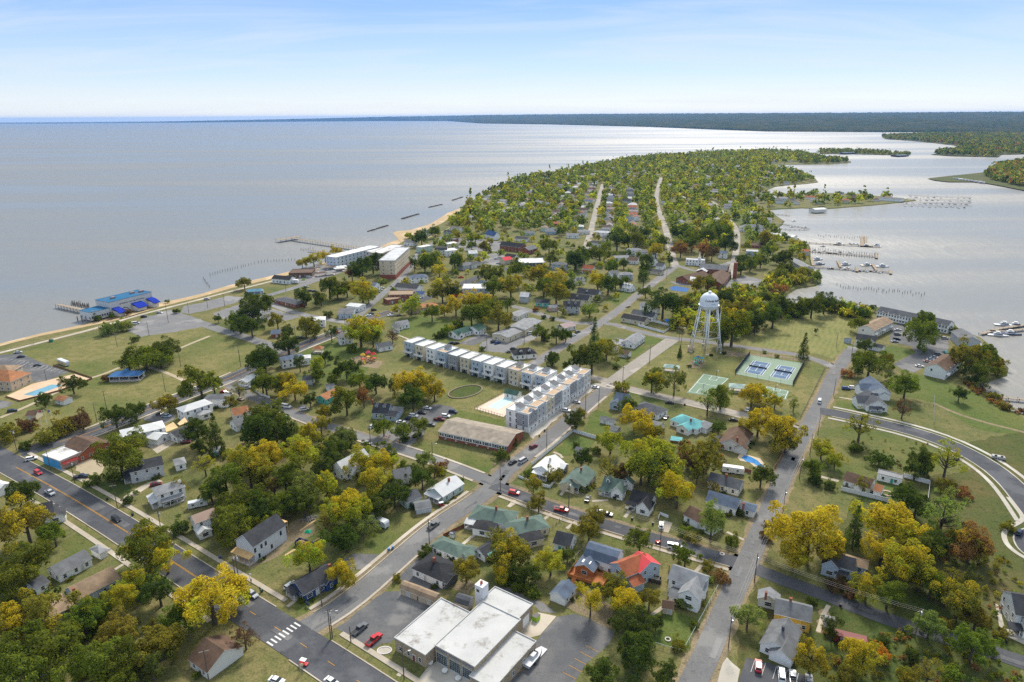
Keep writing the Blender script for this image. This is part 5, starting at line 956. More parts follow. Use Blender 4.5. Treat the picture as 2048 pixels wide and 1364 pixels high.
# condominium rows
def condo(label, t, x1, y1, x2, y2, W, hw, rise, roofc, wallc, units, mark=None):
    h = house(label, t, x1, y1, x2, y2, W, hw, rise, roofc, wallc, name='condominium_row', cat='condominium', win='', door=False, mark=mark)
    a, b = P(t, x1, y1, hw+rise), P(t, x2, y2, hw+rise); L = (b-a).length
    for i in range(units):
        u = -L/2+L*(i+.5)/units
        for f in range(2):
            for k in (-.25, .25): ob('window', WIN['s'], h, (u+k*L/units, -W/2-.01, .9+2.7*f), 0)
        if i % 2 == 0: ob('entry_gable', MB().prism([(u-1.8,2.6),(u+1.8,2.6),(u,3.8)], -W/2-1.4, -W/2).mesh('entry_gable', 'siding'), h, color=CLR['white'])
        if i: ob('party_wall', MB().box(-L/2+L*i/units-.12, -L/2+L*i/units+.12, -W/2-.45, W/2+.45, hw-.2, hw+.35).mesh('party_wall', 'siding'), h, color=CLR[wallc])
    ob('window', WIN['s'], h, (L/2+.02, -2, 3.6), math.pi/2); ob('window', WIN['s'], h, (-L/2-.02, 2, 3.6), -math.pi/2)
    return h
condo('white waterside condominium row with dark roof across the car park', 'D', 352,45, 840,145, 10, 5.6, 2.6, 'dgrey', 'white', 12, 'waterside condominiums')
condo('tan-roofed condominium row along the meadow', 'D', 255,175, 385,115, 11, 5.6, 2.6, 'tanr', 'off', 5, 'tan-roofed condominiums')
condo('grey-brown condominium row behind the spreading riverside tree', 'D', 905,195, 980,255, 11, 5.6, 2.6, 'mgrey', 'lgrey', 4)
h = condo('brown-roofed condominium end block with white chimney by the rough grass', 'D', 735,440, 845,365, 11, 5.6, 2.8, 'brown', 'white', 4, 'brown-roofed condominium block')
# pavilions
def pavilion(label, t, x1, y1, x2, y2, W, h, rise, roofc, posts, typ='h', base=None, name='pavilion', mark=None, rm='shingle'):
    a, b = P(t, x1, y1, h+rise), P(t, x2, y2, h+rise); d = b-a; L = d.length+(W if typ == 'h' else 0); c = (a+b)/2; an = math.atan2(d.y, d.x)
    r = empty(name, (c.x, c.y, 0), an); tag(r, label, 'pavilion')
    ob('roof', (roof_hip if typ == 'h' else roof_gable)(L, W, h, rise).mesh('roof', rm), r, color=CLR[roofc] if isinstance(roofc, str) else roofc)
    pm = MB().box(-.12,.12,-.12,.12,0,h).mesh('post', 'white_trim')
    for i in range(posts):
        for s in (-1, 1): ob('post', pm, r, (-L/2+.3+(L-.6)*i/(posts-1), s*(W/2-.2), 0))
    ob('floor', MB().box(-L/2, L/2, -W/2, W/2, 0, base or .15).mesh('floor', 'concrete'), r, color=(.5,.45,.4))
    if mark: MARKS.append((c.copy(), mark))
    return r
r = pavilion('open bandstand with blue hip roof and cupola on the park lawn', 'e', 885,232, 1005,228, 8, 3.4, 2.0, (.06,.16,.34), 4, base=.9, name='bandstand', mark='park bandstand')
ob('cupola', MB().box(-1,1,-1,1,5.0,6.0).mesh('cupola', 'siding'), r, color=(.10,.26,.45)); ob('cupola_roof', MB().poly([(-1.3,-1.3,6),(1.3,-1.3,6),(1.3,1.3,6),(-1.3,1.3,6),(0,0,6.8)], [(0,1,2,3),(0,1,4),(1,2,4),(2,3,4),(3,0,4)]).mesh('cupola_roof', 'shingle'), r, color=(.06,.16,.34))
ob('back_wall', MB().box(-9,9,1.5,1.7,.9,3.4).mesh('back_wall', 'siding'), r, color=CLR['white'])
pavilion('white picnic hut with pale green roof near the light street', 'g', 1265,180, 1310,185, 5, 3, 1.4, (.30,.40,.36), 2, mark='picnic hut')
pavilion('open picnic shelter with pale green roof between the courts', 'g', 1765,325, 1815,330, 6, 3, 1.5, (.34,.44,.40), 2, mark='picnic shelter')
pavilion('hexagonal gazebo with brown roof beside the avenue green', 'E', 330,318, 345,318, 5, 2.8, 1.8, 'orange', 2, name='gazebo', mark='brown gazebo')
r = pavilion('beach shelter with blue-green gable roof by the promenade', 'j', 555,668, 688,660, 8, 3, 1.4, (.10,.22,.30), 3, 'g', mark='beach shelter')
ob('back_wall', MB().box(-7,7,-1,2,0,2.9).mesh('back_wall', 'siding'), r, color=CLR['lblue'])
pavilion('bright blue party tent behind the white fence', 'l', 920,955, 965,955, 5, 2.6, .8, (.02,.16,.60), 2, 'g', rm='cloth', name='party_tent')
for i, (x, y) in enumerate(((1340,440), (1420,455), (1250,500), (1330,490), (1180,470), (1440,440))):
    pavilion('beach bar canopy %s from the white apartments' % ordn[i], 'j', x, y, x+35, y-4, 6, 3, 1, ('tanr','wht','brown','sgrey','tanr','wht')[i], 2, name='beach_canopy')
# ------------------------------------------------------------------ water tower
base = P('B', 310,865); zt = 39.5; cT = P('B', 362,100, zt); c = Vector((base.x, base.y, 0)); MARKS.append((c.copy(), 'water tower'))
wt = empty('water_tower', c); tag(wt, 'tall white water tower on six braced legs with black lettering', 'water tower')
Rt, zc_, zr = 5.8, 33.0, 30.6
prof = [(.25, zr-4.3)]+[(Rt*math.sin(R_(q)), zr-4.3*math.cos(R_(q))) for q in range(12, 91, 13)]+[(Rt, zr+.6), (Rt, zr+2.4)]+[(Rt*math.cos(R_(q)), zr+2.4+5.6*math.sin(R_(q))) for q in range(12, 85, 12)]+[(.7, zr+8.0)]
ob('tank', MB().lathe(prof, 40).mesh('tank', 'paint', True), wt, color=(.70,.74,.80))
ob('roof_vent', MB().lathe([(.7, zr+7.9), (.8, zr+8.5), (1.1, zr+8.6), (1.1, zr+8.8), (.2, zr+9.1)], 16).mesh('vent', 'paint'), wt, color=(.72,.74,.78))
bal = ob('balcony', MB().poly([((Rt+dr)*math.cos(2*math.pi*i/40), (Rt+dr)*math.sin(2*math.pi*i/40), z) for dr, z in ((-.1,zr-.1),(.75,zr-.1),(.75,zr+.1),(-.1,zr+.1)) for i in range(40)], [(k*40+i, k*40+(i+1) % 40, (k+1) % 4*40+(i+1) % 40, (k+1) % 4*40+i) for k in range(4) for i in range(40)]).mesh('balcony', 'paint'), wt, color=(.72,.75,.80))
ob('railing', MB().poly([((Rt+.7)*math.cos(2*math.pi*i/40), (Rt+.7)*math.sin(2*math.pi*i/40), z) for z in (zr+.85, zr+1.1) for i in range(40)], [(i, (i+1) % 40, 40+(i+1) % 40, 40+i) for i in range(40)]).mesh('railing', 'paint'), bal, color=(.72,.75,.80))
Rb, Rtp, zl = 11.0, Rt-.1, zr+.2
def legpt(i, z): a = R_(60*i+22); r = Rb+(Rtp-Rb)*z/zl; return Vector((r*math.cos(a), r*math.sin(a), z))
for i in range(6):
    lg = ob('leg', MB().tube(legpt(i, 0), legpt(i, zl), .38, .34, 8).mesh('leg', 'paint', True), wt, color=(.72,.74,.77)); ob('footing', MB().box(-.8,.8,-.8,.8,0,.5).mesh('footing', 'concrete'), lg, legpt(i, 0), 0, (.6,.58,.54))
    for z in (10.2, 20.4): ob('strut', MB().tube(legpt(i, z), legpt(i+1, z), .15, .15, 6).mesh('strut', 'paint'), wt, color=(.72,.74,.77))
    for z0, z1 in ((.6,10.2), (10.2,20.4), (20.4,29.8)):
        for a, b in ((i, i+1), (i+1, i)): ob('tie_rod', MB().tube(legpt(a, z0), legpt(b, z1), .07, .07, 4).mesh('tie_rod', 'paint'), wt, color=(.5,.44,.35))
ob('riser', MB().tube((0,0,0), (0,0,zr-4), .6, .6, 14).mesh('riser', 'paint', True), wt, color=(.72,.74,.78))
ob('ladder', MB().box(-.2,.2,-.05,.05,0,zr).mesh('ladder', 'metal'), wt, (Rb*.55, -Rb*.5, 0), 0, (.6,.6,.62), rot=(-.12,.05,0))
def wraptext(body, size, z, az0, rad, arc):
    cu = bpy.data.curves.new('lettering', 'FONT'); cu.body = body; cu.size = size; cu.extrude = .02; cu.align_x = 'CENTER'; cu.shear = .25; cu.offset = .03
    o = bpy.data.objects.new('lettering', cu); COL.objects.link(o); dg = bpy.context.evaluated_depsgraph_get(); me = bpy.data.meshes.new_from_object(o.evaluated_get(dg)); bpy.data.objects.remove(o)
    for v in me.vertices:
        zz = z+v.co.y; rr = (Rt if zz <= zr+2.4 else Rt*math.sqrt(max(.02, 1-((zz-zr-2.4)/5.6)**2)))+.05+v.co.z; a = az0+v.co.x/Rt; v.co = (rr*math.cos(a), rr*math.sin(a), zz)
    me.materials.clear(); me.materials.append(M['paint']); o = ob('lettering', me, wt, color=(.03,.03,.035)); o['kind'] = 'stuff'
face = math.atan2(-c.y, -c.x)
wraptext('Colonial Beach', 1.75, zr+3.1, face+R_(26), Rt, 0); wraptext('________', .8, zr+1.7, face+R_(30), Rt, 0)
ob('wall', MB().box(-2,2,-1.5,1.5,0,2.6).mesh('wall', 'siding'), tag(empty('pump_house', P('B', 135,880), .9), 'small cream pump house at the foot of the water tower', 'shed'), color=CLR['beige'])
ob('roof', roof_hip(4,3,2.6,.8).mesh('roof', 'shingle'), bpy.data.objects['pump_house'], color=CLR['tanr'])
# ------------------------------------------------------------------ courts
def court(label, t, outer, z, surf, lines, name='tennis_court', fence=True, inner=None, innerc=None):
    pts = PL(t, *outer); c = sum(pts, Vector())/4; r = empty(name, (c.x, c.y, 0)); tag(r, label, 'court')
    def lc(p): return Vector((p.x-c.x, p.y-c.y, 0))
    m = MB(); q = [lc(p) for p in pts]; m.poly([(v.x, v.y, z) for v in q]+[(v.x, v.y, 0) for v in q], [(0,1,2,3),(0,1,5,4),(1,2,6,5),(2,3,7,6),(3,0,4,7)]); ob('surface', m.mesh('surface', 'court'), r, color=surf)
    for k, (poly, col) in enumerate(inner or ()):
        v = [lc(p) for p in PL(t, *poly)]; m = MB(); m.poly([(a.x, a.y, z+.02) for a in v], [(0,1,2,3)]); me = m.mesh('playing_area', 'court'); fix_up(me); ob('playing_area', me, r, color=col)
        def bl(u, w): return v[0].lerp(v[1], u).lerp(v[3].lerp(v[2], u), w)
        for (u0, w0, u1, w1) in lines:
            a, b = bl(u0, w0), bl(u1, w1); d = (b-a).normalized(); nn = Vector((-d.y, d.x, 0))*.09; m = MB(); m.poly([(*(a+nn).xy, z+.04), (*(b+nn).xy, z+.04), (*(b-nn).xy, z+.04), (*(a-nn).xy, z+.04)], [(0,1,2,3)]); me = m.mesh('line', 'white_trim'); fix_up(me); ob('line', me, r)
    if fence:
        for i in range(4):
            a, b = q[i], q[(i+1) % 4]; d = b-a; n = max(2, int(d.length/6))
            for k in range(n): ob('fence_post', MB().tube((0,0,0), (0,0,3), .06, .06, 5).mesh('post', 'metal'), r, a+d*k/n, 0, (.12,.12,.13))
            for zz in (.1, 1.5, 3.0): ob('fence_rail', MB().tube((*a.xy, zz), (*b.xy, zz), .035, .035, 4).mesh('rail', 'metal'), r, color=(.12,.12,.13))
            if i in (1, 3): ob('windscreen', MB().poly([(*a.xy, .1), (*b.xy, .1), (*b.xy, 2.9), (*a.xy, 2.9)], [(0,1,2,3)]).mesh('windscreen', 'cloth'), r, color=(.06,.065,.06))
    MARKS.append((c.copy(), label.split(' with')[0])) ; return r
TLN = [(0,0,1,0),(0,1,1,1),(0,0,0,1),(1,0,1,1),(.125,0,.125,1),(.875,0,.875,1),(.125,.23,.875,.23),(.125,.77,.875,.77),(.5,.23,.5,.77)]
court('pair of blue tennis courts with green surround and dark fence', 'B', (680,1165, 1395,1310, 1540,1035, 865,930), .06, (.21,.28,.20), TLN, inner=(((800,1140, 1015,1185, 1130,1035, 910,1000), (.09,.15,.24)), ((1115,1195, 1335,1240, 1435,1090, 1225,1055), (.09,.15,.24))))
BLN = [(0,0,1,0),(0,1,1,1),(0,0,0,1),(1,0,1,1),(0,.5,1,.5),(.35,0,.35,.22),(.65,0,.65,.22),(.35,.22,.65,.22),(.35,1,.35,.78),(.65,1,.65,.78),(.35,.78,.65,.78)]
r = court('green basketball court with blue keys beside the picnic hut', 'B', (80,1400, 370,1440, 610,1220, 290,1160), .06, (.15,.22,.15), BLN, 'basketball_court', False, (((110,1385, 370,1425, 595,1225, 295,1172), (.16,.23,.16)),))
r2 = court('second basketball court half hidden behind yellow trees', 'h', (30,420, 240,450, 265,380, 90,345), .06, (.15,.22,.15), BLN, 'basketball_court', False, (((45,415, 232,440, 255,385, 98,352), (.16,.23,.16)),))
for i, (t, x, y) in enumerate((('B', 450,1195), ('B', 285,1360), ('h', 158,385))):
    k = empty('basketball_hoop', P(t, x, y), R_(58)); tag(k, 'basketball hoop on dark pole, %s' % ('at the tower end of the court', 'at the street end of the court', 'on the second court')[i], 'hoop')
    ob('pole', MB().tube((0,0,0), (0,0,3.4), .1, .1, 6).mesh('pole', 'metal'), k, color=(.05,.05,.06)); ob('backboard', MB().box(-.9,.9,-.04,.04,2.9,4.0).mesh('backboard', 'paint'), k, (0,-.8,0), 0, (.7,.7,.7)); ob('arm', MB().box(-.05,.05,-.8,0,3.2,3.3).mesh('arm', 'metal'), k, color=(.05,.05,.06)); ob('rim', MB().lathe([(.24,0),(.24,.04),(.2,.04),(.2,0)], 10).mesh('rim', 'metal'), k, (0,-1.1,3.05), 0, (.6,.12,.05))
# net lines
for x0,y0,x1,y1 in ((858,1068,1075,1108), (1170,1122,1388,1162)):
    a, b = P('B', x0, y0), P('B', x1, y1); n = tag(empty('tennis_net', (a+b)/2, math.atan2((b-a).y, (b-a).x)), 'dark tennis net on the %s court' % ('tower-side' if x0 < 1000 else 'street-side'), 'net'); L = (b-a).length
    ob('mesh_panel', MB().box(-L/2, L/2, -.015, .015, .15, 1.0).mesh('mesh_panel', 'cloth'), n, color=(.05,.05,.06)); ob('band', MB().box(-L/2, L/2, -.03, .03, 1.0, 1.08).mesh('band', 'white_trim'), n)
    for s in (-1, 1): ob('net_post', MB().tube((s*L/2,0,0), (s*L/2,0,1.15), .05, .05, 5).mesh('net_post', 'metal'), n, color=(.05,.05,.06))
# ------------------------------------------------------------------ trees
def quads(c, nrm, size, r):
    """leaf quads at points c facing nrm"""
    k = len(c); nrm = nrm/np.linalg.norm(nrm, axis=1, keepdims=True)
    a = r.normal(size=(k, 3)); a -= nrm*(a*nrm).sum(1, keepdims=True); a /= np.linalg.norm(a, axis=1, keepdims=True); b = np.cross(nrm, a)
    s = size*r.uniform(.65, 1.35, (k, 1)); t = s*r.uniform(.55, .95, (k, 1))
    v = np.stack([c-a*s*.5, c-b*t*.5+nrm*s*.12, c+a*s*.5, c+b*t*.5+nrm*s*.12], 1)
    return v.reshape(-1, 3)
def crown_pts(seed, shape, nclump, nleaf):
    """unit crown (radius 1, centre at the origin, half height by shape) -> leaf centres, normals, tone"""
    r = np.random.default_rng(seed); C = []; Rr = []
    hz = {'r': .92, 't': 1.5, 'w': .55, 'c': 1.9, 's': .78, 'k': 1.0}[shape]
    while len(C) < nclump:
        p = r.normal(size=3); p /= np.linalg.norm(p); rad = r.uniform(.30, .80) if r.uniform() < .8 else r.uniform(.8, .98)
        if shape == 'c':
            z = r.uniform(-1, 1); w = (1-z)/2*.82+.04; a = r.uniform(0, 6.28); q = np.array([math.cos(a)*w*r.uniform(.55, 1), math.sin(a)*w*r.uniform(.55, 1), z*hz]); cr = .12+.16*(1-z)/2
        else:
            if p[2] < -.55: continue
            lob = 1+.16*math.sin(3*math.atan2(p[1], p[0])+seed)+.10*math.sin(5*math.atan2(p[1], p[0])+2*seed)
            q = p*rad*lob*np.array([1, 1, hz]); cr = r.uniform(.22, .38)*(1.0 if shape != 'k' else .7)
            if shape == 'w': q[2] = abs(q[2])*.9-.15
        C.append(q); Rr.append(cr)
    C = np.array(C); Rr = np.array(Rr); ct = r.uniform(0, 1, nclump)
    if shape in 'rtwks' and nclump > 25:      # small tufts ride on the big lobes
        nt_ = nclump*3; h = r.integers(0, nclump, nt_); dd = r.normal(size=(nt_, 3))+C[h]*1.2+np.array([0, 0, .5]); dd /= np.linalg.norm(dd, axis=1, keepdims=True)
        C = np.concatenate([C, C[h]+dd*Rr[h][:, None]*.98]); Rr = np.concatenate([Rr, r.uniform(.07, .13, nt_)]); ct = np.concatenate([ct, np.clip(ct[h]+r.uniform(-.25, .25, nt_), 0, 1)])
    w = Rr**2; w[nclump:] *= 1.5; idx = r.choice(len(C), nleaf, p=w/w.sum())
    d = r.normal(size=(nleaf, 3)); d /= np.linalg.norm(d, axis=1, keepdims=True)
    outw = C[idx]/np.array([1, 1, hz])
    d = d+outw*.55+np.array([0, 0, .30]); d /= np.linalg.norm(d, axis=1, keepdims=True)
    pos = C[idx]+d*Rr[idx][:, None]*r.uniform(.62, 1.08, (nleaf, 1))*np.array([1, 1, .85])
    nrm = d+r.normal(size=(nleaf, 3))*.45
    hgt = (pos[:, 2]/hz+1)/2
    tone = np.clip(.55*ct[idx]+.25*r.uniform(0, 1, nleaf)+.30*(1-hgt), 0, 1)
    return pos, nrm, tone
def leaf_mesh(name, pos, nrm, tone, size, seed, mat='leaves', tint=None):
    r = np.random.default_rng(seed+99); v = quads(pos, nrm, size, r).astype(np.float32); k = len(pos)
    me = bpy.data.meshes.new(name); me.vertices.add(4*k); me.vertices.foreach_set('co', v.ravel()); me.loops.add(4*k); me.loops.foreach_set('vertex_index', np.arange(4*k, dtype=np.int32)); me.polygons.add(k); me.polygons.foreach_set('loop_start', np.arange(0, 4*k, 4, dtype=np.int32)); me.polygons.foreach_set('loop_total', np.full(k, 4, dtype=np.int32))
    me.update(); a = me.attributes.new('tone', 'FLOAT', 'FACE'); a.data.foreach_set('value', tone.astype(np.float32))
    if tint is not None: t = me.attributes.new('tint', 'FLOAT_COLOR', 'FACE'); t.data.foreach_set('color', np.concatenate([tint, np.ones((k, 1))], 1).astype(np.float32).ravel())
    me.materials.append(M[mat]); return me
CR = {}
for sh, nv, ncl, nl, ls in (('r', 8, 30, 10500, .064), ('t', 2, 30, 7000, .070), ('w', 2, 30, 6000, .070), ('c', 2, 150, 5600, .080), ('s', 4, 26, 3000, .110), ('k', 3, 30, 3000, .062)):
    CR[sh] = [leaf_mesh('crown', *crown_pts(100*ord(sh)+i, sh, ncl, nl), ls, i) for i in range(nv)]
def trunk_mesh(seed, bare=False):
    r = random.Random(seed); m = MB(); m.tube((0,0,-.05), (0,0,.9), .085, .06, 7); m.tube((0,0,.88), (.03,.02,1.9), .06, .02, 6)
    for i in range(6 if not bare else 14):
        a = r.uniform(0, 6.28); z = r.uniform(.55, 1.3); l = r.uniform(.5, .85); e = Vector((math.cos(a)*l, math.sin(a)*l, z+r.uniform(.35, .75))); m.tube((0,0,z), e, .035, .012, 5)
        for q in range(2 if not bare else 4):
            b = a+r.uniform(-.9, .9); m.tube(e*.6+Vector((0,0,z*.4)), e*.6+Vector((0,0,z*.4))+Vector((math.cos(b), math.sin(b), .9))*r.uniform(.2,.4), .016, .005, 4)
    return m.mesh('trunk', 'bark')
TR = [trunk_mesh(i) for i in range(4)]; TRB = [trunk_mesh(20+i, True) for i in range(2)]
FC = dict(g=(.140,.185,.032), d=(.090,.130,.032), o=(.22,.215,.042), y=(.33,.32,.040), Y=(.40,.39,.044), l=(.30,.34,.042), L=(.20,.255,.075), r=(.27,.15,.065), R=(.15,.10,.058), a=(.50,.22,.035))
FN = dict(g='green', d='dark green', o='olive', y='yellowing', Y='golden yellow', l='lime green', L='pale green', r='russet', R='dark reddish', a='orange')
SN = dict(r='tree', t='tall tree', w='spreading tree', c='conifer', s='bush', k='thin-leaved tree')
HC = dict(r=.92, t=1.5, w=.55, c=1.9, s=.78, k=1.0); ZC = dict(r=1.02, t=1.5, w=.75, c=1.9, s=.55, k=1.2)
TREES = []
def tree(t, x, y, r, sh='r', col='g', au=0.0):
    X, Y = px(t, x, y); rp_ = r/TL[t][2]; zc = 4.0
    for _ in range(4):
        p = P('z', X, Y, zc); dd = math.sqrt(p.x**2+p.y**2+(CAM_H-zc)**2); R = rp_*dd/math.sqrt(F_PX**2+(X-1024)**2+(Y-682)**2)*(1.06 if t in 'abcdefgh' else 1.36); R = min(R, 12.5); zc = ZC[sh]*R
    TREES.append((p.x, p.y, R, sh, col, au))
def T(t, s):
    for e in s.split(';'):
        q = e.split()
        if q: tree(t, float(q[0]), float(q[1]), float(q[2]), q[3] if len(q) > 3 else 'r', q[4] if len(q) > 4 else 'g', float(q[5]) if len(q) > 5 else 0.0)
T('a', '190 170 165 r o .4;400 250 105 r g .1;170 460 165 r g .25;50 610 150 r o .1;1100 360 185 r g .3;1240 440 125 r l .6;1030 610 105 r l .3;870 750 120 r l .35;1190 690 120 r d;700 830 115 r g;1580 740 215 r Y .72;1720 660 120 r Y .72;1330 890 120 r g;300 860 190 r o .35;90 960 165 r o .4;620 900 125 r g .2;900 1000 140 r o;1180 1060 160 r o .2;400 1110 190 r g;150 1160 190 r g;950 1200 160 r g;1130 1240 130 r d;700 1260 180 r g;200 1330 180 r g;900 1360 130 r g;1830 1020 100 k R;1350 210 72 s d;1700 170 150 r g;1860 170 80 r l .4;1720 250 90 r l .2')
T('b', '440 440 122 r l .3;690 540 108 r y .45;740 110 135 r l .4;720 280 120 r d;840 180 95 r L;930 60 100 r d;1320 385 58 s d;1530 425 40 s d;1620 530 98 r o .25;1900 560 65 r l .6;1960 390 140 r o .35;1850 250 75 k o;390 750 32 s g;1100 580 38 s o;60 50 120 r d;20 165 85 r l .3;250 60 100 r g;400 30 110 r d;560 160 75 k o')
T('c', '110 380 120 r o .35;20 520 75 r l .6;180 540 95 r d;380 470 105 r l .3;505 420 60 r d;130 645 48 s g;235 690 48 s g;60 620 40 s g;670 210 90 r o .2;710 120 72 r o;290 20 75 r o;1050 300 92 r g;1390 420 90 r g;1590 160 100 t L;1740 310 62 s g;1440 280 62 s o;1370 230 48 s g;1800 90 42 s d;1650 575 62 s r;1560 490 48 s o;850 650 105 r o;1120 750 80 r o;1370 770 62 s L;680 760 88 t y .6;960 770 125 r Y .62;1020 930 135 r d;1000 1150 160 r d;760 1320 125 r d;1230 1290 88 r d;1340 1090 58 s o;1170 920 58 r d;1460 940 36 s g;1575 600 40 s L;1490 760 46 s o;1860 880 100 r L;600 650 42 s y .5')
T('d', '420 230 235 r Y .62;300 420 120 r y .5;540 380 110 r o .4;760 200 92 c d;1050 170 190 r Y .62;1190 250 110 r Y .62;960 380 125 r y .6;1120 480 180 r l .45;1250 560 130 r o .4;850 670 105 r o .35;1010 720 110 r g;1330 640 110 r g;1420 110 140 k L;1400 300 120 r d;1250 330 110 r g;1630 330 145 r r .3;1700 400 100 r o .2;1610 610 80 c d;1480 600 100 k o;1540 770 155 r o .3;1670 880 110 r o;590 960 74 t d;955 1070 52 t d;1320 950 110 r L;1640 1100 140 r g;430 1190 130 r o .4;820 1180 150 r y .5;930 1150 70 r a .2;1170 1160 58 r d;1310 1290 110 k o;690 1330 95 r o;1150 1330 80 r o .3;1500 1320 90 s g;430 760 46 s d;600 640 70 s R;720 690 60 s R;90 270 52 s R;110 200 40 s R;1220 30 105 r d;1860 1000 60 s o;1420 930 60 s o;1900 200 50 s o')
T('e', '1080 120 165 w g;960 160 90 w g;1200 140 90 w g;1240 60 95 r d;540 330 76 r d;330 450 56 r d;800 285 38 s R;1040 275 30 s R;1500 330 120 r g .15;1600 330 70 r g .2;1260 470 78 r o .3;1010 530 76 r d;860 570 92 r d;1980 150 110 r d;1990 330 95 r g;480 650 92 s o .15;600 610 85 s R;350 720 86 s o;60 700 100 s o;200 640 66 s R;190 790 44 s d;890 860 170 r g .2;1010 750 82 r L;1480 690 100 r d;1500 800 70 r d;1610 710 82 c d;1930 680 165 r d;1530 930 82 k l;1790 870 82 r l .4;1960 870 110 r y .6;1870 1000 120 r o .3;1690 1060 125 r g;1580 1150 95 r d;1780 1230 135 r g;1960 1270 120 r L;1340 1100 66 k o;140 1170 130 r d;700 1050 60 s g;850 1020 55 s g;960 1200 46 s d;1700 450 62 s o .2;1790 380 55 k o;1020 1140 22 s L')
T('f', '100 130 105 r d;290 45 66 r d;370 170 48 t d;490 250 66 r g;510 190 55 r l .2;560 130 48 r d;90 320 78 r g;250 310 92 r o .35;330 370 82 r l .7;450 450 55 r d;550 540 56 r o .3;720 220 84 r d;650 240 40 s g;720 460 105 r g .25;850 430 55 t r;940 320 84 r d;820 300 70 r g;1160 330 110 r o .6;1290 320 100 r o .6;1380 380 80 r o .55;1080 350 48 t d;1220 440 92 r d;1000 650 70 r g;1150 680 74 r g;1260 640 76 r g;180 620 150 r g;80 700 120 r d;60 560 82 r d;290 720 90 r d;430 700 76 r y .4;530 640 66 r o .3;690 720 95 r L;640 800 85 r d;120 850 95 r y .6;360 840 125 r l .35;600 880 90 r d;60 980 110 r o .3;260 1030 110 r g;420 1100 110 r L;570 1070 105 r l .3;180 1110 62 k R;90 1230 120 r g;290 1200 90 r d;830 930 115 r l .5;1000 920 95 r l .5;950 1060 115 r l .4;1080 1160 100 r d;760 1220 125 r l .5;640 1260 90 r l .3;950 1230 76 r d;1300 900 70 r L;1290 1040 88 r d;1380 980 55 r o;1440 940 44 s r;1440 985 38 s l;1150 745 38 s d;1960 770 48 s d;1880 860 55 s d;560 960 76 r d;1180 980 60 r d;1590 1050 20 s g;1230 1250 26 s d;620 300 46 r g')
T('g', '690 120 125 r d .15;800 60 90 r o .3;600 150 70 r d;390 135 48 r d;490 180 28 s d;565 610 72 r d;610 560 46 r o .3;910 350 58 s o;1140 310 85 r g .35;1180 240 50 r L;1310 310 72 t L;960 490 68 r d;1010 600 95 r Y .7;1090 680 95 r o .5;1180 700 70 k o;830 760 92 r l .2;730 830 38 s d;1130 880 190 r l .3;1060 970 120 r L;1230 980 110 r L;1300 1080 120 r Y .62;1330 1160 110 r l .5;610 890 78 r d;400 1010 68 s o;250 1090 66 t o .4;210 1000 44 s g;820 960 100 k o;900 1010 75 r R;1530 870 135 r o;1450 900 70 r R;1660 420 100 r g;1560 470 82 k L;1890 420 92 r y .5;1640 650 52 r d;1940 620 105 r y .55;1960 1020 88 r d;1600 1090 52 k o;1480 1010 60 k o;620 1120 38 s g;540 1110 36 s o;1780 1280 38 s d;570 785 28 s d;1350 85 18 c d;1420 195 17 s d;1580 112 13 s d;1680 98 14 s d;870 205 22 s d;960 130 18 k R')
T('h', '170 680 140 r y .5;240 760 80 r L;30 390 70 r y .5;160 460 58 r y .45;300 480 50 k L;510 820 72 r l .2;450 960 76 r g;610 900 64 r l .3;800 640 110 k o .2;760 810 56 s d;940 900 82 s d;1260 900 95 r d;1210 980 80 r d;1450 900 120 k l .3;1440 1090 70 s o;1150 1180 98 r d;1460 1240 115 k L;870 170 110 r g .1;990 150 55 r o;1140 340 98 r g;1120 510 70 k R;1540 410 55 r d;1720 330 48 k d;1600 130 120 r o .15;1740 110 110 r g;1680 220 90 r g;380 40 52 c d;700 250 44 s r;840 40 55 r d;80 90 18 s L;175 120 18 s L;780 220 36 s d;460 1060 50 s d;570 1090 50 s d;1560 1140 60 s r;1650 300 46 s d;1800 420 40 s o;1880 500 36 s o;820 1080 58 k o')
T('m', '370 890 14 t d;720 830 52 r g;1220 900 100 r g .1;1230 810 70 r g .1;230 730 62 s g;340 690 72 r g;440 665 64 r d;550 690 56 s d;630 730 50 s g;710 745 48 s d;780 750 34 s g;820 705 22 r d;100 690 70 r d;30 770 76 r d;160 740 46 s g;80 440 62 s g;130 400 50 r g;270 420 42 r o .2;375 455 28 r d;120 310 56 r d;80 550 46 s r;200 480 40 s o;30 590 40 s R;1490 890 30 s g;1830 1150 46 s o;1830 1220 40 s o')
T('l', '900 790 128 r d;730 470 48 t d;710 560 46 t d;730 690 46 r g;1120 790 54 r o;1220 630 62 r o;1330 600 54 r o .1;240 1075 52 c d;190 860 62 r L;270 580 70 r y .5;370 620 72 r d;440 600 50 r d;1570 1040 135 r g .3;1480 1120 70 r g;1500 740 72 r d;1450 880 60 s o;1560 860 80 r o;1680 890 92 r o .1;1790 970 92 r d;1900 750 52 r g;1950 850 72 s o;1640 790 62 s o;1400 820 46 s g;1050 880 46 s o;1110 950 46 s d;1060 1265 24 c d;1360 1300 14 s d;1490 1285 16 s d;60 400 62 r d;140 350 60 r g;455 190 90 r d;640 200 76 r g;290 310 76 r g;420 450 54 r g;520 420 38 r d;540 570 30 s g;830 300 56 r y .4;910 210 46 r g;960 390 28 t d;740 380 54 r d;1060 110 72 r d;1180 190 82 r g;1070 280 60 r r .2;1280 280 62 r r .1;1370 330 54 r R;1500 230 72 r d;1440 110 100 r g .15;1330 150 70 r g;1680 380 52 r d;1650 460 50 r d;1740 430 50 r g;1840 390 52 r g .2;1800 90 34 c d;1900 180 60 r o .3;1960 280 36 r l;1540 520 16 c d;700 120 50 r d')
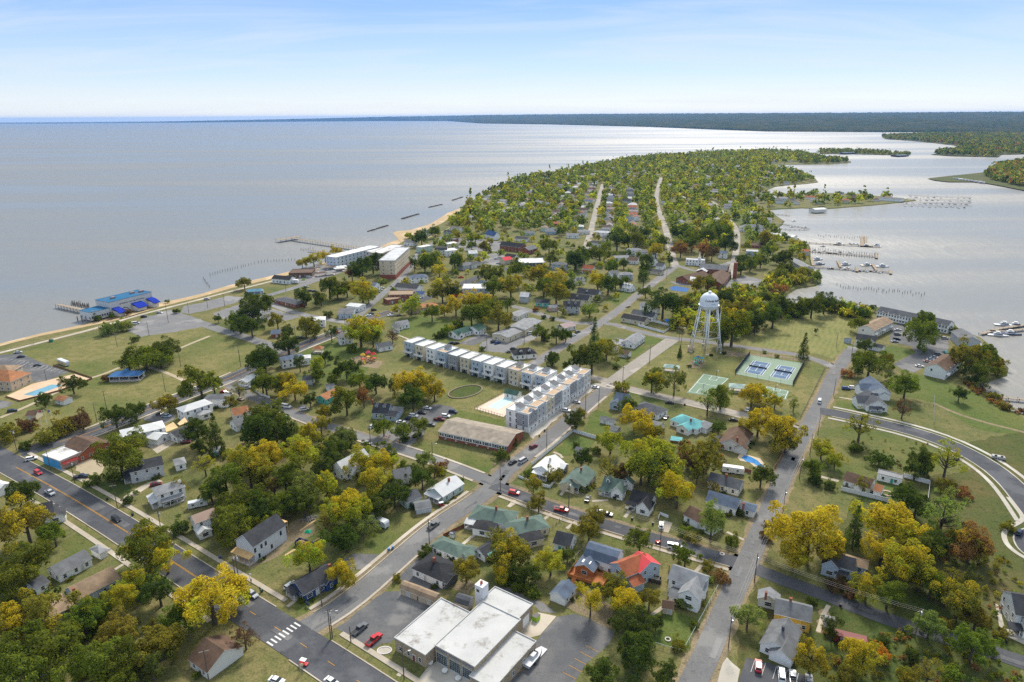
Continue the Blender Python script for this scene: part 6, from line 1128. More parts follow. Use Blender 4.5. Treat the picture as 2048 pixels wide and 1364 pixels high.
T('k', '600 690 82 r o .3;690 700 62 r d;300 820 74 r l .2;500 900 60 r g .1;730 830 72 r y .6;870 790 80 r y .6;980 780 75 r o .5;1090 830 80 r g .2;880 910 90 r g;990 900 80 r g;1140 950 90 r o .2;750 1000 50 s g;620 870 42 r y .4;670 1040 34 s y .3;1230 820 36 t d;1020 510 62 r d;1120 530 66 r g;1090 650 80 r g;1260 640 86 r o .4;1310 490 62 r g;1330 590 50 r y .3;1420 480 44 r g;1530 520 80 r o .35;1700 560 80 r o .55;1580 640 76 r g .1;1700 690 86 r o .3;1800 640 60 r d;1880 380 72 r d;1640 370 54 r L;1630 250 60 r g;500 400 80 r g;570 480 54 r y .5;720 400 64 r d;430 430 54 r g;330 420 38 t d;720 490 26 s l;1000 260 44 r o .2;920 180 44 r g .3;880 240 36 r g;1060 270 17 c d;400 170 60 r d;530 110 46 r g;280 150 32 s l;1500 860 27 s r;1555 1090 56 r g;1700 1110 62 r d;1790 1110 50 r d;1600 1130 40 s d;640 1080 52 s g;570 1110 40 s d;980 1240 24 s d;1580 935 22 s d;1665 950 22 s d;1960 780 16 s d;1660 1330 56 r d')
T('j', '640 810 110 r d;600 900 90 r d;430 960 62 r g;590 1030 80 r d;480 1020 60 r d;840 970 62 r o .15;270 955 29 r d;520 600 50 r o .2;1080 410 38 r y .3;1190 380 54 r y .5;1300 350 44 r y .6;1400 300 40 r y .5;1660 480 86 r d;1760 420 72 r d;1560 520 50 r R;1340 640 92 r g .2;1420 690 60 r g;1510 660 62 r o .35;1660 680 86 r l .5;1720 740 50 r l .4;1090 750 70 r d;1260 760 54 r g;1330 910 36 s d;1110 1020 84 r o .1;1200 1060 50 r g;950 1080 56 r d;940 1200 80 r d;1360 1090 44 t d;1640 1080 110 r l .35;1760 1120 80 r g;1800 1030 76 r y .6;1950 1120 46 k R;1850 1230 30 s d;1560 1230 50 s g;1850 590 34 s L')
T('i', '1080 1000 72 s L;1270 970 62 s L;1360 1105 33 s d;1690 720 18 s g;1780 820 26 s d;990 890 30 s d;1130 870 30 s d;1290 830 34 s R')
# clipped shrubs against the near houses
for o in [q for q in bpy.data.objects if q.parent is None and q.get('category') in ('house', 'garage') and dist(q.location) < 400]:
    w = next((c for c in o.children if c.name.startswith('wall')), None)
    if w is None: continue
    bb = [Vector(c) for c in w.bound_box]; X0, X1, Y0 = min(c.x for c in bb), max(c.x for c in bb), min(c.y for c in bb); ca, sa = math.cos(o.rotation_euler.z), math.sin(o.rotation_euler.z)
    for q in range(2):
        u = random.uniform(X0+1, X1-1); v_ = Y0-random.uniform(.9, 1.6); TREES.append((o.location.x+ca*u-sa*v_, o.location.y+sa*u+ca*v_, random.uniform(.7, 1.3), 's', random.choice('ggdoL'), 0))
# far town: scatter of crowns on the peninsula, clear of streets and houses
def seg_d(p, pts):
    b = 1e9
    for a, c in zip(pts, pts[1:]):
        d = c-a; u = max(0, min(1, (p-a).dot(d)/d.length_squared)); b = min(b, (p-a-d*u).length)
    return b
def inside(p, poly):
    r = False; j = len(poly)-1
    for i in range(len(poly)):
        a, b = poly[i], poly[j]
        if (a.y > p.y) != (b.y > p.y) and p.x < (b.x-a.x)*(p.y-a.y)/(b.y-a.y)+a.x: r = not r
        j = i
    return r
TOWN = PL('z', 832,500, 880,462, 925,428, 940,405, 965,395, 1000,376, 1050,356, 1150,338, 1240,321, 1310,313, 1420,306, 1530,302, 1600,306, 1640,317, 1560,327, 1520,330, 1546,336, 1600,345, 1628,362, 1580,368, 1528,376, 1522,386, 1570,392, 1600,390, 1660,390, 1800,399, 1740,407, 1640,413, 1560,413, 1500,417, 1530,430, 1550,442, 1530,462, 1585,482, 1605,496, 1608,530, 1540,540, 1480,548, 1470,500, 1400,506, 1340,506, 1280,500, 1200,505, 1150,480, 1060,462, 1000,462, 930,478, 880,500)
far_roads = [ROADS[k][0] for k in ('K2', 'L', 'M', 'N')]
HB = [(o.location.x, o.location.y) for o in bpy.data.objects if o.parent is None and o.get('category') in ('house', 'store', 'church')]
farhouse = []
x0 = min(p.x for p in TOWN); x1 = max(p.x for p in TOWN); y0 = min(p.y for p in TOWN); y1 = max(p.y for p in TOWN)
rr = random.Random(5)
# far houses, one on every other plot along streets and in the blocks between
cand = []
for k, side in (('L', 1), ('L', -1), ('K2', 1), ('K2', -1), ('M', 1), ('M', -1)):
    pts = smooth(ROADS[k][0], 1); L = 0; nn = normals(pts); nxt = 18
    for i in range(len(pts)-1):
        seg = (pts[i+1]-pts[i]).length
        while nxt < L+seg: q = pts[i].lerp(pts[i+1], (nxt-L)/seg); cand.append((q+nn[i]*side*rr.uniform(17, 24), math.atan2(nn[i].y, nn[i].x))); cand.append((q+nn[i]*side*rr.uniform(50, 62), math.atan2(nn[i].y, nn[i].x))); nxt += rr.uniform(21, 29)
        L += seg
cand = [(P('z', X_, Y_), R_(150)) for X_, Y_ in ((1620,398), (1652,399), (1678,397), (1703,399), (1728,401), (1752,402), (1776,401), (1640,408), (1690,406), (1560,392), (1585,404), (1575,340), (1600,347), (1545,322), (1600,320), (1560,312), (1590,316))]+cand
for _ in range(900):
    p = Vector((rr.uniform(x0, x1), rr.uniform(y0, y1), 0)); cand.append((p, R_(rr.choice((62, 150, 100)))))
for p, an in cand:
    if len(farhouse) >= 118: break
    if not inside(p, TOWN) or min(seg_d(p, r) for r in far_roads) < 13 or any((p.x-a)**2+(p.y-b)**2 < 22**2 for a, b in HB): continue
    HB.append((p.x, p.y)); farhouse.append((p, an))
ROOFS = ['mgrey','dgrey','sgrey','char','brown','tanr','silver','bgrey','redbrown','pinkr','wht']; RN = dict(mgrey='grey', dgrey='dark grey', sgrey='pale grey', char='black', brown='brown', tanr='tan', silver='silver', bgrey='slate blue', redbrown='rust-red', pinkr='dusty pink', wht='white')
WALLS = ['white','off','cream','lgrey','lblue','white','white','brick','pgreen']; WN = dict(white='white', off='off-white', cream='cream', lgrey='pale grey', lblue='pale blue', brick='brick', pgreen='pale green')
fm = {}; hu = {}; wordn = ['', 'second ', 'third ', 'fourth ', 'fifth ', 'sixth ', 'seventh ', 'eighth ', 'ninth ', 'tenth ', 'eleventh ', 'twelfth ']+['%dth ' % i for i in range(13, 80)]
for i, (p, an) in enumerate(farhouse):
    L, W, hw, rs = rr.choice(((13,9,3.2,2.4), (15,9,3.4,2.2), (11,9,5.4,2.2), (14,10,4.2,3))); ty = rr.choice('ggh'); rc = rr.choice(ROOFS); wc = rr.choice(WALLS)
    key = (L, W, hw, rs, ty)
    if key not in fm: fm[key] = ((wall_gable(L, W, hw, rs) if ty == 'g' else MB().box(-L/2, L/2, -W/2, W/2, 0, hw)).mesh('wall', 'siding'), (roof_gable(L, W, hw, rs, .5, .3) if ty == 'g' else roof_hip(L, W, hw, rs)).mesh('roof', 'shingle'))
    r = empty('house', p, an+math.pi/2*rr.choice((0, 1))); ob('wall', fm[key][0], r, color=CLR[wc]); ob('roof', fm[key][1], r, color=CLR[rc])
    X, Y = proj(p); zone = 'near the beach' if X < 1100 else 'between the light streets' if X < 1320 else 'towards the harbour' if X < 1480 else 'on the harbour shore'
    depth = 'far town' if Y < 400 else 'nearer town'
    lb = 'distant %s house with %s roof %s, %s' % (WN[wc], RN[rc], zone, depth); k = hu.get(lb, 0); hu[lb] = k+1; tag(r, (wordn[k] if k else '')+lb, 'house', 'distant houses among the trees')
    if dist(p) < 1100:
        for u in (-.25, .25): ob('window', WIN['s'], r, (u*L, -W/2-.01, 1)); ob('window', WIN['s'], r, (u*L, W/2+.01, 1), math.pi)
rm_, wm_ = MB(), MB(); nx = 0
for _ in range(6000):
    p = Vector((rr.uniform(x0, x1), rr.uniform(y0, y1), 0))
    if nx >= 330 or p.y < 950: continue
    if not inside(p, TOWN) or min(seg_d(p, r) for r in far_roads) < 12 or any((p.x-a)**2+(p.y-b)**2 < 19**2 for a, b in HB): continue
    HB.append((p.x, p.y)); nx += 1; an = R_(rr.choice((62, 150))); ca, sa = math.cos(an), math.sin(an); L, W, h, rs = rr.uniform(11,17), rr.uniform(8,11), rr.uniform(3,5.5), rr.uniform(1.8,2.8)
    for mb, src in ((wm_, wall_gable(L, W, h, rs)), (rm_, roof_gable(L, W, h, rs, .5, .3))):
        mb.k = rr.randrange(3) if mb is rm_ else 0; mb.poly([(p.x+ca*x-sa*y, p.y+sa*x+ca*y, z) for x, y, z in src.v], src.f)
for mb, nm, mats in ((wm_, 'far_house_walls', ['white_trim']), (rm_, 'far_rooftops', ['far_roof_a', 'far_roof_b', 'far_roof_c'])):
    for q in mats:
        if q not in M: m_, nt_, b_, o_ = nmat(q); b_.inputs['Base Color'].default_value = {'far_roof_a': (.16,.16,.17,1), 'far_roof_b': (.30,.29,.28,1), 'far_roof_c': (.20,.12,.09,1)}[q]; b_.inputs['Roughness'].default_value = .9; M[q] = m_
    tag(ob(nm, mb.mesh(nm, mats)), 'many small houses too far off to count among the town trees', 'houses', kind='stuff')
far_tree = []; HBa = np.array(HB)
grid = {}
def okd(p, d):
    gx, gy = int(p.x//16), int(p.y//16)
    for i in (-1, 0, 1):
        for j in (-1, 0, 1):
            for q in grid.get((gx+i, gy+j), ()):
                if (q.x-p.x)**2+(q.y-p.y)**2 < d*d: return False
    grid.setdefault((gx, gy), []).append(p); return True
for (x, y, R, *_) in TREES: grid.setdefault((int(x//16), int(y//16)), []).append(Vector((x, y, 0)))
for _ in range(42000):
    p = Vector((rr.uniform(x0, x1), rr.uniform(y0, y1), 0))
    if not inside(p, TOWN) or min(seg_d(p, r) for r in far_roads) < 9: continue
    if len(HBa) and np.min((HBa[:, 0]-p.x)**2+(HBa[:, 1]-p.y)**2) < 11.5**2: continue
    dx_, dy_ = HBa[:, 0]-p.x, HBa[:, 1]-p.y
    if np.any((dy_ > 0) & (dy_ < 27) & (np.abs(dx_) < 8)) and rr.random() < .8: continue      # keep the fronts of far houses open
    X_, Y_ = proj(p)
    if X_ > 1500 and Y_ > 384 and rr.random() < (.82 if Y_ < 420 else .5): continue            # the harbour shore is mostly lawn
    if okd(p, 13.5 if p.y > 1100 else 13.0): far_tree.append(p)
PALF = ['g']*14+['d']*6+['o']*7+['L']*10+['l']*7+['y']*2
far_spec = []
for p in far_tree:
    c = rr.choice(PALF); far_spec.append((p.x, p.y, rr.uniform(4.4, 7.6), 'r' if rr.random() < .85 else 'c' if rr.random() < .3 else 't', c, rr.choice((0, 0, 0, .2, .35)) if c in 'gol' else 0))
far_spec.sort(key=lambda s: s[1])
n_tree = sum(1 for t in TREES if t[3] != 's'); take = max(0, 300-n_tree)
things = TREES+far_spec[:take]; rest = far_spec[take:]
# trees and bushes as individuals
used = {}
def sizeword(R): return 'small' if R < 2.6 else 'medium' if R < 4.4 else 'large' if R < 6.5 else 'very large'
wordn = ['', 'second ', 'third ', 'fourth ', 'fifth ', 'sixth ', 'seventh ', 'eighth ', 'ninth ', 'tenth ', 'eleventh ', 'twelfth ']+['%dth ' % i for i in range(13, 80)]
MK = [(proj(p), ph) for p, ph in MARKS]
for i, (x, y, R, sh, col, au) in enumerate(things):
    rv_ = random.Random(i*7+1); nm = {'s': 'bush', 'c': 'conifer'}.get(sh, 'tree')
    X, Y = proj((x, y, ZC[sh]*R))
    bx = sorted(((abs(X-a[0])+1.6*abs(Y-a[1]), a, ph) for a, ph in MK), key=lambda q: q[0])
    dd, a, ph = bx[0]; dx, dy = X-a[0], Y-a[1]
    rel = ('left of' if dx < 0 else 'right of') if abs(dx) > abs(dy)*1.1 else ('behind' if dy < 0 else 'in front of')
    tip = ' turning yellow' if len(ph.split()) < 5 and au >= .3 and col not in 'yYa' else ''
    _ = ' turning yellow' if au >= .3 and col not in 'yYa' else ''
    lab = '%s %s %s%s %s the %s' % (sizeword(R), FN[col], SN[sh], tip, rel, ph)
    k = used.get(lab, 0); used[lab] = k+1
    if k: lab = wordn[min(k, len(wordn)-1)]+lab
    root = empty(nm, (x, y, 0), rv_.uniform(0, 6.28)); tag(root, lab, nm, {'s': 'bushes and shrubs', 'c': 'conifers'}.get(sh, 'trees in the town'))
    base = FC[col]; jit = rv_.uniform(.85, 1.18); c = tuple(q*jit*rv_.uniform(.93, 1.07) for q in base)
    v = CR[sh][i % len(CR[sh])]; sx = R*rv_.uniform(.92, 1.08); sz = R*rv_.uniform(.92, 1.1)
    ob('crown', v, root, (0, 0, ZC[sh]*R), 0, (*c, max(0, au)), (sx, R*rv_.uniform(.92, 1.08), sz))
    if sh != 's': ob('trunk', (TRB if sh == 'k' else TR)[i % (2 if sh == 'k' else 4)], root, (0, 0, 0), 0, (.10,.085,.07), (R*.95, R*.95, R*ZC[sh]/1.28))
    else: ob('stem', TR[i % 4], root, (0, 0, 0), 0, (.09,.075,.06), (R*.7, R*.7, R*.45))
# the remaining far crowns as one mass
LOD = {}
for sh in 'rct':
    for lv, (ncl, nl, ls) in enumerate(((26, 330, .30), (20, 150, .42), (14, 70, .58))): LOD[sh, lv] = [crown_pts(7000+10*ord(sh)+i, sh, ncl, nl)+(ls,) for i in range(3)]
def mass(name, label, spec, cat='trees'):
    Ps, Ns, Ts, Cs, Ss = [], [], [], [], []
    for i, (x, y, R, sh, col, au, *zz) in enumerate(spec):
        d = math.hypot(x, y); lv = 0 if d < 1000 else 1 if d < 1700 else 2; p, n_, t, ls = LOD[sh, lv][i % 3]
        a = rr.uniform(0, 6.28); ca, sa = math.cos(a), math.sin(a); rot = np.array([[ca, -sa, 0], [sa, ca, 0], [0, 0, 1]])
        Ps.append(p @ rot.T*R+np.array([x, y, ZC[sh]*R*.92+(zz[0] if zz else 0)])); Ns.append(n_ @ rot.T); Ts.append(t); base = np.array(FC[col])*rr.uniform(1.0, 1.5)
        cc = np.repeat(base[None], len(p), 0)
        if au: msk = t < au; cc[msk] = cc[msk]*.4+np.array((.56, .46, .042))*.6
        Cs.append(cc); Ss.append(np.full((len(p), 1), ls*R))
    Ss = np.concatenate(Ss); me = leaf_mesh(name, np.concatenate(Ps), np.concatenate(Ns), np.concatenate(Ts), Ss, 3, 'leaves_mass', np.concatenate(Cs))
    o = ob(name, me); tag(o, label, cat, kind='stuff'); return o
brush = []
for poly, n, r0, r1, pal in ((PL('d', 1280,240, 1500,60, 1720,260, 2024,600, 1760,1040, 1420,1010, 1300,700, 1420,520), 150, .4, 1.2, 'orRogLy'), (PL('d', 620,1050, 1180,960, 1800,1140, 2024,1330, 2024,1420, 500,1420), 120, .4, 1.2, 'orogLg'), (PL('z', 430,905, 560,850, 700,870, 800,900, 830,960, 760,1010, 640,1010, 520,990, 440,960), 220, .7, 1.8, 'gdogl'), (PL('a', 0,620, 380,640, 900,900, 1300,940, 1340,1200, 900,1400, 0,1400), 130, .7, 1.6, 'gdo'), (PL('c', 0,560, 180,600, 330,740, 250,760, 60,640, 0,620), 70, .6, 1.3, 'gdL'), (PL('h', 700,560, 900,700, 1400,800, 1330,1000, 1100,960, 760,880), 30, .4, .9, 'oRo'), (PL('h', 1560,300, 1700,360, 1900,500, 2024,545, 2024,570, 1850,520, 1620,380), 120, .5, 1.2, 'orR'), (PL('g', 1320,780, 1650,780, 1700,960, 1450,1000, 1330,960), 70, .6, 1.6, 'oRr')):
    ax, bx_, ay, by = min(p.x for p in poly), max(p.x for p in poly), min(p.y for p in poly), max(p.y for p in poly); k = 0
    for _ in range(n*8):
        p = Vector((rr.uniform(ax, bx_), rr.uniform(ay, by), 0))
        if k < n and inside(p, poly): brush.append((p.x, p.y, rr.uniform(r0, r1), 'r', rr.choice(pal), 0)); k += 1
mass('undergrowth', 'tangled brush and weeds under and between the trees', brush, 'undergrowth')
MID = PL('z', 842,505, 900,470, 1000,465, 1150,490, 1290,500, 1345,515, 1330,545, 1290,575, 1230,615, 1200,640, 1120,636, 1010,608, 1000,570, 950,566, 905,590, 850,606, 790,630, 770,592, 800,560)
MID2 = PL('z', 1370,600, 1440,585, 1530,572, 1560,600, 1570,622, 1600,612, 1700,615, 1745,622, 1710,640, 1640,622, 1560,636, 1480,680, 1400,672, 1340,660)
MID3 = PL('z', 1545,560, 1600,545, 1635,552, 1630,566, 1580,572, 1560,585, 1530,570)
near_roads = [ROADS[k][0] for k in ('B', 'J', 'K', 'N', 'O2')]; HM = np.array([(o.location.x, o.location.y) for o in bpy.data.objects if o.parent is None and o.get('category') not in (None, 'tree', 'bush', 'conifer')])
for poly, n, gap, r0, r1, hd in ((MID, 1500, 13, 2.2, 4.6, 12), (MID2, 1500, 4.5, 2.0, 4.6, 6), (MID3, 300, 5, 2.5, 5, 6)):
    ax, bx_, ay, by = min(p.x for p in poly), max(p.x for p in poly), min(p.y for p in poly), max(p.y for p in poly)
    for _ in range(n):
        p = Vector((rr.uniform(ax, bx_), rr.uniform(ay, by), 0))
        if not inside(p, poly) or min(seg_d(p, r) for r in near_roads) < 7.5 or np.min((HM[:, 0]-p.x)**2+(HM[:, 1]-p.y)**2) < hd*hd or not okd(p, gap): continue
        rest.append((p.x, p.y, rr.uniform(r0, r1), 'r', rr.choice('ggddooLLlly'), rr.choice((0, 0, .3))))
mass('far_wood', 'dense far-off mass of autumn trees covering the peninsula town', rest)
# ------------------------------------------------------------------ vehicles
def tap(m, prof, w0, w1, zlo, zhi):
    """side profile (x,z) swept across y, narrowing from w0 at zlo to w1 at zhi"""
    n = len(prof); hw = lambda z: (w0+(w1-w0)*(z-zlo)/max(.01, zhi-zlo))/2
    vs = [(x, -hw(z), z) for x, z in prof]+[(x, hw(z), z) for x, z in prof]
    return m.poly(vs, [tuple(range(n)), tuple(range(2*n-1, n-1, -1))]+[(i, n+i, n+(i+1) % n, (i+1) % n) for i in range(n)])
def car_parts(kind):
    S = dict(sedan=dict(l=4.6, b=[(-2.3,.3),(2.3,.3),(2.32,.62),(2.1,.78),(1.05,.92),(-1.55,.95),(-2.25,.88),(-2.33,.6)], g=[(-1.7,.93),(1.15,.9),(.35,1.36),(-1.05,1.38)], r=[(-1.08,1.36),(.38,1.34),(.30,1.42),(-1.0,1.44)]),
        suv=dict(l=4.7, b=[(-2.3,.35),(2.3,.35),(2.34,.75),(2.15,.95),(1.15,1.05),(-2.2,1.08),(-2.36,.8)], g=[(-2.15,1.06),(1.25,1.03),(.55,1.62),(-1.95,1.66)], r=[(-2.0,1.64),(.58,1.6),(.45,1.7),(-1.9,1.74)]),
        van=dict(l=5.4, b=[(-2.7,.35),(2.65,.35),(2.72,.8),(2.5,1.05),(1.9,1.2),(-2.7,1.2)], g=[(-2.68,1.19),(1.95,1.18),(1.2,1.95),(-2.65,2.0)], r=[(-2.67,1.3),(.6,1.3),(1.0,2.0),(.9,2.1),(-2.65,2.12)]),
        pickup=dict(l=5.8, b=[(-2.9,.45),(2.85,.45),(2.9,.85),(2.7,1.05),(1.5,1.15),(-2.85,1.15),(-2.95,.85)], g=[(-.75,1.13),(1.55,1.12),(.9,1.78),(-.6,1.8)], r=[(-.65,1.77),(.93,1.75),(.82,1.86),(-.6,1.88)]))[kind]
    ps = []
    m = MB(); tap(m, S['b'], 1.9, 1.78, .3, 1.2); ps.append(('body', m.mesh('body', 'car_paint'), 1))
    m = MB(); tap(m, S['g'], 1.72, 1.34, S['g'][0][1], S['g'][-1][1]); ps.append(('windows', m.mesh('windows', 'glass'), 0))
    m = MB(); tap(m, S['r'], 1.42, 1.34, S['r'][0][1], S['r'][-1][1]); ps.append(('roof', m.mesh('roof', 'car_paint'), 1))
    if kind == 'pickup': m = MB(); m.box(-2.75, -.85, -.72, .72, 1.152, 1.17); ps.append(('cargo_bed', m.mesh('cargo_bed', 'black_rubber'), 0))
    m = MB(); [m.box(S['l']/2-.06, S['l']/2+.02, s-.2, s+.2, .62, .8) for s in (-.62,)]; hl = m.mesh('headlight', 'white_trim')
    ps.append(('headlight', hl, 0)); m = MB(); m.box(S['l']/2-.06, S['l']/2+.02, .42, .82, .62, .8); ps.append(('headlight', m.mesh('headlight', 'white_trim'), 0))
    w = MB(); w.tube((0,-.11,0), (0,.11,0), .35, .35, 10); wm = w.mesh('wheel', 'black_rubber')
    return ps, [(sx*S['l']*.31, sy*.86, .35) for sx in (-1, 1) for sy in (-1, 1)], wm
CARS = {k: car_parts(k) for k in ('sedan', 'suv', 'van', 'pickup')}
def joined(kind):
    ps, wh, wm = CARS[kind]; v, f, mi = [], [], []; slot = {'body': 0, 'roof': 0, 'windows': 1, 'headlight': 2, 'cargo_bed': 1}
    def add(me, off, s):
        k = len(v); v.extend([tuple(Vector(q.co)+Vector(off)) for q in me.vertices]); f.extend([tuple(k+i for i in p.vertices) for p in me.polygons]); mi.extend([s]*len(me.polygons))
    for n, me, c in ps: add(me, (0,0,0), slot[n])
    for w in wh: add(wm, w, 1)
    me = bpy.data.meshes.new('car'); me.from_pydata(v, [], f); [me.materials.append(M[q]) for q in ('car_paint', 'glass', 'white_trim')]; me.polygons.foreach_set('material_index', mi); return me
CARJ = {k: joined(k) for k in CARS}
CC = dict(w=('white', (.75,.75,.74)), k=('black', (.015,.015,.018)), s=('silver', (.42,.43,.45)), r=('red', (.50,.02,.025)), b=('blue', (.03,.07,.20)), g=('grey', (.12,.125,.13)), t=('tan', (.42,.33,.24)), d=('dark blue', (.015,.025,.06)), n=('dark green', (.02,.06,.04)), m=('maroon', (.14,.015,.02)), c=('teal', (.03,.30,.30)), l=('pale blue', (.35,.45,.55)), p=('rose', (.5,.33,.28)))
KN = dict(sedan='car', suv='sport utility car', van='van', pickup='pickup truck')
NC = [0]; cused = {}
def car(t, x, y, ang, kind, c, where, moving=False):
    p = P(t, x, y, .7); an = R_(ang); lab = '%s %s %s' % (CC[c][0], KN[kind], where)
    k = cused.get(lab, 0); cused[lab] = k+1
    if k: lab = wordn[k]+lab
    if dist(p) < 420:
        r = empty('car' if kind in ('sedan', 'suv') else kind, (p.x, p.y, .03), an)
        ps, wh, wm = CARS[kind]
        for n, me, col in ps: ob(n, me, r, color=CC[c][1] if col else None)
        for w in wh: ob('wheel', wm, r, w)
    else: r = ob('car' if kind in ('sedan', 'suv') else kind, CARJ[kind], None, (p.x, p.y, .03), an, CC[c][1])
    tag(r, lab, 'car' if kind in ('sedan', 'suv') else kind.replace('pickup', 'pickup truck'), 'vehicles on the streets and lots'); return r
A1_, A2_ = 57, -34
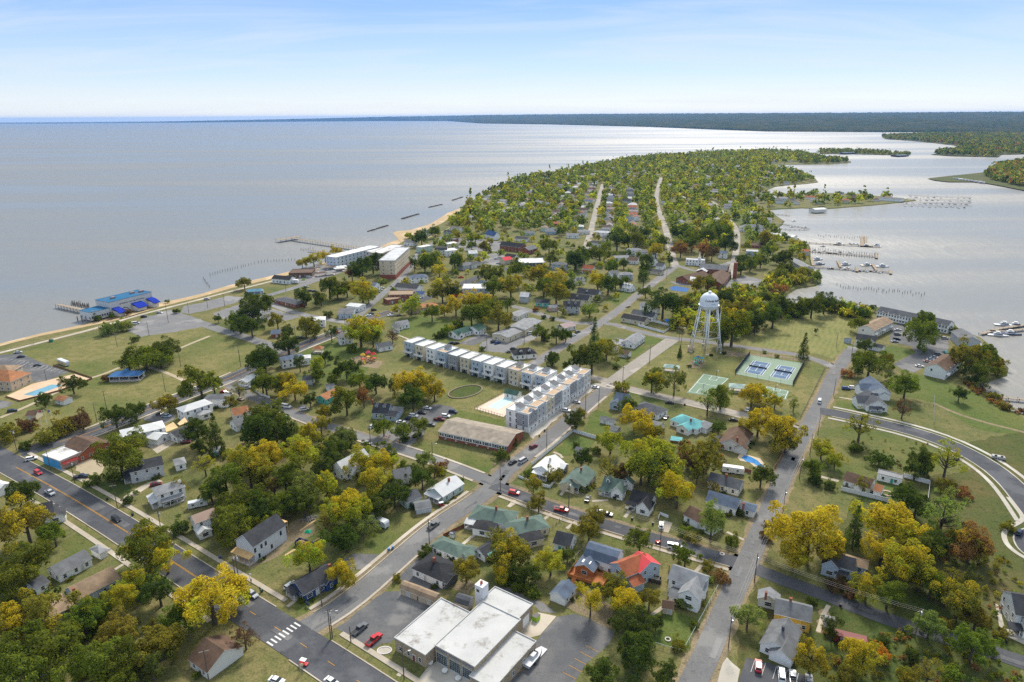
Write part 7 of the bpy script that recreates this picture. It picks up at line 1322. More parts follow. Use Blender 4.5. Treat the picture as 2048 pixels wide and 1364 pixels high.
for a in (('b',822,965,A1_,'pickup','g','in the fire station lot, left of the red one'), ('b',928,1045,A1_,'pickup','r','in the fire station lot'), ('b',1375,190,A1_,'pickup','g','on the narrow side street'), ('b',200,1350,-20,'sedan','w','at the bottom picture edge by the kerb'), ('b',612,1360,A2_,'sedan','w','on the avenue at the bottom picture edge'), ('b',305,640,A1_,'suv','w','beside the navy blue house'), ('b',15,705,A2_,'suv','s','parked on the avenue beyond the golden tree'), ('a',1795,640,A2_,'sedan','w','parked on the avenue under the golden tree'),
    ('e',285,992,A2_,'suv','r','driving on the avenue'), ('e',375,1142,A2_,'pickup','s','driving on the avenue'), ('e',872,1340,A2_,'suv','k','driving on the avenue'), ('e',235,888,30,'suv','w','waiting at the avenue junction'), ('e',92,530,28,'suv','k','on the park path'), ('e',608,1022,15,'pickup','d','in the dirt yard by the corner shop'), ('e',1168,1078,25,'sedan','m','in the driveway of the white porch house'), ('e',1202,552,-10,'sedan','g','in the lot behind the white restaurant house'), ('e',1248,568,-10,'suv','l','in the lot behind the white restaurant house'), ('e',852,742,-20,'sedan','b','beside the brown-roofed dining hall'), ('e',1845,358,20,'pickup','s','at the park street junction'), ('e',1715,402,-20,'suv','w','at the kerb near the junction'), ('e',1680,386,-20,'sedan','r','at the kerb near the junction'), ('e',1803,440,-30,'sedan','t','at the kerb near the junction'), ('e',135,90,20,'sedan','s','in the resort car park'), ('e',158,122,20,'sedan','k','in the resort car park'), ('e',280,185,20,'sedan','g','in the resort car park'), ('e',1392,762,20,'sedan','m','in front of the black-roofed bungalow'),
    ('f',272,497,-20,'van','w','parked on the tree-lined street'), ('f',407,517,30,'suv','w','on the pale driveway'), ('f',920,645,60,'suv','s','by the blue cape house'), ('f',1195,587,-10,'sedan','d','beside the blue cape house'), ('f',1226,566,-15,'suv','w','beside the blue cape house'), ('f',1290,542,-15,'sedan','k','in the school car park'), ('f',1130,612,-5,'sedan','w','by the school trees'), ('f',1330,507,-20,'sedan','w','in the school car park'), ('f',1418,592,-12,'pickup','m','in the school car park'), ('f',1466,568,-12,'suv','w','in the school car park'), ('f',1522,536,-15,'suv','d','in the school car park'), ('f',1355,632,-12,'sedan','g','by the school wall'), ('f',1250,712,40,'sedan','k','under the school trees'), ('f',880,770,-20,'sedan','s','by the school gate'), ('f',1970,914,50,'sedan','k','in front of the school'), ('f',1980,1142,-20,'suv','r','on the street corner'),
    ('g',250,797,48,'suv','m','parked along the townhouse street'), ('g',95,914,50,'sedan','k','waiting by the crossing'), ('g',175,902,50,'van','s','driving past the white fence'), ('g',460,1270,-18,'pickup','r','parked on the side street'), ('g',657,1187,72,'sedan','k','on the grass by the cape cottage'), ('g',762,1290,-18,'sedan','s','by the black-roofed cottage'), ('g',803,1302,-18,'sedan','k','by the black-roofed cottage'), ('g',495,525,-20,'suv','w','in a townhouse drive'), ('g',572,462,-20,'sedan','s','in a townhouse drive'), ('g',715,352,-20,'sedan','w','in a townhouse drive'), ('g',1245,577,60,'sedan','g','between the hip-roofed houses'), ('g',1272,467,-15,'sedan','k','by the hedge'), ('g',1750,597,-10,'sedan','k','by the brown-roofed house'), ('g',1855,517,60,'sedan','w','on the court street'),
    ('c',1210,187,75,'suv','w','in the concrete driveway'), ('c',1312,352,-18,'van','w','parked at the kerb by the red-roofed house'), ('c',1937,1242,72,'suv','r','in the small car park'), ('d',207,1307,72,'van','w','in the small car park'), ('d',292,1332,72,'pickup','w','in the small car park with ladders'), ('d',415,1352,72,'sedan','s','in the small car park'), ('d',1987,240,40,'suv','d','in the cul-de-sac'), ('h',492,457,62,'van','w','driving on the right-hand street'),
    ('h',1240,192,-12,'sedan','w','in the condominium car park'), ('h',1300,156,-12,'sedan','p','in the condominium car park'), ('h',1325,141,-12,'sedan','l','in the condominium car park'), ('h',1355,126,-12,'sedan','s','in the condominium car park'), ('h',1382,106,-12,'suv','g','in the condominium car park'), ('h',1436,90,80,'sedan','c','in the condominium car park'), ('h',690,362,-12,'suv','b','by the slate-roofed white house'), ('h',742,356,-12,'suv','w','by the slate-roofed white house'),
    ('D',467,203,-5,'sedan','w','facing the tan-roofed condominiums'), ('D',465,236,-5,'suv','g','facing the tan-roofed condominiums'), ('D',460,269,-5,'suv','k','facing the tan-roofed condominiums'), ('D',447,284,-5,'sedan','s','facing the tan-roofed condominiums'), ('D',530,176,-15,'suv','k','before the waterside condominiums'), ('D',552,183,-15,'sedan','w','before the waterside condominiums'), ('D',790,262,-8,'suv','s','before the waterside condominiums'), ('D',742,232,70,'sedan','c','before the waterside condominiums'),
    ('k',100,914,28,'sedan','w','on the far avenue'), ('k',182,916,28,'sedan','g','on the far avenue verge'), ('k',150,846,28,'suv','n','on the far avenue'), ('k',1095,1172,40,'suv','k','by the workshop'), ('k',1132,1182,40,'suv','b','by the workshop'), ('k',1450,1092,35,'van','w','beside the workshop'), ('k',1492,1057,35,'van','w','beside the workshop'), ('k',1000,1102,10,'sedan','s','by the green-roofed house'), ('k',1250,1267,10,'sedan','g','by the black hip-roofed house'), ('k',1285,1237,10,'sedan','k','by the black hip-roofed house'), ('k',1905,1077,45,'suv','g','by the pink-roofed house'), ('k',1860,1107,45,'sedan','w','by the pink-roofed house'), ('k',1840,907,40,'suv','n','before the new trio'), ('k',990,372,20,'van','w','in the small business car park'), ('k',1125,372,10,'van','w','in the small business car park'), ('k',1140,415,10,'sedan','s','in the small business car park'), ('k',780,552,20,'pickup','r','in the empty lot'), ('k',370,752,30,'suv','w','beside the brick shop'), ('k',690,1182,30,'sedan','k','before the green-roofed house'), ('k',735,1187,30,'suv','k','before the green-roofed house'), ('k',630,562,20,'sedan','g','beside the empty lot'), ('k',600,592,20,'sedan','s','beside the empty lot'),
    ('j',1160,682,20,'suv','k','under the waterfront trees'), ('j',1202,686,20,'suv','k','under the waterfront trees'), ('j',1720,917,35,'sedan','w','by the blue corner shop'), ('j',1745,901,35,'suv','g','by the blue corner shop'), ('j',1772,866,35,'suv','k','by the blue corner shop'), ('j',1830,672,35,'sedan','w','in the hotel car park'), ('j',1812,692,35,'suv','s','in the hotel car park'), ('j',1850,652,35,'sedan','w','in the hotel car park'), ('j',1940,917,28,'sedan','w','driving on the far avenue'), ('j',1982,847,28,'suv','n','driving on the far avenue'), ('j',2010,917,28,'sedan','g','driving on the far avenue'), ('j',162,762,15,'suv','s','in the beach car park'), ('j',1150,547,15,'van','w','behind the beachfront restaurant'), ('j',1120,642,20,'sedan','s','behind the beachfront restaurant'), ('j',1040,1132,40,'sedan','b','by the oak house'), ('j',1072,1132,40,'suv','g','by the oak house'), ('j',1410,1082,28,'sedan','r','by the avenue green'),
    ('i',1455,874,15,'suv','k','by the waterfront hall'), ('i',1612,832,-5,'sedan','s','by the waterfront hall'), ('i',1370,942,30,'van','w','beside the waterfront bushes'), ('l',560,832,40,'sedan','t','by the new trio street'), ('l',12,907,40,'sedan','g','in front of the new trio')): car(*a)
def gcart(t, x, y, ang, label, col):
    r = empty('golf_cart', P(t, x, y), R_(ang)); tag(r, label, 'golf cart')
    ob('body', MB().prism([(-1.2,.3),(1.2,.3),(1.25,.6),(.5,.75),(.4,.5),(-.2,.5),(-.3,.85),(-1.2,.85)], -.6, .6).mesh('body', 'car_paint'), r, color=col); ob('canopy', MB().box(-1,.8,-.62,.62,1.8,1.88).mesh('canopy', 'paint'), r, color=CLR['white'])
    for sx in (-.9,.7):
        for sy in (-.55,.55): ob('canopy_post', MB().box(sx-.03,sx+.03,sy-.03,sy+.03,.6,1.8).mesh('post', 'metal'), r, color=(.1,.1,.1)); ob('wheel', CARS['sedan'][2], r, (sx, sy*1.05, .25), 0, None, (.7,.7,.7))
gcart('b', 405,1235, -20, 'red golf cart with white canopy crossing the avenue corner', (.5,.02,.02)); gcart('f', 1435,1245, 30, 'small maroon golf cart beside the mint cottage', (.2,.02,.02))
def trailer(label, t, x, y, ang, L, W, h, col, z=.5, name='camper_trailer', stripe=None):
    r = empty(name, P(t, x, y), R_(ang)); tag(r, label, 'trailer')
    ob('body', MB().prism([(-L/2,z),(L/2,z),(L/2,h*.8),(L/2-.4,h),(-L/2+.2,h),(-L/2,h-.2)], -W/2, W/2).mesh('body', 'siding'), r, color=col)
    if stripe: ob('stripe', MB().box(-L/2+.1,L/2-.1,-W/2-.02,W/2+.02,z+.3,z+1.5).mesh('stripe', 'paint'), r, color=stripe)
    for s in (-1, 1): ob('wheel', CARS['sedan'][2], r, (0, s*(W/2-.1), .35)); ob('wheel', CARS['sedan'][2], r, (-.9, s*(W/2-.1), .35))
    for u in (-.25, .2): ob('window', WIN['q'], r, (u*L, -W/2-.02, 1.4))
    ob('hitch', MB().box(L/2, L/2+1.3, -.06, .06, .5, .6).mesh('hitch', 'metal'), r, color=(.1,.1,.1)); return r
trailer('pale grey camper trailer on the grass lot by the side street', 'b', 968,185, -34, 8.5, 2.5, 2.9, (.58,.60,.62)); trailer('white camper trailer behind the long grey-roofed house', 'g', 1745,995, -18, 9, 2.5, 3.1, (.72,.72,.70)); trailer('white box trailer beside the beachfront restaurant', 'j', 990,610, -5, 11, 2.6, 3.6, (.75,.75,.75)); trailer('small white cargo trailer in the yard under the trees', 'e', 1485,1250, 25, 7, 2.3, 2.8, (.55,.58,.60)); trailer('yellow and blue shuttle bus parked by the park lawn', 'e', 478,185, -34, 11, 2.5, 3.2, (.55,.58,.60), name='bus', stripe=(.55,.36,.02)); trailer('white utility trailer on the curving new road', 'h', 1830,892, -28, 5, 2.0, 1.6, (.4,.38,.36), name='utility_trailer')
trailer('long red shed trailer with grey roof behind the yellow house', 'd', 720,1075, -22, 9, 2.8, 2.8, (.16,.03,.03), name='shed_trailer')
def dumpster(label, t, x, y, ang, L, W, h, col, load=None):
    r = empty('dumpster', P(t, x, y), R_(ang)); tag(r, label, 'dumpster'); m = MB()
    for a in ((-L/2,L/2,-W/2,-W/2+.1), (-L/2,L/2,W/2-.1,W/2), (-L/2,-L/2+.1,-W/2+.1,W/2-.1), (L/2-.1,L/2,-W/2+.1,W/2-.1)): ob('side_panel', MB().box(a[0],a[1],a[2],a[3],.1,h).mesh('side_panel', 'paint'), r, color=col)
    ob('floor', MB().box(-L/2,L/2,-W/2,W/2,0,.1).mesh('floor', 'paint'), r, color=col)
    if load:
        m = MB()
        for _ in range(26): x_, y_ = random.uniform(-L/2+.5,L/2-.5), random.uniform(-W/2+.4,W/2-.4); a_ = random.uniform(0,3); d_ = Vector((math.cos(a_), math.sin(a_), random.uniform(-.1,.2)))*random.uniform(.3,.9); c_ = Vector((x_*.8, y_*.7, h*.75+random.uniform(-.2,.2))); m.tube(c_-d_, c_+d_, .11, .09, 4)
        o = ob('debris', m.mesh('debris', 'wood'), r, color=load); o['kind'] = 'stuff'
    else: ob('lid', MB().box(-L/2,L/2,-W/2,W/2,h,h+.08).mesh('lid', 'paint'), r, color=(.03,.03,.03))
dumpster('blue skip full of timber scraps beside the unfinished house', 't', 1355,650, -25, 6.5, 2.5, 1.7, (.02,.05,.17), (.5,.33,.16)); dumpster('bright green rubbish container behind the fire station', 'w', 1925,485, 55, 2.2, 1.6, 1.5, (.30,.55,.02)); dumpster('rusty dark skip of rubble beside the red-roofed house', 'c', 1160,610, -20, 4.2, 2.3, 1.5, (.06,.05,.045), (.4,.36,.3)); dumpster('lime green rubbish container by the waterfront bushes', 'i', 1195,1008, 20, 2.2, 1.6, 1.5, (.45,.65,.03)); dumpster('lime green rubbish container behind the beachfront restaurant', 'j', 1095,580, 20, 2.6, 1.8, 1.6, (.35,.55,.03)); dumpster('green and yellow recycling container by the promenade', 'i', 520,1130, 15, 2.4, 1.8, 1.6, (.03,.22,.12))
# ------------------------------------------------------------------ boats
def boat_mesh(L, W, cabin):
    m = MB(); n = 7; rows = []
    for i in range(n):
        u = i/(n-1); x = -L/2+L*u; w = W/2*(1 if u < .55 else math.cos((u-.55)/.45*1.5)); w = max(w, .04); z = .9+.35*u*u
        rows.append([(x, -w, z), (x+L*.02, -w*.62, -.15), (x+L*.02, w*.62, -.15), (x, w, z)])
    vs = [p for r in rows for p in r]; fs = [(4*i+k, 4*i+k+1, 4*i+5+k, 4*i+4+k) for i in range(n-1) for k in range(3)]+[(4*i, 4*i+3, 4*i+7, 4*i+4) for i in range(n-1)]+[(0,1,2,3), (24,25,26,27)]
    m.poly(vs, fs); return m.mesh('hull', 'paint')
BH = {'small': boat_mesh(6.5, 2.3, 0), 'big': boat_mesh(13, 4.2, 1), 'sail': boat_mesh(10, 3, 1)}
def cabin_mesh(L, W, h): m = MB(); tap(m, [(-L/2,.9),(L/2,.95),(L*.22,.9+h),(-L*.45,.9+h)], W, W*.7, .9, .9+h); return m.mesh('cabin', 'paint')
BC = {'small': cabin_mesh(2.2, 1.4, .9), 'big': cabin_mesh(6, 3.2, 1.7), 'sail': cabin_mesh(4, 1.8, .6)}; BG = {'small': MB().box(.2,1.0,-.6,.6,1.2,1.7).mesh('windscreen', 'glass'), 'big': MB().box(-2,2.2,-1.45,1.45,1.5,2.1).mesh('windscreen', 'glass'), 'sail': MB().box(-1,1,-.8,.8,1.1,1.35).mesh('windscreen', 'glass')}
BF = MB().box(-1.6,.8,-1.2,1.2,3.4,3.5).mesh('flybridge_top', 'paint'); BFP = MB().box(-1.5,.4,-1.1,1.1,2.6,3.1).mesh('flybridge', 'paint'); BM = MB().tube((0,0,1), (0,0,13), .1, .06, 5).mesh('mast', 'metal'); BMB = MB().tube((0,0,2.2), (-4.2,0,2.2), .12, .12, 5).mesh('boom', 'cloth')
nb = {}
def boat(t, x, y, ang, kind, col, where, zz=WL-.15, simple=False):
    p = P(t, x, y, WL); r = empty({'small': 'motorboat', 'big': 'cabin_cruiser', 'sail': 'sailboat'}[kind], (p.x, p.y, zz), R_(ang)); lab = '%s %s %s' % (col[0], {'small': 'motorboat', 'big': 'cabin cruiser', 'sail': 'sailboat'}[kind], where); k = nb.get(lab, 0); nb[lab] = k+1
    tag(r, (wordn[k] if k else '')+lab, {'small': 'motorboat', 'big': 'cruiser', 'sail': 'sailboat'}[kind], 'boats at the docks'); ob('hull', BH[kind], r, color=col[1]); ob('cabin', BC[kind], r, color=(.56,.57,.58)); ob('windscreen', BG[kind], r)
    if kind == 'big': ob('flybridge', BFP, r, color=(.72,.72,.72)); ob('flybridge_top', BF, r, color=(.6,.6,.6))
    if kind == 'sail': ob('mast', BM, r, color=(.6,.6,.62)); ob('boom', BMB, r, color=(.06,.09,.2))
    return r
W_, N_, G_, T_ = ('white', (.55,.56,.57)), ('navy-hulled', (.03,.05,.12)), ('grey', (.35,.37,.40)), ('cream', (.6,.55,.45))
for i, (x, y, a, k, c) in enumerate(((1265,442,5,'big',W_), (1615,468,-10,'big',N_), (1757,462,95,'big',W_), (1410,436,95,'small',G_), (1460,438,95,'small',W_), (1505,442,95,'small',W_), (1060,470,5,'small',G_))): boat('u', x, y, a, k, c, 'along the first marina dock')
for i, (x, y) in enumerate(((955,518), (1022,548), (1080,532), (1130,550), (1165,558), (1217,560), (1283,545), (1410,553))): boat('u', x, y, 95 if i % 2 else -85, 'small', (W_, G_, W_, N_, W_)[i % 5], 'along the middle marina dock')
for x, y, a, k, c in ((985,640,10,'big',G_), (1010,700,10,'big',N_), (1345,705,8,'big',G_), (1620,712,8,'big',T_), (1820,728,-8,'big',W_), (1365,748,5,'small',W_), (1320,768,5,'small',W_), (1450,785,-85,'small',G_), (1525,785,-85,'small',N_), (1612,793,-85,'small',W_), (1692,792,-85,'small',W_), (1777,806,-85,'small',W_), (1160,757,5,'small',N_)): boat('u', x, y, a, k, c, 'along the nearest marina dock')
for x, y, c in ((1880,848,W_), (1828,930,W_), (1930,918,N_), (1972,852,G_)): boat('m', x, y, -20, 'big', c, 'at the condominium dock')
for x, y in ((690,145), (665,220), (830,222)): boat('u', x, y, 10, 'small', W_, 'on the far private dock')
for row in range(4):
    for i in range(11):
        x = 790+row*18+i*58+rr.uniform(-8, 8); y = 1035-row*30+i*(1.5)+rr.uniform(-4, 4); boat('p', x, y, rr.choice((80, -100)), 'sail' if rr.random() < .6 else 'small', (W_, G_, N_)[rr.randrange(3)], 'in the distant marina, dock row %s from the water' % ordn[row])
bt = boat('w', 1845,845, 55, 'small', W_, 'on a trailer beside the fire station', .55); bt.location = (P('w', 1905,850).x, P('w', 1905,850).y, .6); bt.scale = (1.25,1.15,1.1)
ob('boat_trailer_frame', MB().prism([(-3,-.35),(4.4,-.35),(4.4,-.25),(-3,-.25)], -.9, .9).mesh('frame', 'metal'), bt, color=(.2,.2,.22))
for s in (-1, 1): ob('wheel', CARS['sedan'][2], bt, (-1, s*1.05, -.3))
# ------------------------------------------------------------------ piers, docks, pilings, groynes
def dock(label, pts, w, z, name='dock', postgap=5, rail=False, col=(.30,.25,.19)):
    o0 = pts[0]; r = empty(name, (o0.x, o0.y, 0)); tag(r, label, 'dock' if name == 'dock' else 'pier'); q = [p-Vector((o0.x, o0.y, 0)) for p in pts]
    for p in q: p.z = 0
    m = MB(); nn = normals(q); A = [p+n*w/2 for p, n in zip(q, nn)]; B = [p-n*w/2 for p, n in zip(q, nn)]; k = len(q)
    m.poly([(*v.xy, z) for v in A+B]+[(*v.xy, z-.25) for v in A+B], [(i, i+1, k+i+1, k+i) for i in range(k-1)]+[(2*k+i, 3*k+i, 3*k+i+1, 2*k+i+1) for i in range(k-1)]+[(i, 2*k+i, 2*k+i+1, i+1) for i in range(k-1)]+[(k+i, k+i+1, 3*k+i+1, 3*k+i) for i in range(k-1)]+[(0, k, 3*k, 2*k), (k-1, 3*k-1, 4*k-1, 2*k-1)])
    ob('deck', m.mesh('deck', 'wood'), r, color=col); pm = MB().tube((0,0,WL-2.5), (0,0,z+(.9 if rail else .5)), .16, .14, 6).mesh('post', 'wood')
    for a, b in zip(q, q[1:]):
        d = b-a; n = max(1, int(d.length/postgap)); s = Vector((-d.y, d.x, 0)).normalized()
        for i in range(n):
            for e in (-1, 1): ob('post', pm, r, (a+d*i/n+s*e*w/2), 0, (.14,.12,.10))
        if rail:
            for e in (-1, 1): ob('rail', MB().tube((*(a+s*e*w/2).xy, z+.95), (*(b+s*e*w/2).xy, z+.95), .07, .07, 4).mesh('rail', 'wood'), r, color=(.3,.25,.2))
    return r
dock('long timber fishing pier reaching into the river', PL('j', 1640,290, 1400,250, 1000,192), 4.5, 2.2, 'pier', 9, True); dock('T-shaped head of the timber fishing pier', PL('j', 850,208, 1055,172), 9, 2.2, 'pier', 8, True); dock('short old pier beside the fishing pier', PL('j', 1150,298, 1320,315), 3, 1.5, 'pier', 5)
dock('old timber pier beside the blue-roofed waterfront hall', PL('C', 285,570, 470,610, 680,655), 4, 1.8, 'pier', 4)
for i, c in enumerate(((800,425, 1790,482), (840,532, 1745,607), (850,733, 1940,808))): dock('marina dock, %s from the church side' % ('third', 'second', 'first')[i], PL('u', *c, z=WL), 3.2, .25, 'dock', 7, col=(.24,.19,.14))
for i, c in enumerate(((1745,560, 1745,628), (912,625, 935,725), (1250,665, 1288,745), (1695,710, 1748,785), (1925,790, 1925,830), (1490,750, 1495,800), (1560,350, 1560,470), (1600,350, 1610,470))): dock('short finger jetty of the marina, %s in the group' % ordn[i], PL('u', *c, z=WL), 2.6, .3, 'dock', 8, col=(.30,.23,.15))
dock('private dock frames north of the marina', PL('u', 430,165, 700,215, 890,245, z=WL), 2, .1); dock('second private dock north of the marina', PL('u', 370,232, 640,262, 880,262, z=WL), 1.6, .1); dock('roofed boat dock below the far lawn', PL('u', 440,60, 640,80, z=WL), 2, .1)
dock('condominium dock with boat slips', PL('m', 1690,925, 1850,880, 2060,850, z=WL), 3, .2); dock('lower condominium dock under the boat slips', PL('m', 1760,900, 1900,905, 2060,885, z=WL), 2.5, .2); dock('narrow jetty by the rough bank', PL('h', 1815,445, 2060,468, z=WL), 2.4, .5, 'dock', 4)
for row in range(4): dock('distant marina dock, row %s from the water' % ordn[row], PL('p', 770+row*18, 1022-row*30, 1100, 1035-row*30, 1440, 1035-row*28, z=WL), 2, .1, 'dock', 60)
pm = MB().tube((0,0,-3), (0,0,2.6), .22, .18, 6).mesh('piling', 'wood'); npi = 0
def pilings(t, where, c, h=1.0):
    for i in range(0, len(c), 2):
        p = P(t, c[i], c[i+1], WL); o = ob('piling', pm, None, (p.x, p.y, WL-.2), 0, (.10,.085,.07), (1, 1, h*rr.uniform(.8, 1.25))); tag(o, 'weathered timber piling standing %s' % where, 'piling', 'pilings '+where)
pilings('j', 'in the curving row off the beach', (195,535,220,525,243,520,265,515,290,508,315,500,340,495,365,490,390,485,410,480,435,470,460,465,495,455,515,450,535,445,565,438,590,430,620,425,660,415,690,410,720,407,750,405,780,403,810,400,835,400,860,398,890,397,920,395,950,393,980,392,1010,390,130,570,140,585,150,600,162,618,175,630,190,650))
pilings('j', 'beside the short old pier', (1070,295,1082,290,1095,300,1110,285,1125,298,1140,285,1160,280,1185,283))
c = []
for i in range(34): c += [540+i*21+rr.uniform(-6, 6), 535+i*2.2+rr.uniform(-14, 14)]
pilings('m', 'in the abandoned creek slips', c, .9)
c = []
for i in range(9):
    for j in range(4): c += [500+i*32+j*6+rr.uniform(-4, 4), 575-j*14+i*6+rr.uniform(-3, 3)]
pilings('C', 'in the field of posts by the waterfront hall', c, 1.3)
c = []
for i in range(26): c += [930+i*33+rr.uniform(-6, 6), 505+i*3.2+rr.uniform(-5, 5), 930+i*33+rr.uniform(-6, 6), 560+i*2.6+rr.uniform(-5, 5)]
pilings('u', 'in the marina berths', c, 1.0)
c = []
for i in range(20): c += [1000+i*33+rr.uniform(-8, 8), 335+i*2+rr.uniform(-12, 12)]
pilings('u', 'north of the first marina dock', c, .9)
for i, (x0, y0, x1, y1) in enumerate(((737,463,776,451), (804,438,838,428), (858,415,885,409), (905,401,926,394))):
    a, b = P('z', x0, y0, WL), P('z', x1, y1, WL); d = b-a; r = empty('groyne', ((a+b)/2).to_tuple(), math.atan2(d.y, d.x)); tag(r, 'dark rock breakwater off the sand spit, %s from the pier' % ordn[i], 'breakwater'); m = MB(); L = d.length
    for k in range(int(L/1.6)):
        x = -L/2+1.6*k; s = rr.uniform(.9, 1.7); m.poly([(x+s*rr.uniform(.7, 1.2)*a_, s*rr.uniform(.8, 1.3)*b_+rr.uniform(-.6, .6), s*c_*rr.uniform(.5, .9)) for a_ in (-1, 1) for b_ in (-1, 1) for c_ in (-1, 1)], [(0,1,3,2),(4,6,7,5),(0,4,5,1),(2,3,7,6),(0,2,6,4),(1,5,7,3)])
    o = ob('rocks', m.mesh('rocks', 'concrete'), r, color=(.08,.075,.07)); o['kind'] = 'stuff'
# boathouses and docks roofs on the far side
for i, (t, x1, y1, x2, y2, W, rc, wc) in enumerate((('s',720,915,1105,955,14,'wht','white'), ('s',1130,1150,1300,1160,10,'redbrown','lgrey'), ('s',430,600,560,600,16,'sgrey','white'), ('s',1350,560,1520,550,14,'wht','off'), ('p',165,510,285,505,30,'bgrey','dgrey'), ('p',690,535,790,530,30,'bgrey','dgrey'), ('p',545,940,770,955,16,'mgrey','white'), ('u',700,620,880,720,9,'sgrey','lgrey'))):
    house('%s boathouse roof %s' % (RN.get(rc, 'pale'), ('over the water north of the marina', 'beside the first marina dock', 'behind the private docks', 'over the far boat slips', 'on the distant low spit', 'at the tip of the distant low spit', 'beside the distant marina', 'at the head of the nearest marina dock')[i]), t, x1, y1, x2, y2, W, 4.5, 1.6, rc, wc, name='boathouse', cat='boathouse', win='', door=False)
# ------------------------------------------------------------------ poles and wires
PM = MB().tube((0,0,0), (0,0,10.5), .17, .11, 6).mesh('pole', 'wood'); XA = MB().box(-1.25,1.25,-.07,.07,9.6,9.75).mesh('crossarm', 'wood'); TF = MB().lathe([(.28,8.2),(.3,8.3),(.3,9.1),(.2,9.2)], 8, (.45,0,0)).mesh('transformer', 'metal'); LA = MB().tube((0,0,8.6), (1.8,0,9.2), .05, .05, 4).mesh('lamp_arm', 'metal'); LH = MB().box(1.6,2.3,-.14,.14,9.1,9.25).mesh('lamp_head', 'metal'); INS = MB().lathe([(.05,9.75),(.06,9.95),(.02,10)], 5).mesh('insulator', 'paint')
POLES = {}
near_ph = lambda p: min(MARKS, key=lambda q: (q[0]-p).length)[1]
pu = {}
def pole(key, t, x, y, lamp=False, tr=False, arm=True, ang=20, h=1.0):
    p = P(t, x, y); r = empty('utility_pole', (p.x, p.y, 0), R_(ang)); lab = 'wooden utility pole%s near the %s' % (' with lamp' if lamp else ' with transformer' if tr else '', near_ph(p)); k = pu.get(lab, 0); pu[lab] = k+1
    tag(r, (wordn[k] if k else '')+lab, 'utility pole', 'utility poles'); ob('pole', PM, r, color=(.13,.10,.08), scale=(1, 1, h))
    if arm:
        ob('crossarm', XA, r, color=(.3,.27,.23), loc=(0, 0, 9.7*(h-1)))
    if tr: ob('transformer', TF, r, color=(.55,.57,.58), loc=(0, 0, 9*(h-1)))
    if lamp: ob('lamp_arm', LA, r, color=(.4,.4,.4)); ob('lamp_head', LH, r, color=(.55,.55,.55))
    POLES[key] = (p, R_(ang), h)
for a in ((1,'b',605,1040,0,1), (2,'b',618,1035,1,0), (3,'b',1155,1345,1,0,0,20,1.1), (4,'b',757,1068,0,0,0,20,.55), (5,'b',1345,330,0,1), (6,'b',540,800,0,0,0), (7,'e',125,825,0,1), (8,'e',727,612,0,0), (9,'e',380,972,1,0,0), (10,'e',562,1072,0,1), (11,'e',880,1255,0,0), (12,'e',800,520,1,0,0), (13,'a',1215,262,0,1), (14,'a',1770,612,0,0), (15,'a',1792,612,0,1), (16,'c',1200,357,0,1), (17,'c',515,92,0,0), (18,'c',1905,612,0,1), (19,'c',1712,1100,0,1), (20,'h',478,712,0,0), (21,'h',418,862,0,0), (22,'h',340,1042,0,1), (23,'h',215,1302,0,1), (24,'h',596,420,0,0,0), (25,'h',728,132,0,1), (26,'d',1205,1035,0,1), (27,'d',5,600,0,0), (28,'g',350,812,0,0), (29,'g',640,532,0,0), (30,'g',740,492,0,0), (31,'g',920,312,0,1), (32,'g',515,1242,0,1), (33,'g',1120,172,0,0), (34,'f',905,792,0,1), (35,'f',1370,922,1,0), (36,'f',1877,1132,0,0), (37,'k',830,612,0,0), (38,'k',1390,1200,0,0), (39,'k',1030,1250,0,0), (40,'k',1712,922,0,1), (41,'l',930,562,0,0), (42,'l',768,1362,0,0), (43,'l',1050,1162,0,0), (44,'l',1075,1167,1,0), (45,'j',1495,1012,0,0), (46,'j',1018,1152,0,1), (47,'j',480,1362,0,0), (48,'j',765,832,0,0), (49,'j',925,692,0,0), (50,'j',335,832,0,0,0), (51,'j',172,852,0,0,0), (52,'i',1702,937,1,0,0,20,1.6), (53,'i',1507,1067,0,0,0), (54,'i',1912,862,0,0,0), (55,'m',650,1112,0,1), (56,'m',530,1022,0,0), (57,'l',1650,532,1,0,0), (58,'e',1805,202,0,0), (59,'e',1240,388,1,0,0), (60,'e',1355,200,0,0,0), (61,'e',350,305,1,0,0,20,.7), (62,'a',1565,1350,0,0), (63,'e',880,55,0,0), (64,'c',1260,610,0,0,0,20,.6)): pole(*a)
def wires(label, keys, n=3):
    P0 = [POLES[k] for k in keys]; r = empty('power_line', P0[0][0]); tag(r, label, 'power line')
    for (p, a, h), (q, b, g) in zip(P0, P0[1:]):
        for s in ([-1.1, 0, 1.1][:n] if n == 3 else [0]):
            u = p+Vector((math.cos(a)*s, math.sin(a)*s, 9.85*h))-P0[0][0]; v = q+Vector((math.cos(b)*s, math.sin(b)*s, 9.85*g))-P0[0][0]; m = MB(); k = 8; pts = []
            for i in range(k+1): w = u.lerp(v, i/k); w.z -= 4*(u-v).length*.02*(i/k)*(1-i/k); pts.append(w)
            for i in range(k): m.tube(pts[i], pts[i+1], .022, .022, 3, False)
            ob('wire', m.mesh('wire', 'metal'), r, color=(.08,.08,.08))
wires('overhead wires along the right-hand street', (19,18,23,22,21,20)); wires('overhead wires along the dark lane', (18,26)); wires('overhead wires along the wide avenue', (15,13,11,10)); wires('single wire across the avenue corner', (62,1,5), 1); wires('overhead wires along the side street', (17,16,18), 3); wires('overhead wires on the townhouse street', (36,28,29,30,31))
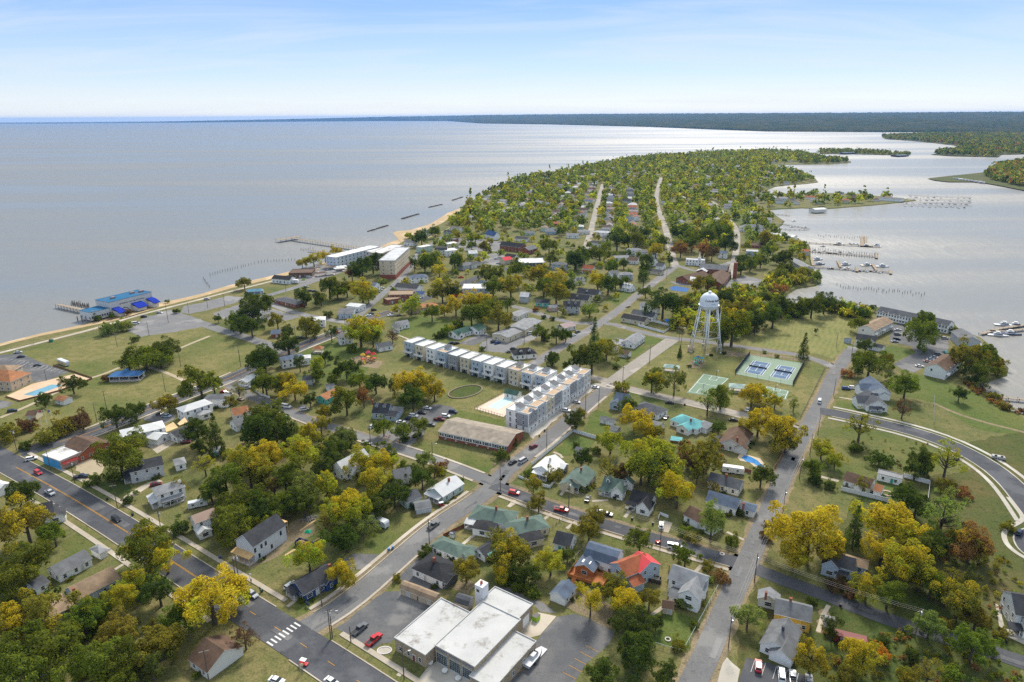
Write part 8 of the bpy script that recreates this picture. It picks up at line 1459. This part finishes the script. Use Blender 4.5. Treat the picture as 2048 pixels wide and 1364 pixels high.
# flagpoles
for i, (x, y) in enumerate(((515,443), (590,438), (660,432))):
    r = empty('flagpole', P('A', x, y)); tag(r, 'white flagpole by the avenue bushes, %s of three' % ('first', 'middle', 'last')[i], 'flagpole'); ob('pole', MB().tube((0,0,0), (0,0,8.5), .09, .06, 6).mesh('pole', 'paint'), r, color=CLR['white']); ob('flag', MB().box(0,1.3,-.02,.02,7.2,8.2).mesh('flag', 'cloth'), r, rz=i*2.0+.4, color=((.5,.1,.1), (.6,.6,.6), (.1,.12,.35))[i])
# ------------------------------------------------------------------ fences
def fence(label, pts, h, col, gap=2.4, mat='paint', post=None, name='fence', see=False):
    o0 = pts[0]; r = empty(name, (o0.x, o0.y, 0)); tag(r, label, 'fence'); q = [p-o0 for p in pts]; pmesh = MB().box(-.07,.07,-.07,.07,0,h+.1).mesh('post', mat)
    for a, b in zip(q, q[1:]):
        d = b-a; n = max(1, round(d.length/gap)); an = math.atan2(d.y, d.x); st = d.length/n
        pn = MB().box(.08, st-.08, -.03, .03, .05 if not see else h-.08, h).mesh('panel', mat)
        for i in range(n): ob('panel' if not see else 'rail', pn, r, a+d*i/n, an, col); ob('post', pmesh, r, a+d*i/n, an, post or col)
    ob('post', pmesh, r, q[-1], 0, post or col); return r
VW = (.72,.73,.74)
fence('long white board fence round the white-roofed bungalow garden', PL('g', 235,945, 390,820, 548,690, 735,748), 1.8, VW); fence('low white fence before the white-roofed bungalow', PL('g', 138,1030, 215,1062), 1.1, VW); fence('white fence corner beside the mossy-roofed bungalow', PL('g', 318,1098, 372,1112, 450,1025), 1.4, VW)
fence('tall white wall-like fence on the street side of the walled garden', PL('h', 650,1128, 1012,1218), 1.9, VW); fence('tall white fence at the back of the walled garden', PL('h', 1122,1030, 1315,1082, 1296,1262), 2.0, VW)
fence('white fence loop around the black-roofed long house yard', PL('l', 655,1022, 905,1092, 1065,972), 1.7, VW); fence('inner white fence by the blue party tent', PL('l', 800,982, 985,1027), 1.7, VW)
fence('white picket fence on the tree-lined street', PL('f', 20,372, 80,415, 150,437), 1.2, VW); fence('white picket fence stub further along the street', PL('f', 195,455, 245,432), 1.2, VW); fence('white fence and gate beside the concrete driveway', PL('c', 1185,150, 1200,112, 1260,135), 1.3, VW)
fence('brown board fence beside the curved pool', PL('h', 225,842, 190,910, 152,968), 1.8, (.30,.17,.09)); fence('red-brown board fence behind the long grey-roofed house', PL('g', 1610,930, 1800,975, 1880,1000), 1.7, (.24,.09,.05)); fence('pale green chain-link fence along the right-hand street', PL('c', 1632,662, 1520,870, 1390,1112, 1340,1145, 1165,1095), 1.3, (.28,.40,.38), see=True)
fence('dark chain-link fence beside the courts', PL('h', 345,588, 440,400, 527,222), 1.6, (.10,.10,.10), see=True); fence('black railing round the townhouse pool deck', PL('v', 1040,640, 755,792, 1005,867), 1.4, (.09,.05,.03), see=True, gap=1.8); fence('brown fence by the sage-roofed house yard', PL('b', 1450,280, 1640,185), 1.5, (.20,.07,.04)); fence('timber fence behind the yellow cottage', PL('c', 210,380, 470,140), 1.3, (.16,.13,.10), see=True); fence('wire fence behind the cedar deck yard', PL('c', 490,520, 640,360), 1.4, (.2,.2,.19), see=True); fence('wooden rail fence at the waterfront lot edge', PL('i', 950,1015, 1090,1070, 1300,1115), 1.0, (.4,.36,.3), see=True); fence('weathered post fence in the waterside grass', PL('h', 1345,630, 1350,430), 1.2, (.35,.34,.32), see=True); fence('dark fence beyond the waterside grass fence', PL('h', 1210,490, 1345,500), 1.1, (.12,.10,.08), see=True); fence('low cream retaining wall of the resort pool', PL('e', 45,428, 150,462, 450,385, 690,295), .9, (.22,.09,.05), gap=6); fence('brick-red garden wall of the resort car park', PL('e', 400,195, 560,245, 690,290), 1.0, (.18,.07,.04), gap=6)
# ------------------------------------------------------------------ small things
def ring(label, c, rx, ry, w, h, col, name, cat, fill=None, n=28, ang=0):
    r = empty(name, c, ang); tag(r, label, cat); m = MB(); vs = []
    for a, z in ((0, 0), (0, h), (w, h), (w, 0)):
        for i in range(n): q = 2*math.pi*i/n; vs.append(((rx-a)*math.cos(q), (ry-a)*math.sin(q), z))
    m.poly(vs, [(k*n+i, k*n+(i+1) % n, (k+1) % 4*n+(i+1) % n, (k+1) % 4*n+i) for k in range(4) for i in range(n)]); ob('rim', m.mesh('rim', 'concrete'), r, color=col)
    if fill: m = MB(); m.poly([((rx-w)*math.cos(2*math.pi*i/n), (ry-w)*math.sin(2*math.pi*i/n), .08) for i in range(n)], [tuple(range(n))]); me = m.mesh('bed', fill); fix_up(me); ob('bed', me, r)
    return r
c = P('v', 672,640); e1 = P('v', 805,590)-P('v', 540,690); ring('oval stone-edged basin of weeds in the dry field', c, e1.length/2, 7.5, .6, .5, (.24,.20,.15), 'stone_basin', 'basin', 'rough_field', 36, math.atan2(e1.y, e1.x))
ring('round brick fire pit on the garden lawn', P('h', 997,1150), 2.4, 2.4, .8, .25, (.45,.36,.27), 'fire_pit', 'fire pit'); ring('small round fire ring on the cross-gable house lawn', P('c', 1258,1047), .9, .9, .3, .3, (.5,.47,.42), 'fire_ring', 'fire pit'); ring('round plaque bed on the fire station lawn', P('b', 1008,1128), 2.2, 1.6, .35, .2, (.55,.5,.47), 'memorial_plaque', 'plaque', 'concrete_light', 20); ring('round concrete cover on the verge by the crossing', P('c', 1665,405), .9, .9, .4, .15, (.5,.46,.4), 'well_cover', 'cover')
# playgrounds
def playground(label, t, pad, x, y, cols, s=1.0):
    pts = PL(t, *pad); c = sum(pts, Vector())/len(pts); r = empty('playground', (c.x, c.y, 0), .4); tag(r, label, 'playground'); Rz = Matrix.Rotation(-.4, 3, 'Z'); q = [Rz @ (p-c) for p in pts]; m = MB(); m.poly([(*v.xy, .06) for v in q], [tuple(range(len(q)))]); me = m.mesh('pad', 'dirt'); fix_up(me); ob('pad', me, r)
    o = Rz @ (P(t, x, y)-c)
    for i, (dx, dy, hh) in enumerate(((0,0,1.6), (2.6,.6,2.2), (5,-.3,1.4))):
        b = o+Vector((dx*s, dy*s, 0)); pf = ob('platform', MB().box(-.9,.9,-.9,.9,hh-.12,hh).mesh('platform', 'paint'), r, b, 0, cols[i % len(cols)], s); ob('canopy', MB().poly([(-1.1,-1.1,hh+1.9),(1.1,-1.1,hh+1.9),(1.1,1.1,hh+1.9),(-1.1,1.1,hh+1.9),(0,0,hh+3)], [(0,1,2,3),(0,1,4),(1,2,4),(2,3,4),(3,0,4)]).mesh('canopy', 'paint'), r, b, 0, cols[(i+1) % len(cols)], s)
        for sx in (-.85, .85):
            for sy in (-.85, .85): ob('post', MB().box(sx-.07,sx+.07,sy-.07,sy+.07,0,hh+1.9).mesh('post', 'paint'), pf, color=cols[(i+2) % len(cols)])
        ob('slide', MB().poly([(-.4,-.9,hh),(.4,-.9,hh),(.4,-3.6,.15),(-.4,-3.6,.15),(-.4,-.9,hh+.15),(.4,-.9,hh+.15),(.4,-3.6,.3),(-.4,-3.6,.3)], [(0,1,2,3),(4,7,6,5),(0,3,7,4),(1,5,6,2)]).mesh('slide', 'paint'), r, b, i*1.9, cols[(i+1) % len(cols)], s)
playground('red and yellow playground set on a tan pad', 'f', (750,140, 820,115, 1000,165, 960,215, 820,195), 850,165, ((.6,.03,.03), (.65,.40,.02), (.6,.05,.10)), 1.35); MARKS.append((P('f', 880,165), 'red playground'))
playground('turquoise playground set on a gravel hexagon near the tower', 'B', (80,1050, 170,985, 320,1030, 270,1090, 150,1095), 185,1040, ((.02,.30,.38), (.02,.35,.22), (.03,.12,.30)), .95)
r = empty('swing_set', P('l', 1050,650)); tag(r, 'dark blue swing and play frame pad beside the church lawn', 'playground'); m = MB(); q = [p-P('l', 1050,650) for p in PL('l', 965,650, 1010,635, 1150,660, 1120,695, 970,675)]; m.poly([(*v.xy, .07) for v in q], [tuple(range(5))]); me = m.mesh('pad', 'court'); fix_up(me); ob('pad', me, r, color=(.02,.10,.28)); ob('frame', MB().tube((-5,0,2.4), (5,0,2.4), .08, .08, 5).mesh('frame', 'metal'), r, color=(.1,.2,.4))
for sx in (-5, 5): 
    for sy in (-1.2, 1.2): ob('frame_leg', MB().tube((sx,sy,0), (sx,0,2.4), .07, .07, 5).mesh('leg', 'metal'), r, color=(.1,.2,.4))
# shade sails of the patio
for i, (c3, col) in enumerate((((1235,650,1300,625,1335,655,1245,690), (.62,.45,.24)), ((1330,625,1385,590,1410,615,1345,640), (.65,.47,.26)))):
    pts = PL('e', *c3, z=3.2); c = sum(pts, Vector())/4; r = empty('shade_sail', (c.x, c.y, 0)); tag(r, 'tan shade sail over the restaurant patio, %s one' % ('front', 'rear')[i], 'shade sail'); q = [p-Vector((c.x, c.y, 0)) for p in pts]; q[1].z += .8; ob('cloth', MB().poly([tuple(v) for v in q]+[(v.x, v.y, v.z-.04) for v in q], [(0,1,2,3),(4,7,6,5),(0,4,5,1),(1,5,6,2),(2,6,7,3),(3,7,4,0)]).mesh('cloth', 'cloth'), r, color=col)
    for v in q: ob('mast', MB().tube((v.x,v.y,0), tuple(v), .06, .05, 5).mesh('mast', 'metal'), r, color=(.3,.3,.3))
# lumber and tarpaulin at the building site
for i, (x0, y0, x1, y1, w) in enumerate(((1480,600,1690,480,.5), (1030,820,1210,710,.9), (1270,425,1530,250,.7), (1510,465,1720,330,.15), (1500,665,1570,635,.4))):
    a, b = P('t', x0, y0), P('t', x1, y1); d = b-a; r = empty('lumber_stack', (a+b)/2, math.atan2(d.y, d.x)); tag(r, 'pile of pale boards on bare earth, %s from the skip' % ordn[i], 'lumber'); L = d.length
    for k in range(4): ob('board', MB().box(-L/2+.2*k, L/2-.1*k, -w/2+w*k/4, -w/2+w*(k+.8)/4, .02, .12+.05*(k % 2)).mesh('board', 'wood'), r, color=(.60,.43,.22))
r = tag(ob('tarpaulin', MB().poly([(-1.3,-1,.05),(1.2,-1.2,.05),(1.4,1,.05),(-1,1.2,.05),(0,0,.9),(.5,.5,.7)], [(0,1,4),(1,2,5),(1,5,4),(2,3,5),(3,0,4),(3,4,5)]).mesh('tarpaulin', 'cloth'), None, P('t', 1410,430), 0, (.02,.30,.17)), 'crumpled green tarpaulin on bare earth behind the unfinished house', 'tarpaulin')
gm = MB(); 
for _ in range(60): a = rr.uniform(0, 6.28); d = rr.uniform(0, 2.6); s = rr.uniform(.15, .4); gm.lathe([(s,0),(s*.7,s*.8)], 5, (d*math.cos(a)*1.3, d*math.sin(a), .02+max(0, .5-d*.2)))
tag(ob('gravel_pile', gm.mesh('gravel_pile', 'concrete'), None, P('t', 1430,220), 0, (.20,.21,.23)), 'heap of grey gravel behind the unfinished house', 'gravel', kind='stuff')
# bins
BN = MB().prism([(-.3,0),(.3,0),(.36,1.0),(-.36,1.0)], -.33, .33).mesh('bin_body', 'paint'); BL = MB().box(-.38,.38,-.36,.38,1.0,1.08).mesh('lid', 'paint')
for i, (t, x, y, lb, c) in enumerate((('a',995,118,'black wheelie bin on the verge of the wide avenue',(.02,.02,.02)), ('b',88,690,'dark green wheelie bin by the avenue kerb near the navy house',(.02,.06,.04)), ('c',990,150,'black wheelie bin on the cottage lawn',(.02,.02,.02)), ('c',1145,185,'black wheelie bin beside the concrete driveway',(.02,.02,.02)), ('d',648,800,'black wheelie bin by the dark lane',(.02,.02,.02)), ('g',1385,490,'black wheelie bin at the court street kerb',(.02,.02,.02)), ('g',295,725,'black wheelie bin at the townhouse corner',(.02,.02,.02)), ('g',335,685,'black wheelie bin by the first townhouse drive',(.02,.02,.02)), ('g',498,570,'black wheelie bin by the third townhouse drive',(.02,.02,.02)), ('a',1650,440,'blue and white skip bin by the unfinished house',(.05,.08,.2)), ('c',480,760,'black bin beside the blue-roofed garage',(.02,.02,.02)), ('e',805,1200,'black bin by the mulch bed on the avenue',(.02,.02,.02)), ('b',1040,380,'blue barrel on the grass lot, roadside one',(.08,.2,.4)), ('b',1070,365,'blue barrel on the grass lot, inner one',(.08,.2,.4)))):
    r = empty('wheelie_bin', P(t, x, y), i); tag(r, lb, 'bin'); ob('bin_body', BN, r, color=c); ob('lid', BL, r, color=tuple(q*1.3 for q in c))
# signs
def sign(label, t, x, y, text, col, tc, w=1.2, h=.8, z=1.2, rz=20):
    r = empty('sign', P(t, x, y), R_(rz)); tag(r, label, 'sign'); ob('board', MB().box(-w/2,w/2,-.04,.04,z,z+h).mesh('board', 'paint'), r, color=col)
    for s in (-1, 1): ob('post', MB().box(s*w*.4-.05,s*w*.4+.05,.04,.12,0,z+h).mesh('post', 'wood'), r, color=(.4,.36,.3))
sign('small dark sign on the navy house lawn', 'b', 435,800, '', (.05,.06,.09), None, 1.6, 1.1, .5, -34); sign('yellow diamond-backed sign by the corner kerb', 'b', 390,1290, '', (.6,.55,.35), None, .9, .9, 2.0); sign('white bench-like sign by the cottage path', 'a', 815,385, '', (.7,.7,.7), None, 1.6, .7, .3, 60); sign('white estate sign on the grass before the unfinished house', 'a', 1880,590, '', (.7,.7,.7), None, .7, .7, 1.4); sign('brown brick park sign by the avenue bushes', 'A', 395,525, '', (.25,.08,.06), None, 2.6, 1.3, .2, -10); sign('red lawn sign before the school', 'f', 1835,945, '', (.6,.3,.3), None, 1.0, .8, .5)
for i, (x, y) in enumerate(((1020,735), (1045,728), (1115,770), (1130,752))):
    r = empty('traffic_barrier', P('f', x, y), i); tag(r, 'orange construction barrier in the school yard, %s of the group' % ordn[i], 'barrier'); ob('board', MB().box(-.7,.7,-.05,.05,.6,1.0).mesh('board', 'paint'), r, color=(.75,.18,.04)); [ob('foot', MB().box(s*.5-.05,s*.5+.05,-.3,.3,0,.6).mesh('foot', 'paint'), r, color=(.7,.7,.7)) for s in (-1, 1)]
r = empty('mower', P('c', 1185,325)); tag(r, 'red riding mower at the kerb by the round tree', 'mower'); ob('body', MB().prism([(-.9,.35),(.9,.35),(.9,.9),(.2,1.0),(.1,.6),(-.4,.6),(-.5,1.1),(-.9,1.0)], -.45, .45).mesh('body', 'car_paint'), r, color=(.6,.05,.02)); [ob('wheel', CARS['sedan'][2], r, (sx*.6, sy*.45, .3)) for sx in (-1, 1) for sy in (-1, 1)]
r = empty('motorcycle', P('d', 1888,1060), 1.2); tag(r, 'black motorcycle on the new white house drive', 'motorcycle'); ob('frame', MB().prism([(-.8,.4),(.7,.4),(.9,.9),(.2,.85),(-.2,.75),(-.9,.8)], -.18, .18).mesh('frame', 'car_paint'), r, color=(.02,.02,.02)); [ob('wheel', CARS['sedan'][2], r, (s*.8, 0, .35)) for s in (-1, 1)]; ob('handlebar', MB().tube((.6,-.4,1.05), (.6,.4,1.05), .03, .03, 4).mesh('handlebar', 'metal'), r, color=(.1,.1,.1))
# people on the avenue pavement
def person(label, t, x, y, ang, shirt, trousers, carry=0):
    p = P(t, x, y); v = [(0,0,.98),(0,0,1.22),(0,0,1.45),(0,0,1.56),(0,0,1.70),(0,.1,.95),(.06,.11,.5),(.0,.11,.05),(.1,.11,.03),(0,-.1,.95),(-.06,-.11,.5),(-.12,-.11,.05),(-.02,-.11,.03),(0,.2,1.42),(.02,.27,1.14),(.12,.25,.92),(.16,.25,.84),(0,-.2,1.42),(-.02,-.27,1.14),(.06,-.27,.92),(.08,-.27,.84),(.02,0,1.78)]
    ed = [(0,1),(1,2),(2,3),(3,4),(4,21),(0,5),(5,6),(6,7),(7,8),(0,9),(9,10),(10,11),(11,12),(2,13),(13,14),(14,15),(15,16),(2,17),(17,18),(18,19),(19,20)]
    rad = [.15,.15,.14,.06,.105,.095,.07,.05,.045,.095,.07,.05,.045,.07,.05,.04,.045,.07,.05,.04,.045,.08]
    me = bpy.data.meshes.new('person'); me.from_pydata(v, ed, []); o = bpy.data.objects.new('person', me); COL.objects.link(o); md = o.modifiers.new('s', 'SKIN'); 
    for i, r in enumerate(rad): me.skin_vertices[0].data[i].radius = (r, r); me.skin_vertices[0].data[i].use_root = i == 0
    o.modifiers.new('d', 'SUBSURF').levels = 1; dg = bpy.context.evaluated_depsgraph_get(); m2 = bpy.data.meshes.new_from_object(o.evaluated_get(dg)); bpy.data.objects.remove(o)
    [m2.materials.append(q) for q in (SK, bpy.data.materials.get('cl_'+label) or cloth('cl_'+label, shirt), cloth('tr_'+label, trousers))]
    for f in m2.polygons: z = f.center.z; y = abs(f.center.y); f.material_index = 2 if z < .98 and y < .22 else 1 if z < 1.5 and not (z < 1.02 and y > .2) else 0
    o = ob('person', m2, None, (p.x, p.y, .2), R_(ang)); tag(o, label, 'person', 'people on foot'); m = MB(); m.lathe([(.02,1.86),(.085,1.84),(.115,1.76),(.10,1.68)], 10); ob('hair', m.mesh('hair', 'rubber'), o, (-.02,0,0), 0, (.03,.02,.015)); return o
def cloth(n, c): m, nt, b, o = nmat(n); b.inputs['Base Color'].default_value = (*c, 1); b.inputs['Roughness'].default_value = .9; return m
SK = cloth('skin', (.42,.27,.19))
person('person in an orange top walking on the avenue pavement', 'a', 1857,640, -34, (.65,.22,.02), (.03,.03,.05)); person('person in a dark red top beside the white estate sign', 'a', 1885,628, 140, (.25,.03,.03), (.05,.05,.06)); person('person in dark clothes with a pushchair by the avenue kerb', 'b', 78,690, -34, (.04,.05,.06), (.03,.03,.04)); person('person strolling on the promenade in white', 'i', 325,1165, 15, (.6,.6,.58), (.2,.2,.25)); person('second promenade stroller in a grey top', 'i', 342,1160, 15, (.3,.3,.32), (.05,.05,.08))
# ------------------------------------------------------------------ far shores
def far_poly(name, pts, z=0.6):
    o = sheet(name, pts, 'rough_field', z); return o
FS2 = PL('z', 1763,273, 1771,278, 1833,282, 1904,290, 1941,296, 1900,303, 1861,309, 1900,312, 1939,313, 1997,314, 2003,309, 2048,308, 2140,306, 2140,268, 1990,268, 1850,269)
FS3 = PL('z', 1855,357, 1900,352, 1968,345, 2000,331, 2048,322, 2160,318, 2160,392, 2048,381, 2007,373, 1956,364, 1898,364, 1870,361)
FS4 = PL('z', 1640,300, 1700,300, 1760,303, 1818,308, 1818,311, 1750,309, 1690,307, 1640,307)
far_poly('far_point', FS2); far_poly('wooded_point', FS3); far_poly('low_spit', FS4)
def fill(poly, gap, r0, r1, pal, keep=1.0, n=16000):
    x0 = min(p.x for p in poly); x1 = max(p.x for p in poly); y0 = min(p.y for p in poly); y1 = max(p.y for p in poly); g = {}; out = []
    for _ in range(n):
        p = Vector((rr.uniform(x0, x1), rr.uniform(y0, y1), 0))
        if not inside(p, poly) or rr.random() > keep: continue
        k = (int(p.x//gap), int(p.y//gap))
        if k in g: continue
        g[k] = 1; out.append((p.x, p.y, rr.uniform(r0, r1), 'r' if rr.random() < .9 else 't', rr.choice(pal), 0))
    return out
mass('point_wood', 'distant wooded point with houses across the river mouth', fill(FS2, 16, 7, 10.5, ['d']*6+['g']*4+['o']*3+['r'], .92))
mass('hill_wood', 'wooded headland with a russet edge above the far moorings', fill(PL('z', 1968,350, 2000,333, 2048,324, 2150,320, 2150,385, 2048,374, 2010,366, 1975,358), 11, 6, 8.5, ['d']*4+['g']*4+['o']*4+['r']*2+['L']*2))
mass('tip_wood', 'trees along the bare tip of the peninsula', fill(PL('z', 1590,305, 1640,316, 1695,322, 1690,325, 1655,327, 1600,327), 17, 5, 8, ['d', 'g', 'o', 'L'], .5))
mass('spit_scrub', 'low scrub and a few trees along the distant spit', fill(FS4, 18, 3, 6, ['d', 'g', 'o'], .6))
for i in range(60):
    p = P('z', rr.uniform(1880, 2040), 0) if False else P('z', *rr.choice(((1900+i*2.4, 357+i*.33), (1920+i*2.1, 360+i*.3))))
    o = ob('moored_trailer', MB().prism([(-4,.3),(4,.3),(4,2.6),(-4,3)], -1.4, 1.4).mesh('body', 'siding') if i == 0 else bpy.data.objects['moored_trailer'].data, None, (p.x, p.y, .6), rr.uniform(0, 3), (rr.uniform(.45,.75),)*3); tag(o, 'pale caravan in the crowded row below the wooded headland', 'caravan', 'caravans below the wooded headland')
    if i >= 25: break
for i, (x, y, c) in enumerate(((1833,279,'red'), (1815,278,'wht'), (1880,285,'sgrey'), (1905,287,'wht'), (1918,287,'mgrey'), (1972,291,'wht'), (1850,280,'tanr'), (1800,276,'sgrey'))):
    p = P('z', x, y); r = empty('house', (p.x, p.y, .6), .3); ob('wall', MB().box(-9,9,-6,6,0,6).mesh('wall', 'siding'), r, color=CLR['white']); ob('roof', roof_gable(18,12,6,4,.6,.4).mesh('roof', 'shingle'), r, color=CLR[c]); tag(r, 'distant shore house with %s roof on the wooded point, %s in line' % (RN.get(c, 'red'), ordn[i]), 'house', 'houses on the far point')
# main far shore: wooded hills rising inland
def far_hills():
    sx = [-260, 100, 200, 300, 405, 560, 770, 895, 965, 1100, 1300, 1420, 1530, 1760, 2048, 2330]; sy = [247.3, 246.8, 246.2, 245.4, 244.8, 243.4, 242.0, 242.2, 247, 249, 254, 259, 263, 264.5, 265, 265]
    ty = [247.2, 246.6, 245.6, 244, 241.5, 238.5, 233.5, 231.5, 230, 228.5, 227, 226.6, 226.2, 225, 223.2, 221]
    NXc, NR = 620, 46; X = np.linspace(-260, 2330, NXc); ys = np.interp(X, sx, sy); yt = np.interp(X, sx, ty)
    r = np.random.default_rng(3); v = np.zeros((NR, NXc, 3)); 
    for j in range(NXc):
        a = P('z', X[j], ys[j], WL); d = Vector((a.x, a.y)); L = d.length; u = d/L
        dep = np.linspace(0, 1, NR)**1.5*min(9000, 26500-min(L, 26000))+0.0
        # height at the back so that the ridge meets the skyline of the photo
        q = CM @ Vector((X[j]-1024, 682-yt[j], -F_PX)); slope = q.z/math.hypot(q.x, q.y); Lb = L+dep[-1]; ztop = max(14, CAM_H+slope*Lb)
        f = np.linspace(0, 1, NR); base = np.where(f < .02, 0, 14+(ztop-14)*np.clip((f-.02)/.98, 0, 1)**1.15)
        roll = 10*np.sin(X[j]*.013+f*9)+7*np.sin(X[j]*.041+f*17+1)
        base = base+roll*np.sin(np.pi*f)*min(1, ztop/60)
        bump_ = r.uniform(-5.5, 6.5, NR)*np.minimum(1, f*30)
        v[:, j, 0] = u.x*(L+dep); v[:, j, 1] = u.y*(L+dep); v[:, j, 2] = np.where(f == 0, WL-1, base+bump_)
    me = bpy.data.meshes.new('far_shore_wood'); vs = v.reshape(-1, 3); idx = lambda i, j: i*NXc+j
    fs = [(idx(i, j), idx(i, j+1), idx(i+1, j+1), idx(i+1, j)) for i in range(NR-1) for j in range(NXc-1)]
    me.from_pydata(vs.tolist(), [], fs); me.materials.append(M['far_canopy']); o = ob('far_shore_wood', me); tag(o, 'blue hazy wooded hills along the far shore', 'hills', kind='stuff')
m, nt, b, o = nmat('far_canopy'); pos = geo(nt); c = mixc(nt, rmap(nt, noise(nt, pos, .004, 6, .7), .4, .62, 0, 1), (.032, .050, .020), (.085, .078, .032)); c = mixc(nt, rmap(nt, noise(nt, pos, .03, 3, .7), .5, .68, 0, .7), c, (.018, .028, .014)); nt.links.new(c, b.inputs['Base Color']); b.inputs['Roughness'].default_value = 1; b.inputs['Specular IOR Level'].default_value = 0; M['far_canopy'] = m
far_hills()
# ------------------------------------------------------------------ air
HZT = max(150, max(v.co.z for v in bpy.data.objects['far_shore_wood'].data.vertices)); hb = MB(); hb.box(-43500, 43500, -43500, 43500, -3.6, HZT+6); m = bpy.data.materials.new('haze_air'); m.use_nodes = True; nt = m.node_tree; nt.nodes.clear(); o = N(nt, 'ShaderNodeOutputMaterial'); pv = N(nt, 'ShaderNodeVolumePrincipled'); pv.inputs['Color'].default_value = (.26, .52, 1.0, 1); pv.inputs['Density'].default_value = 2.5e-5; pv.inputs['Anisotropy'].default_value = .2; nt.links.new(pv.outputs[0], o.inputs['Volume']); M['haze_air'] = m
hz = ob('haze', hb.mesh('haze', 'haze_air')); hz['kind'] = 'stuff'; hz['label'] = 'thin blue haze over the far water and hills'; hz['category'] = 'haze'
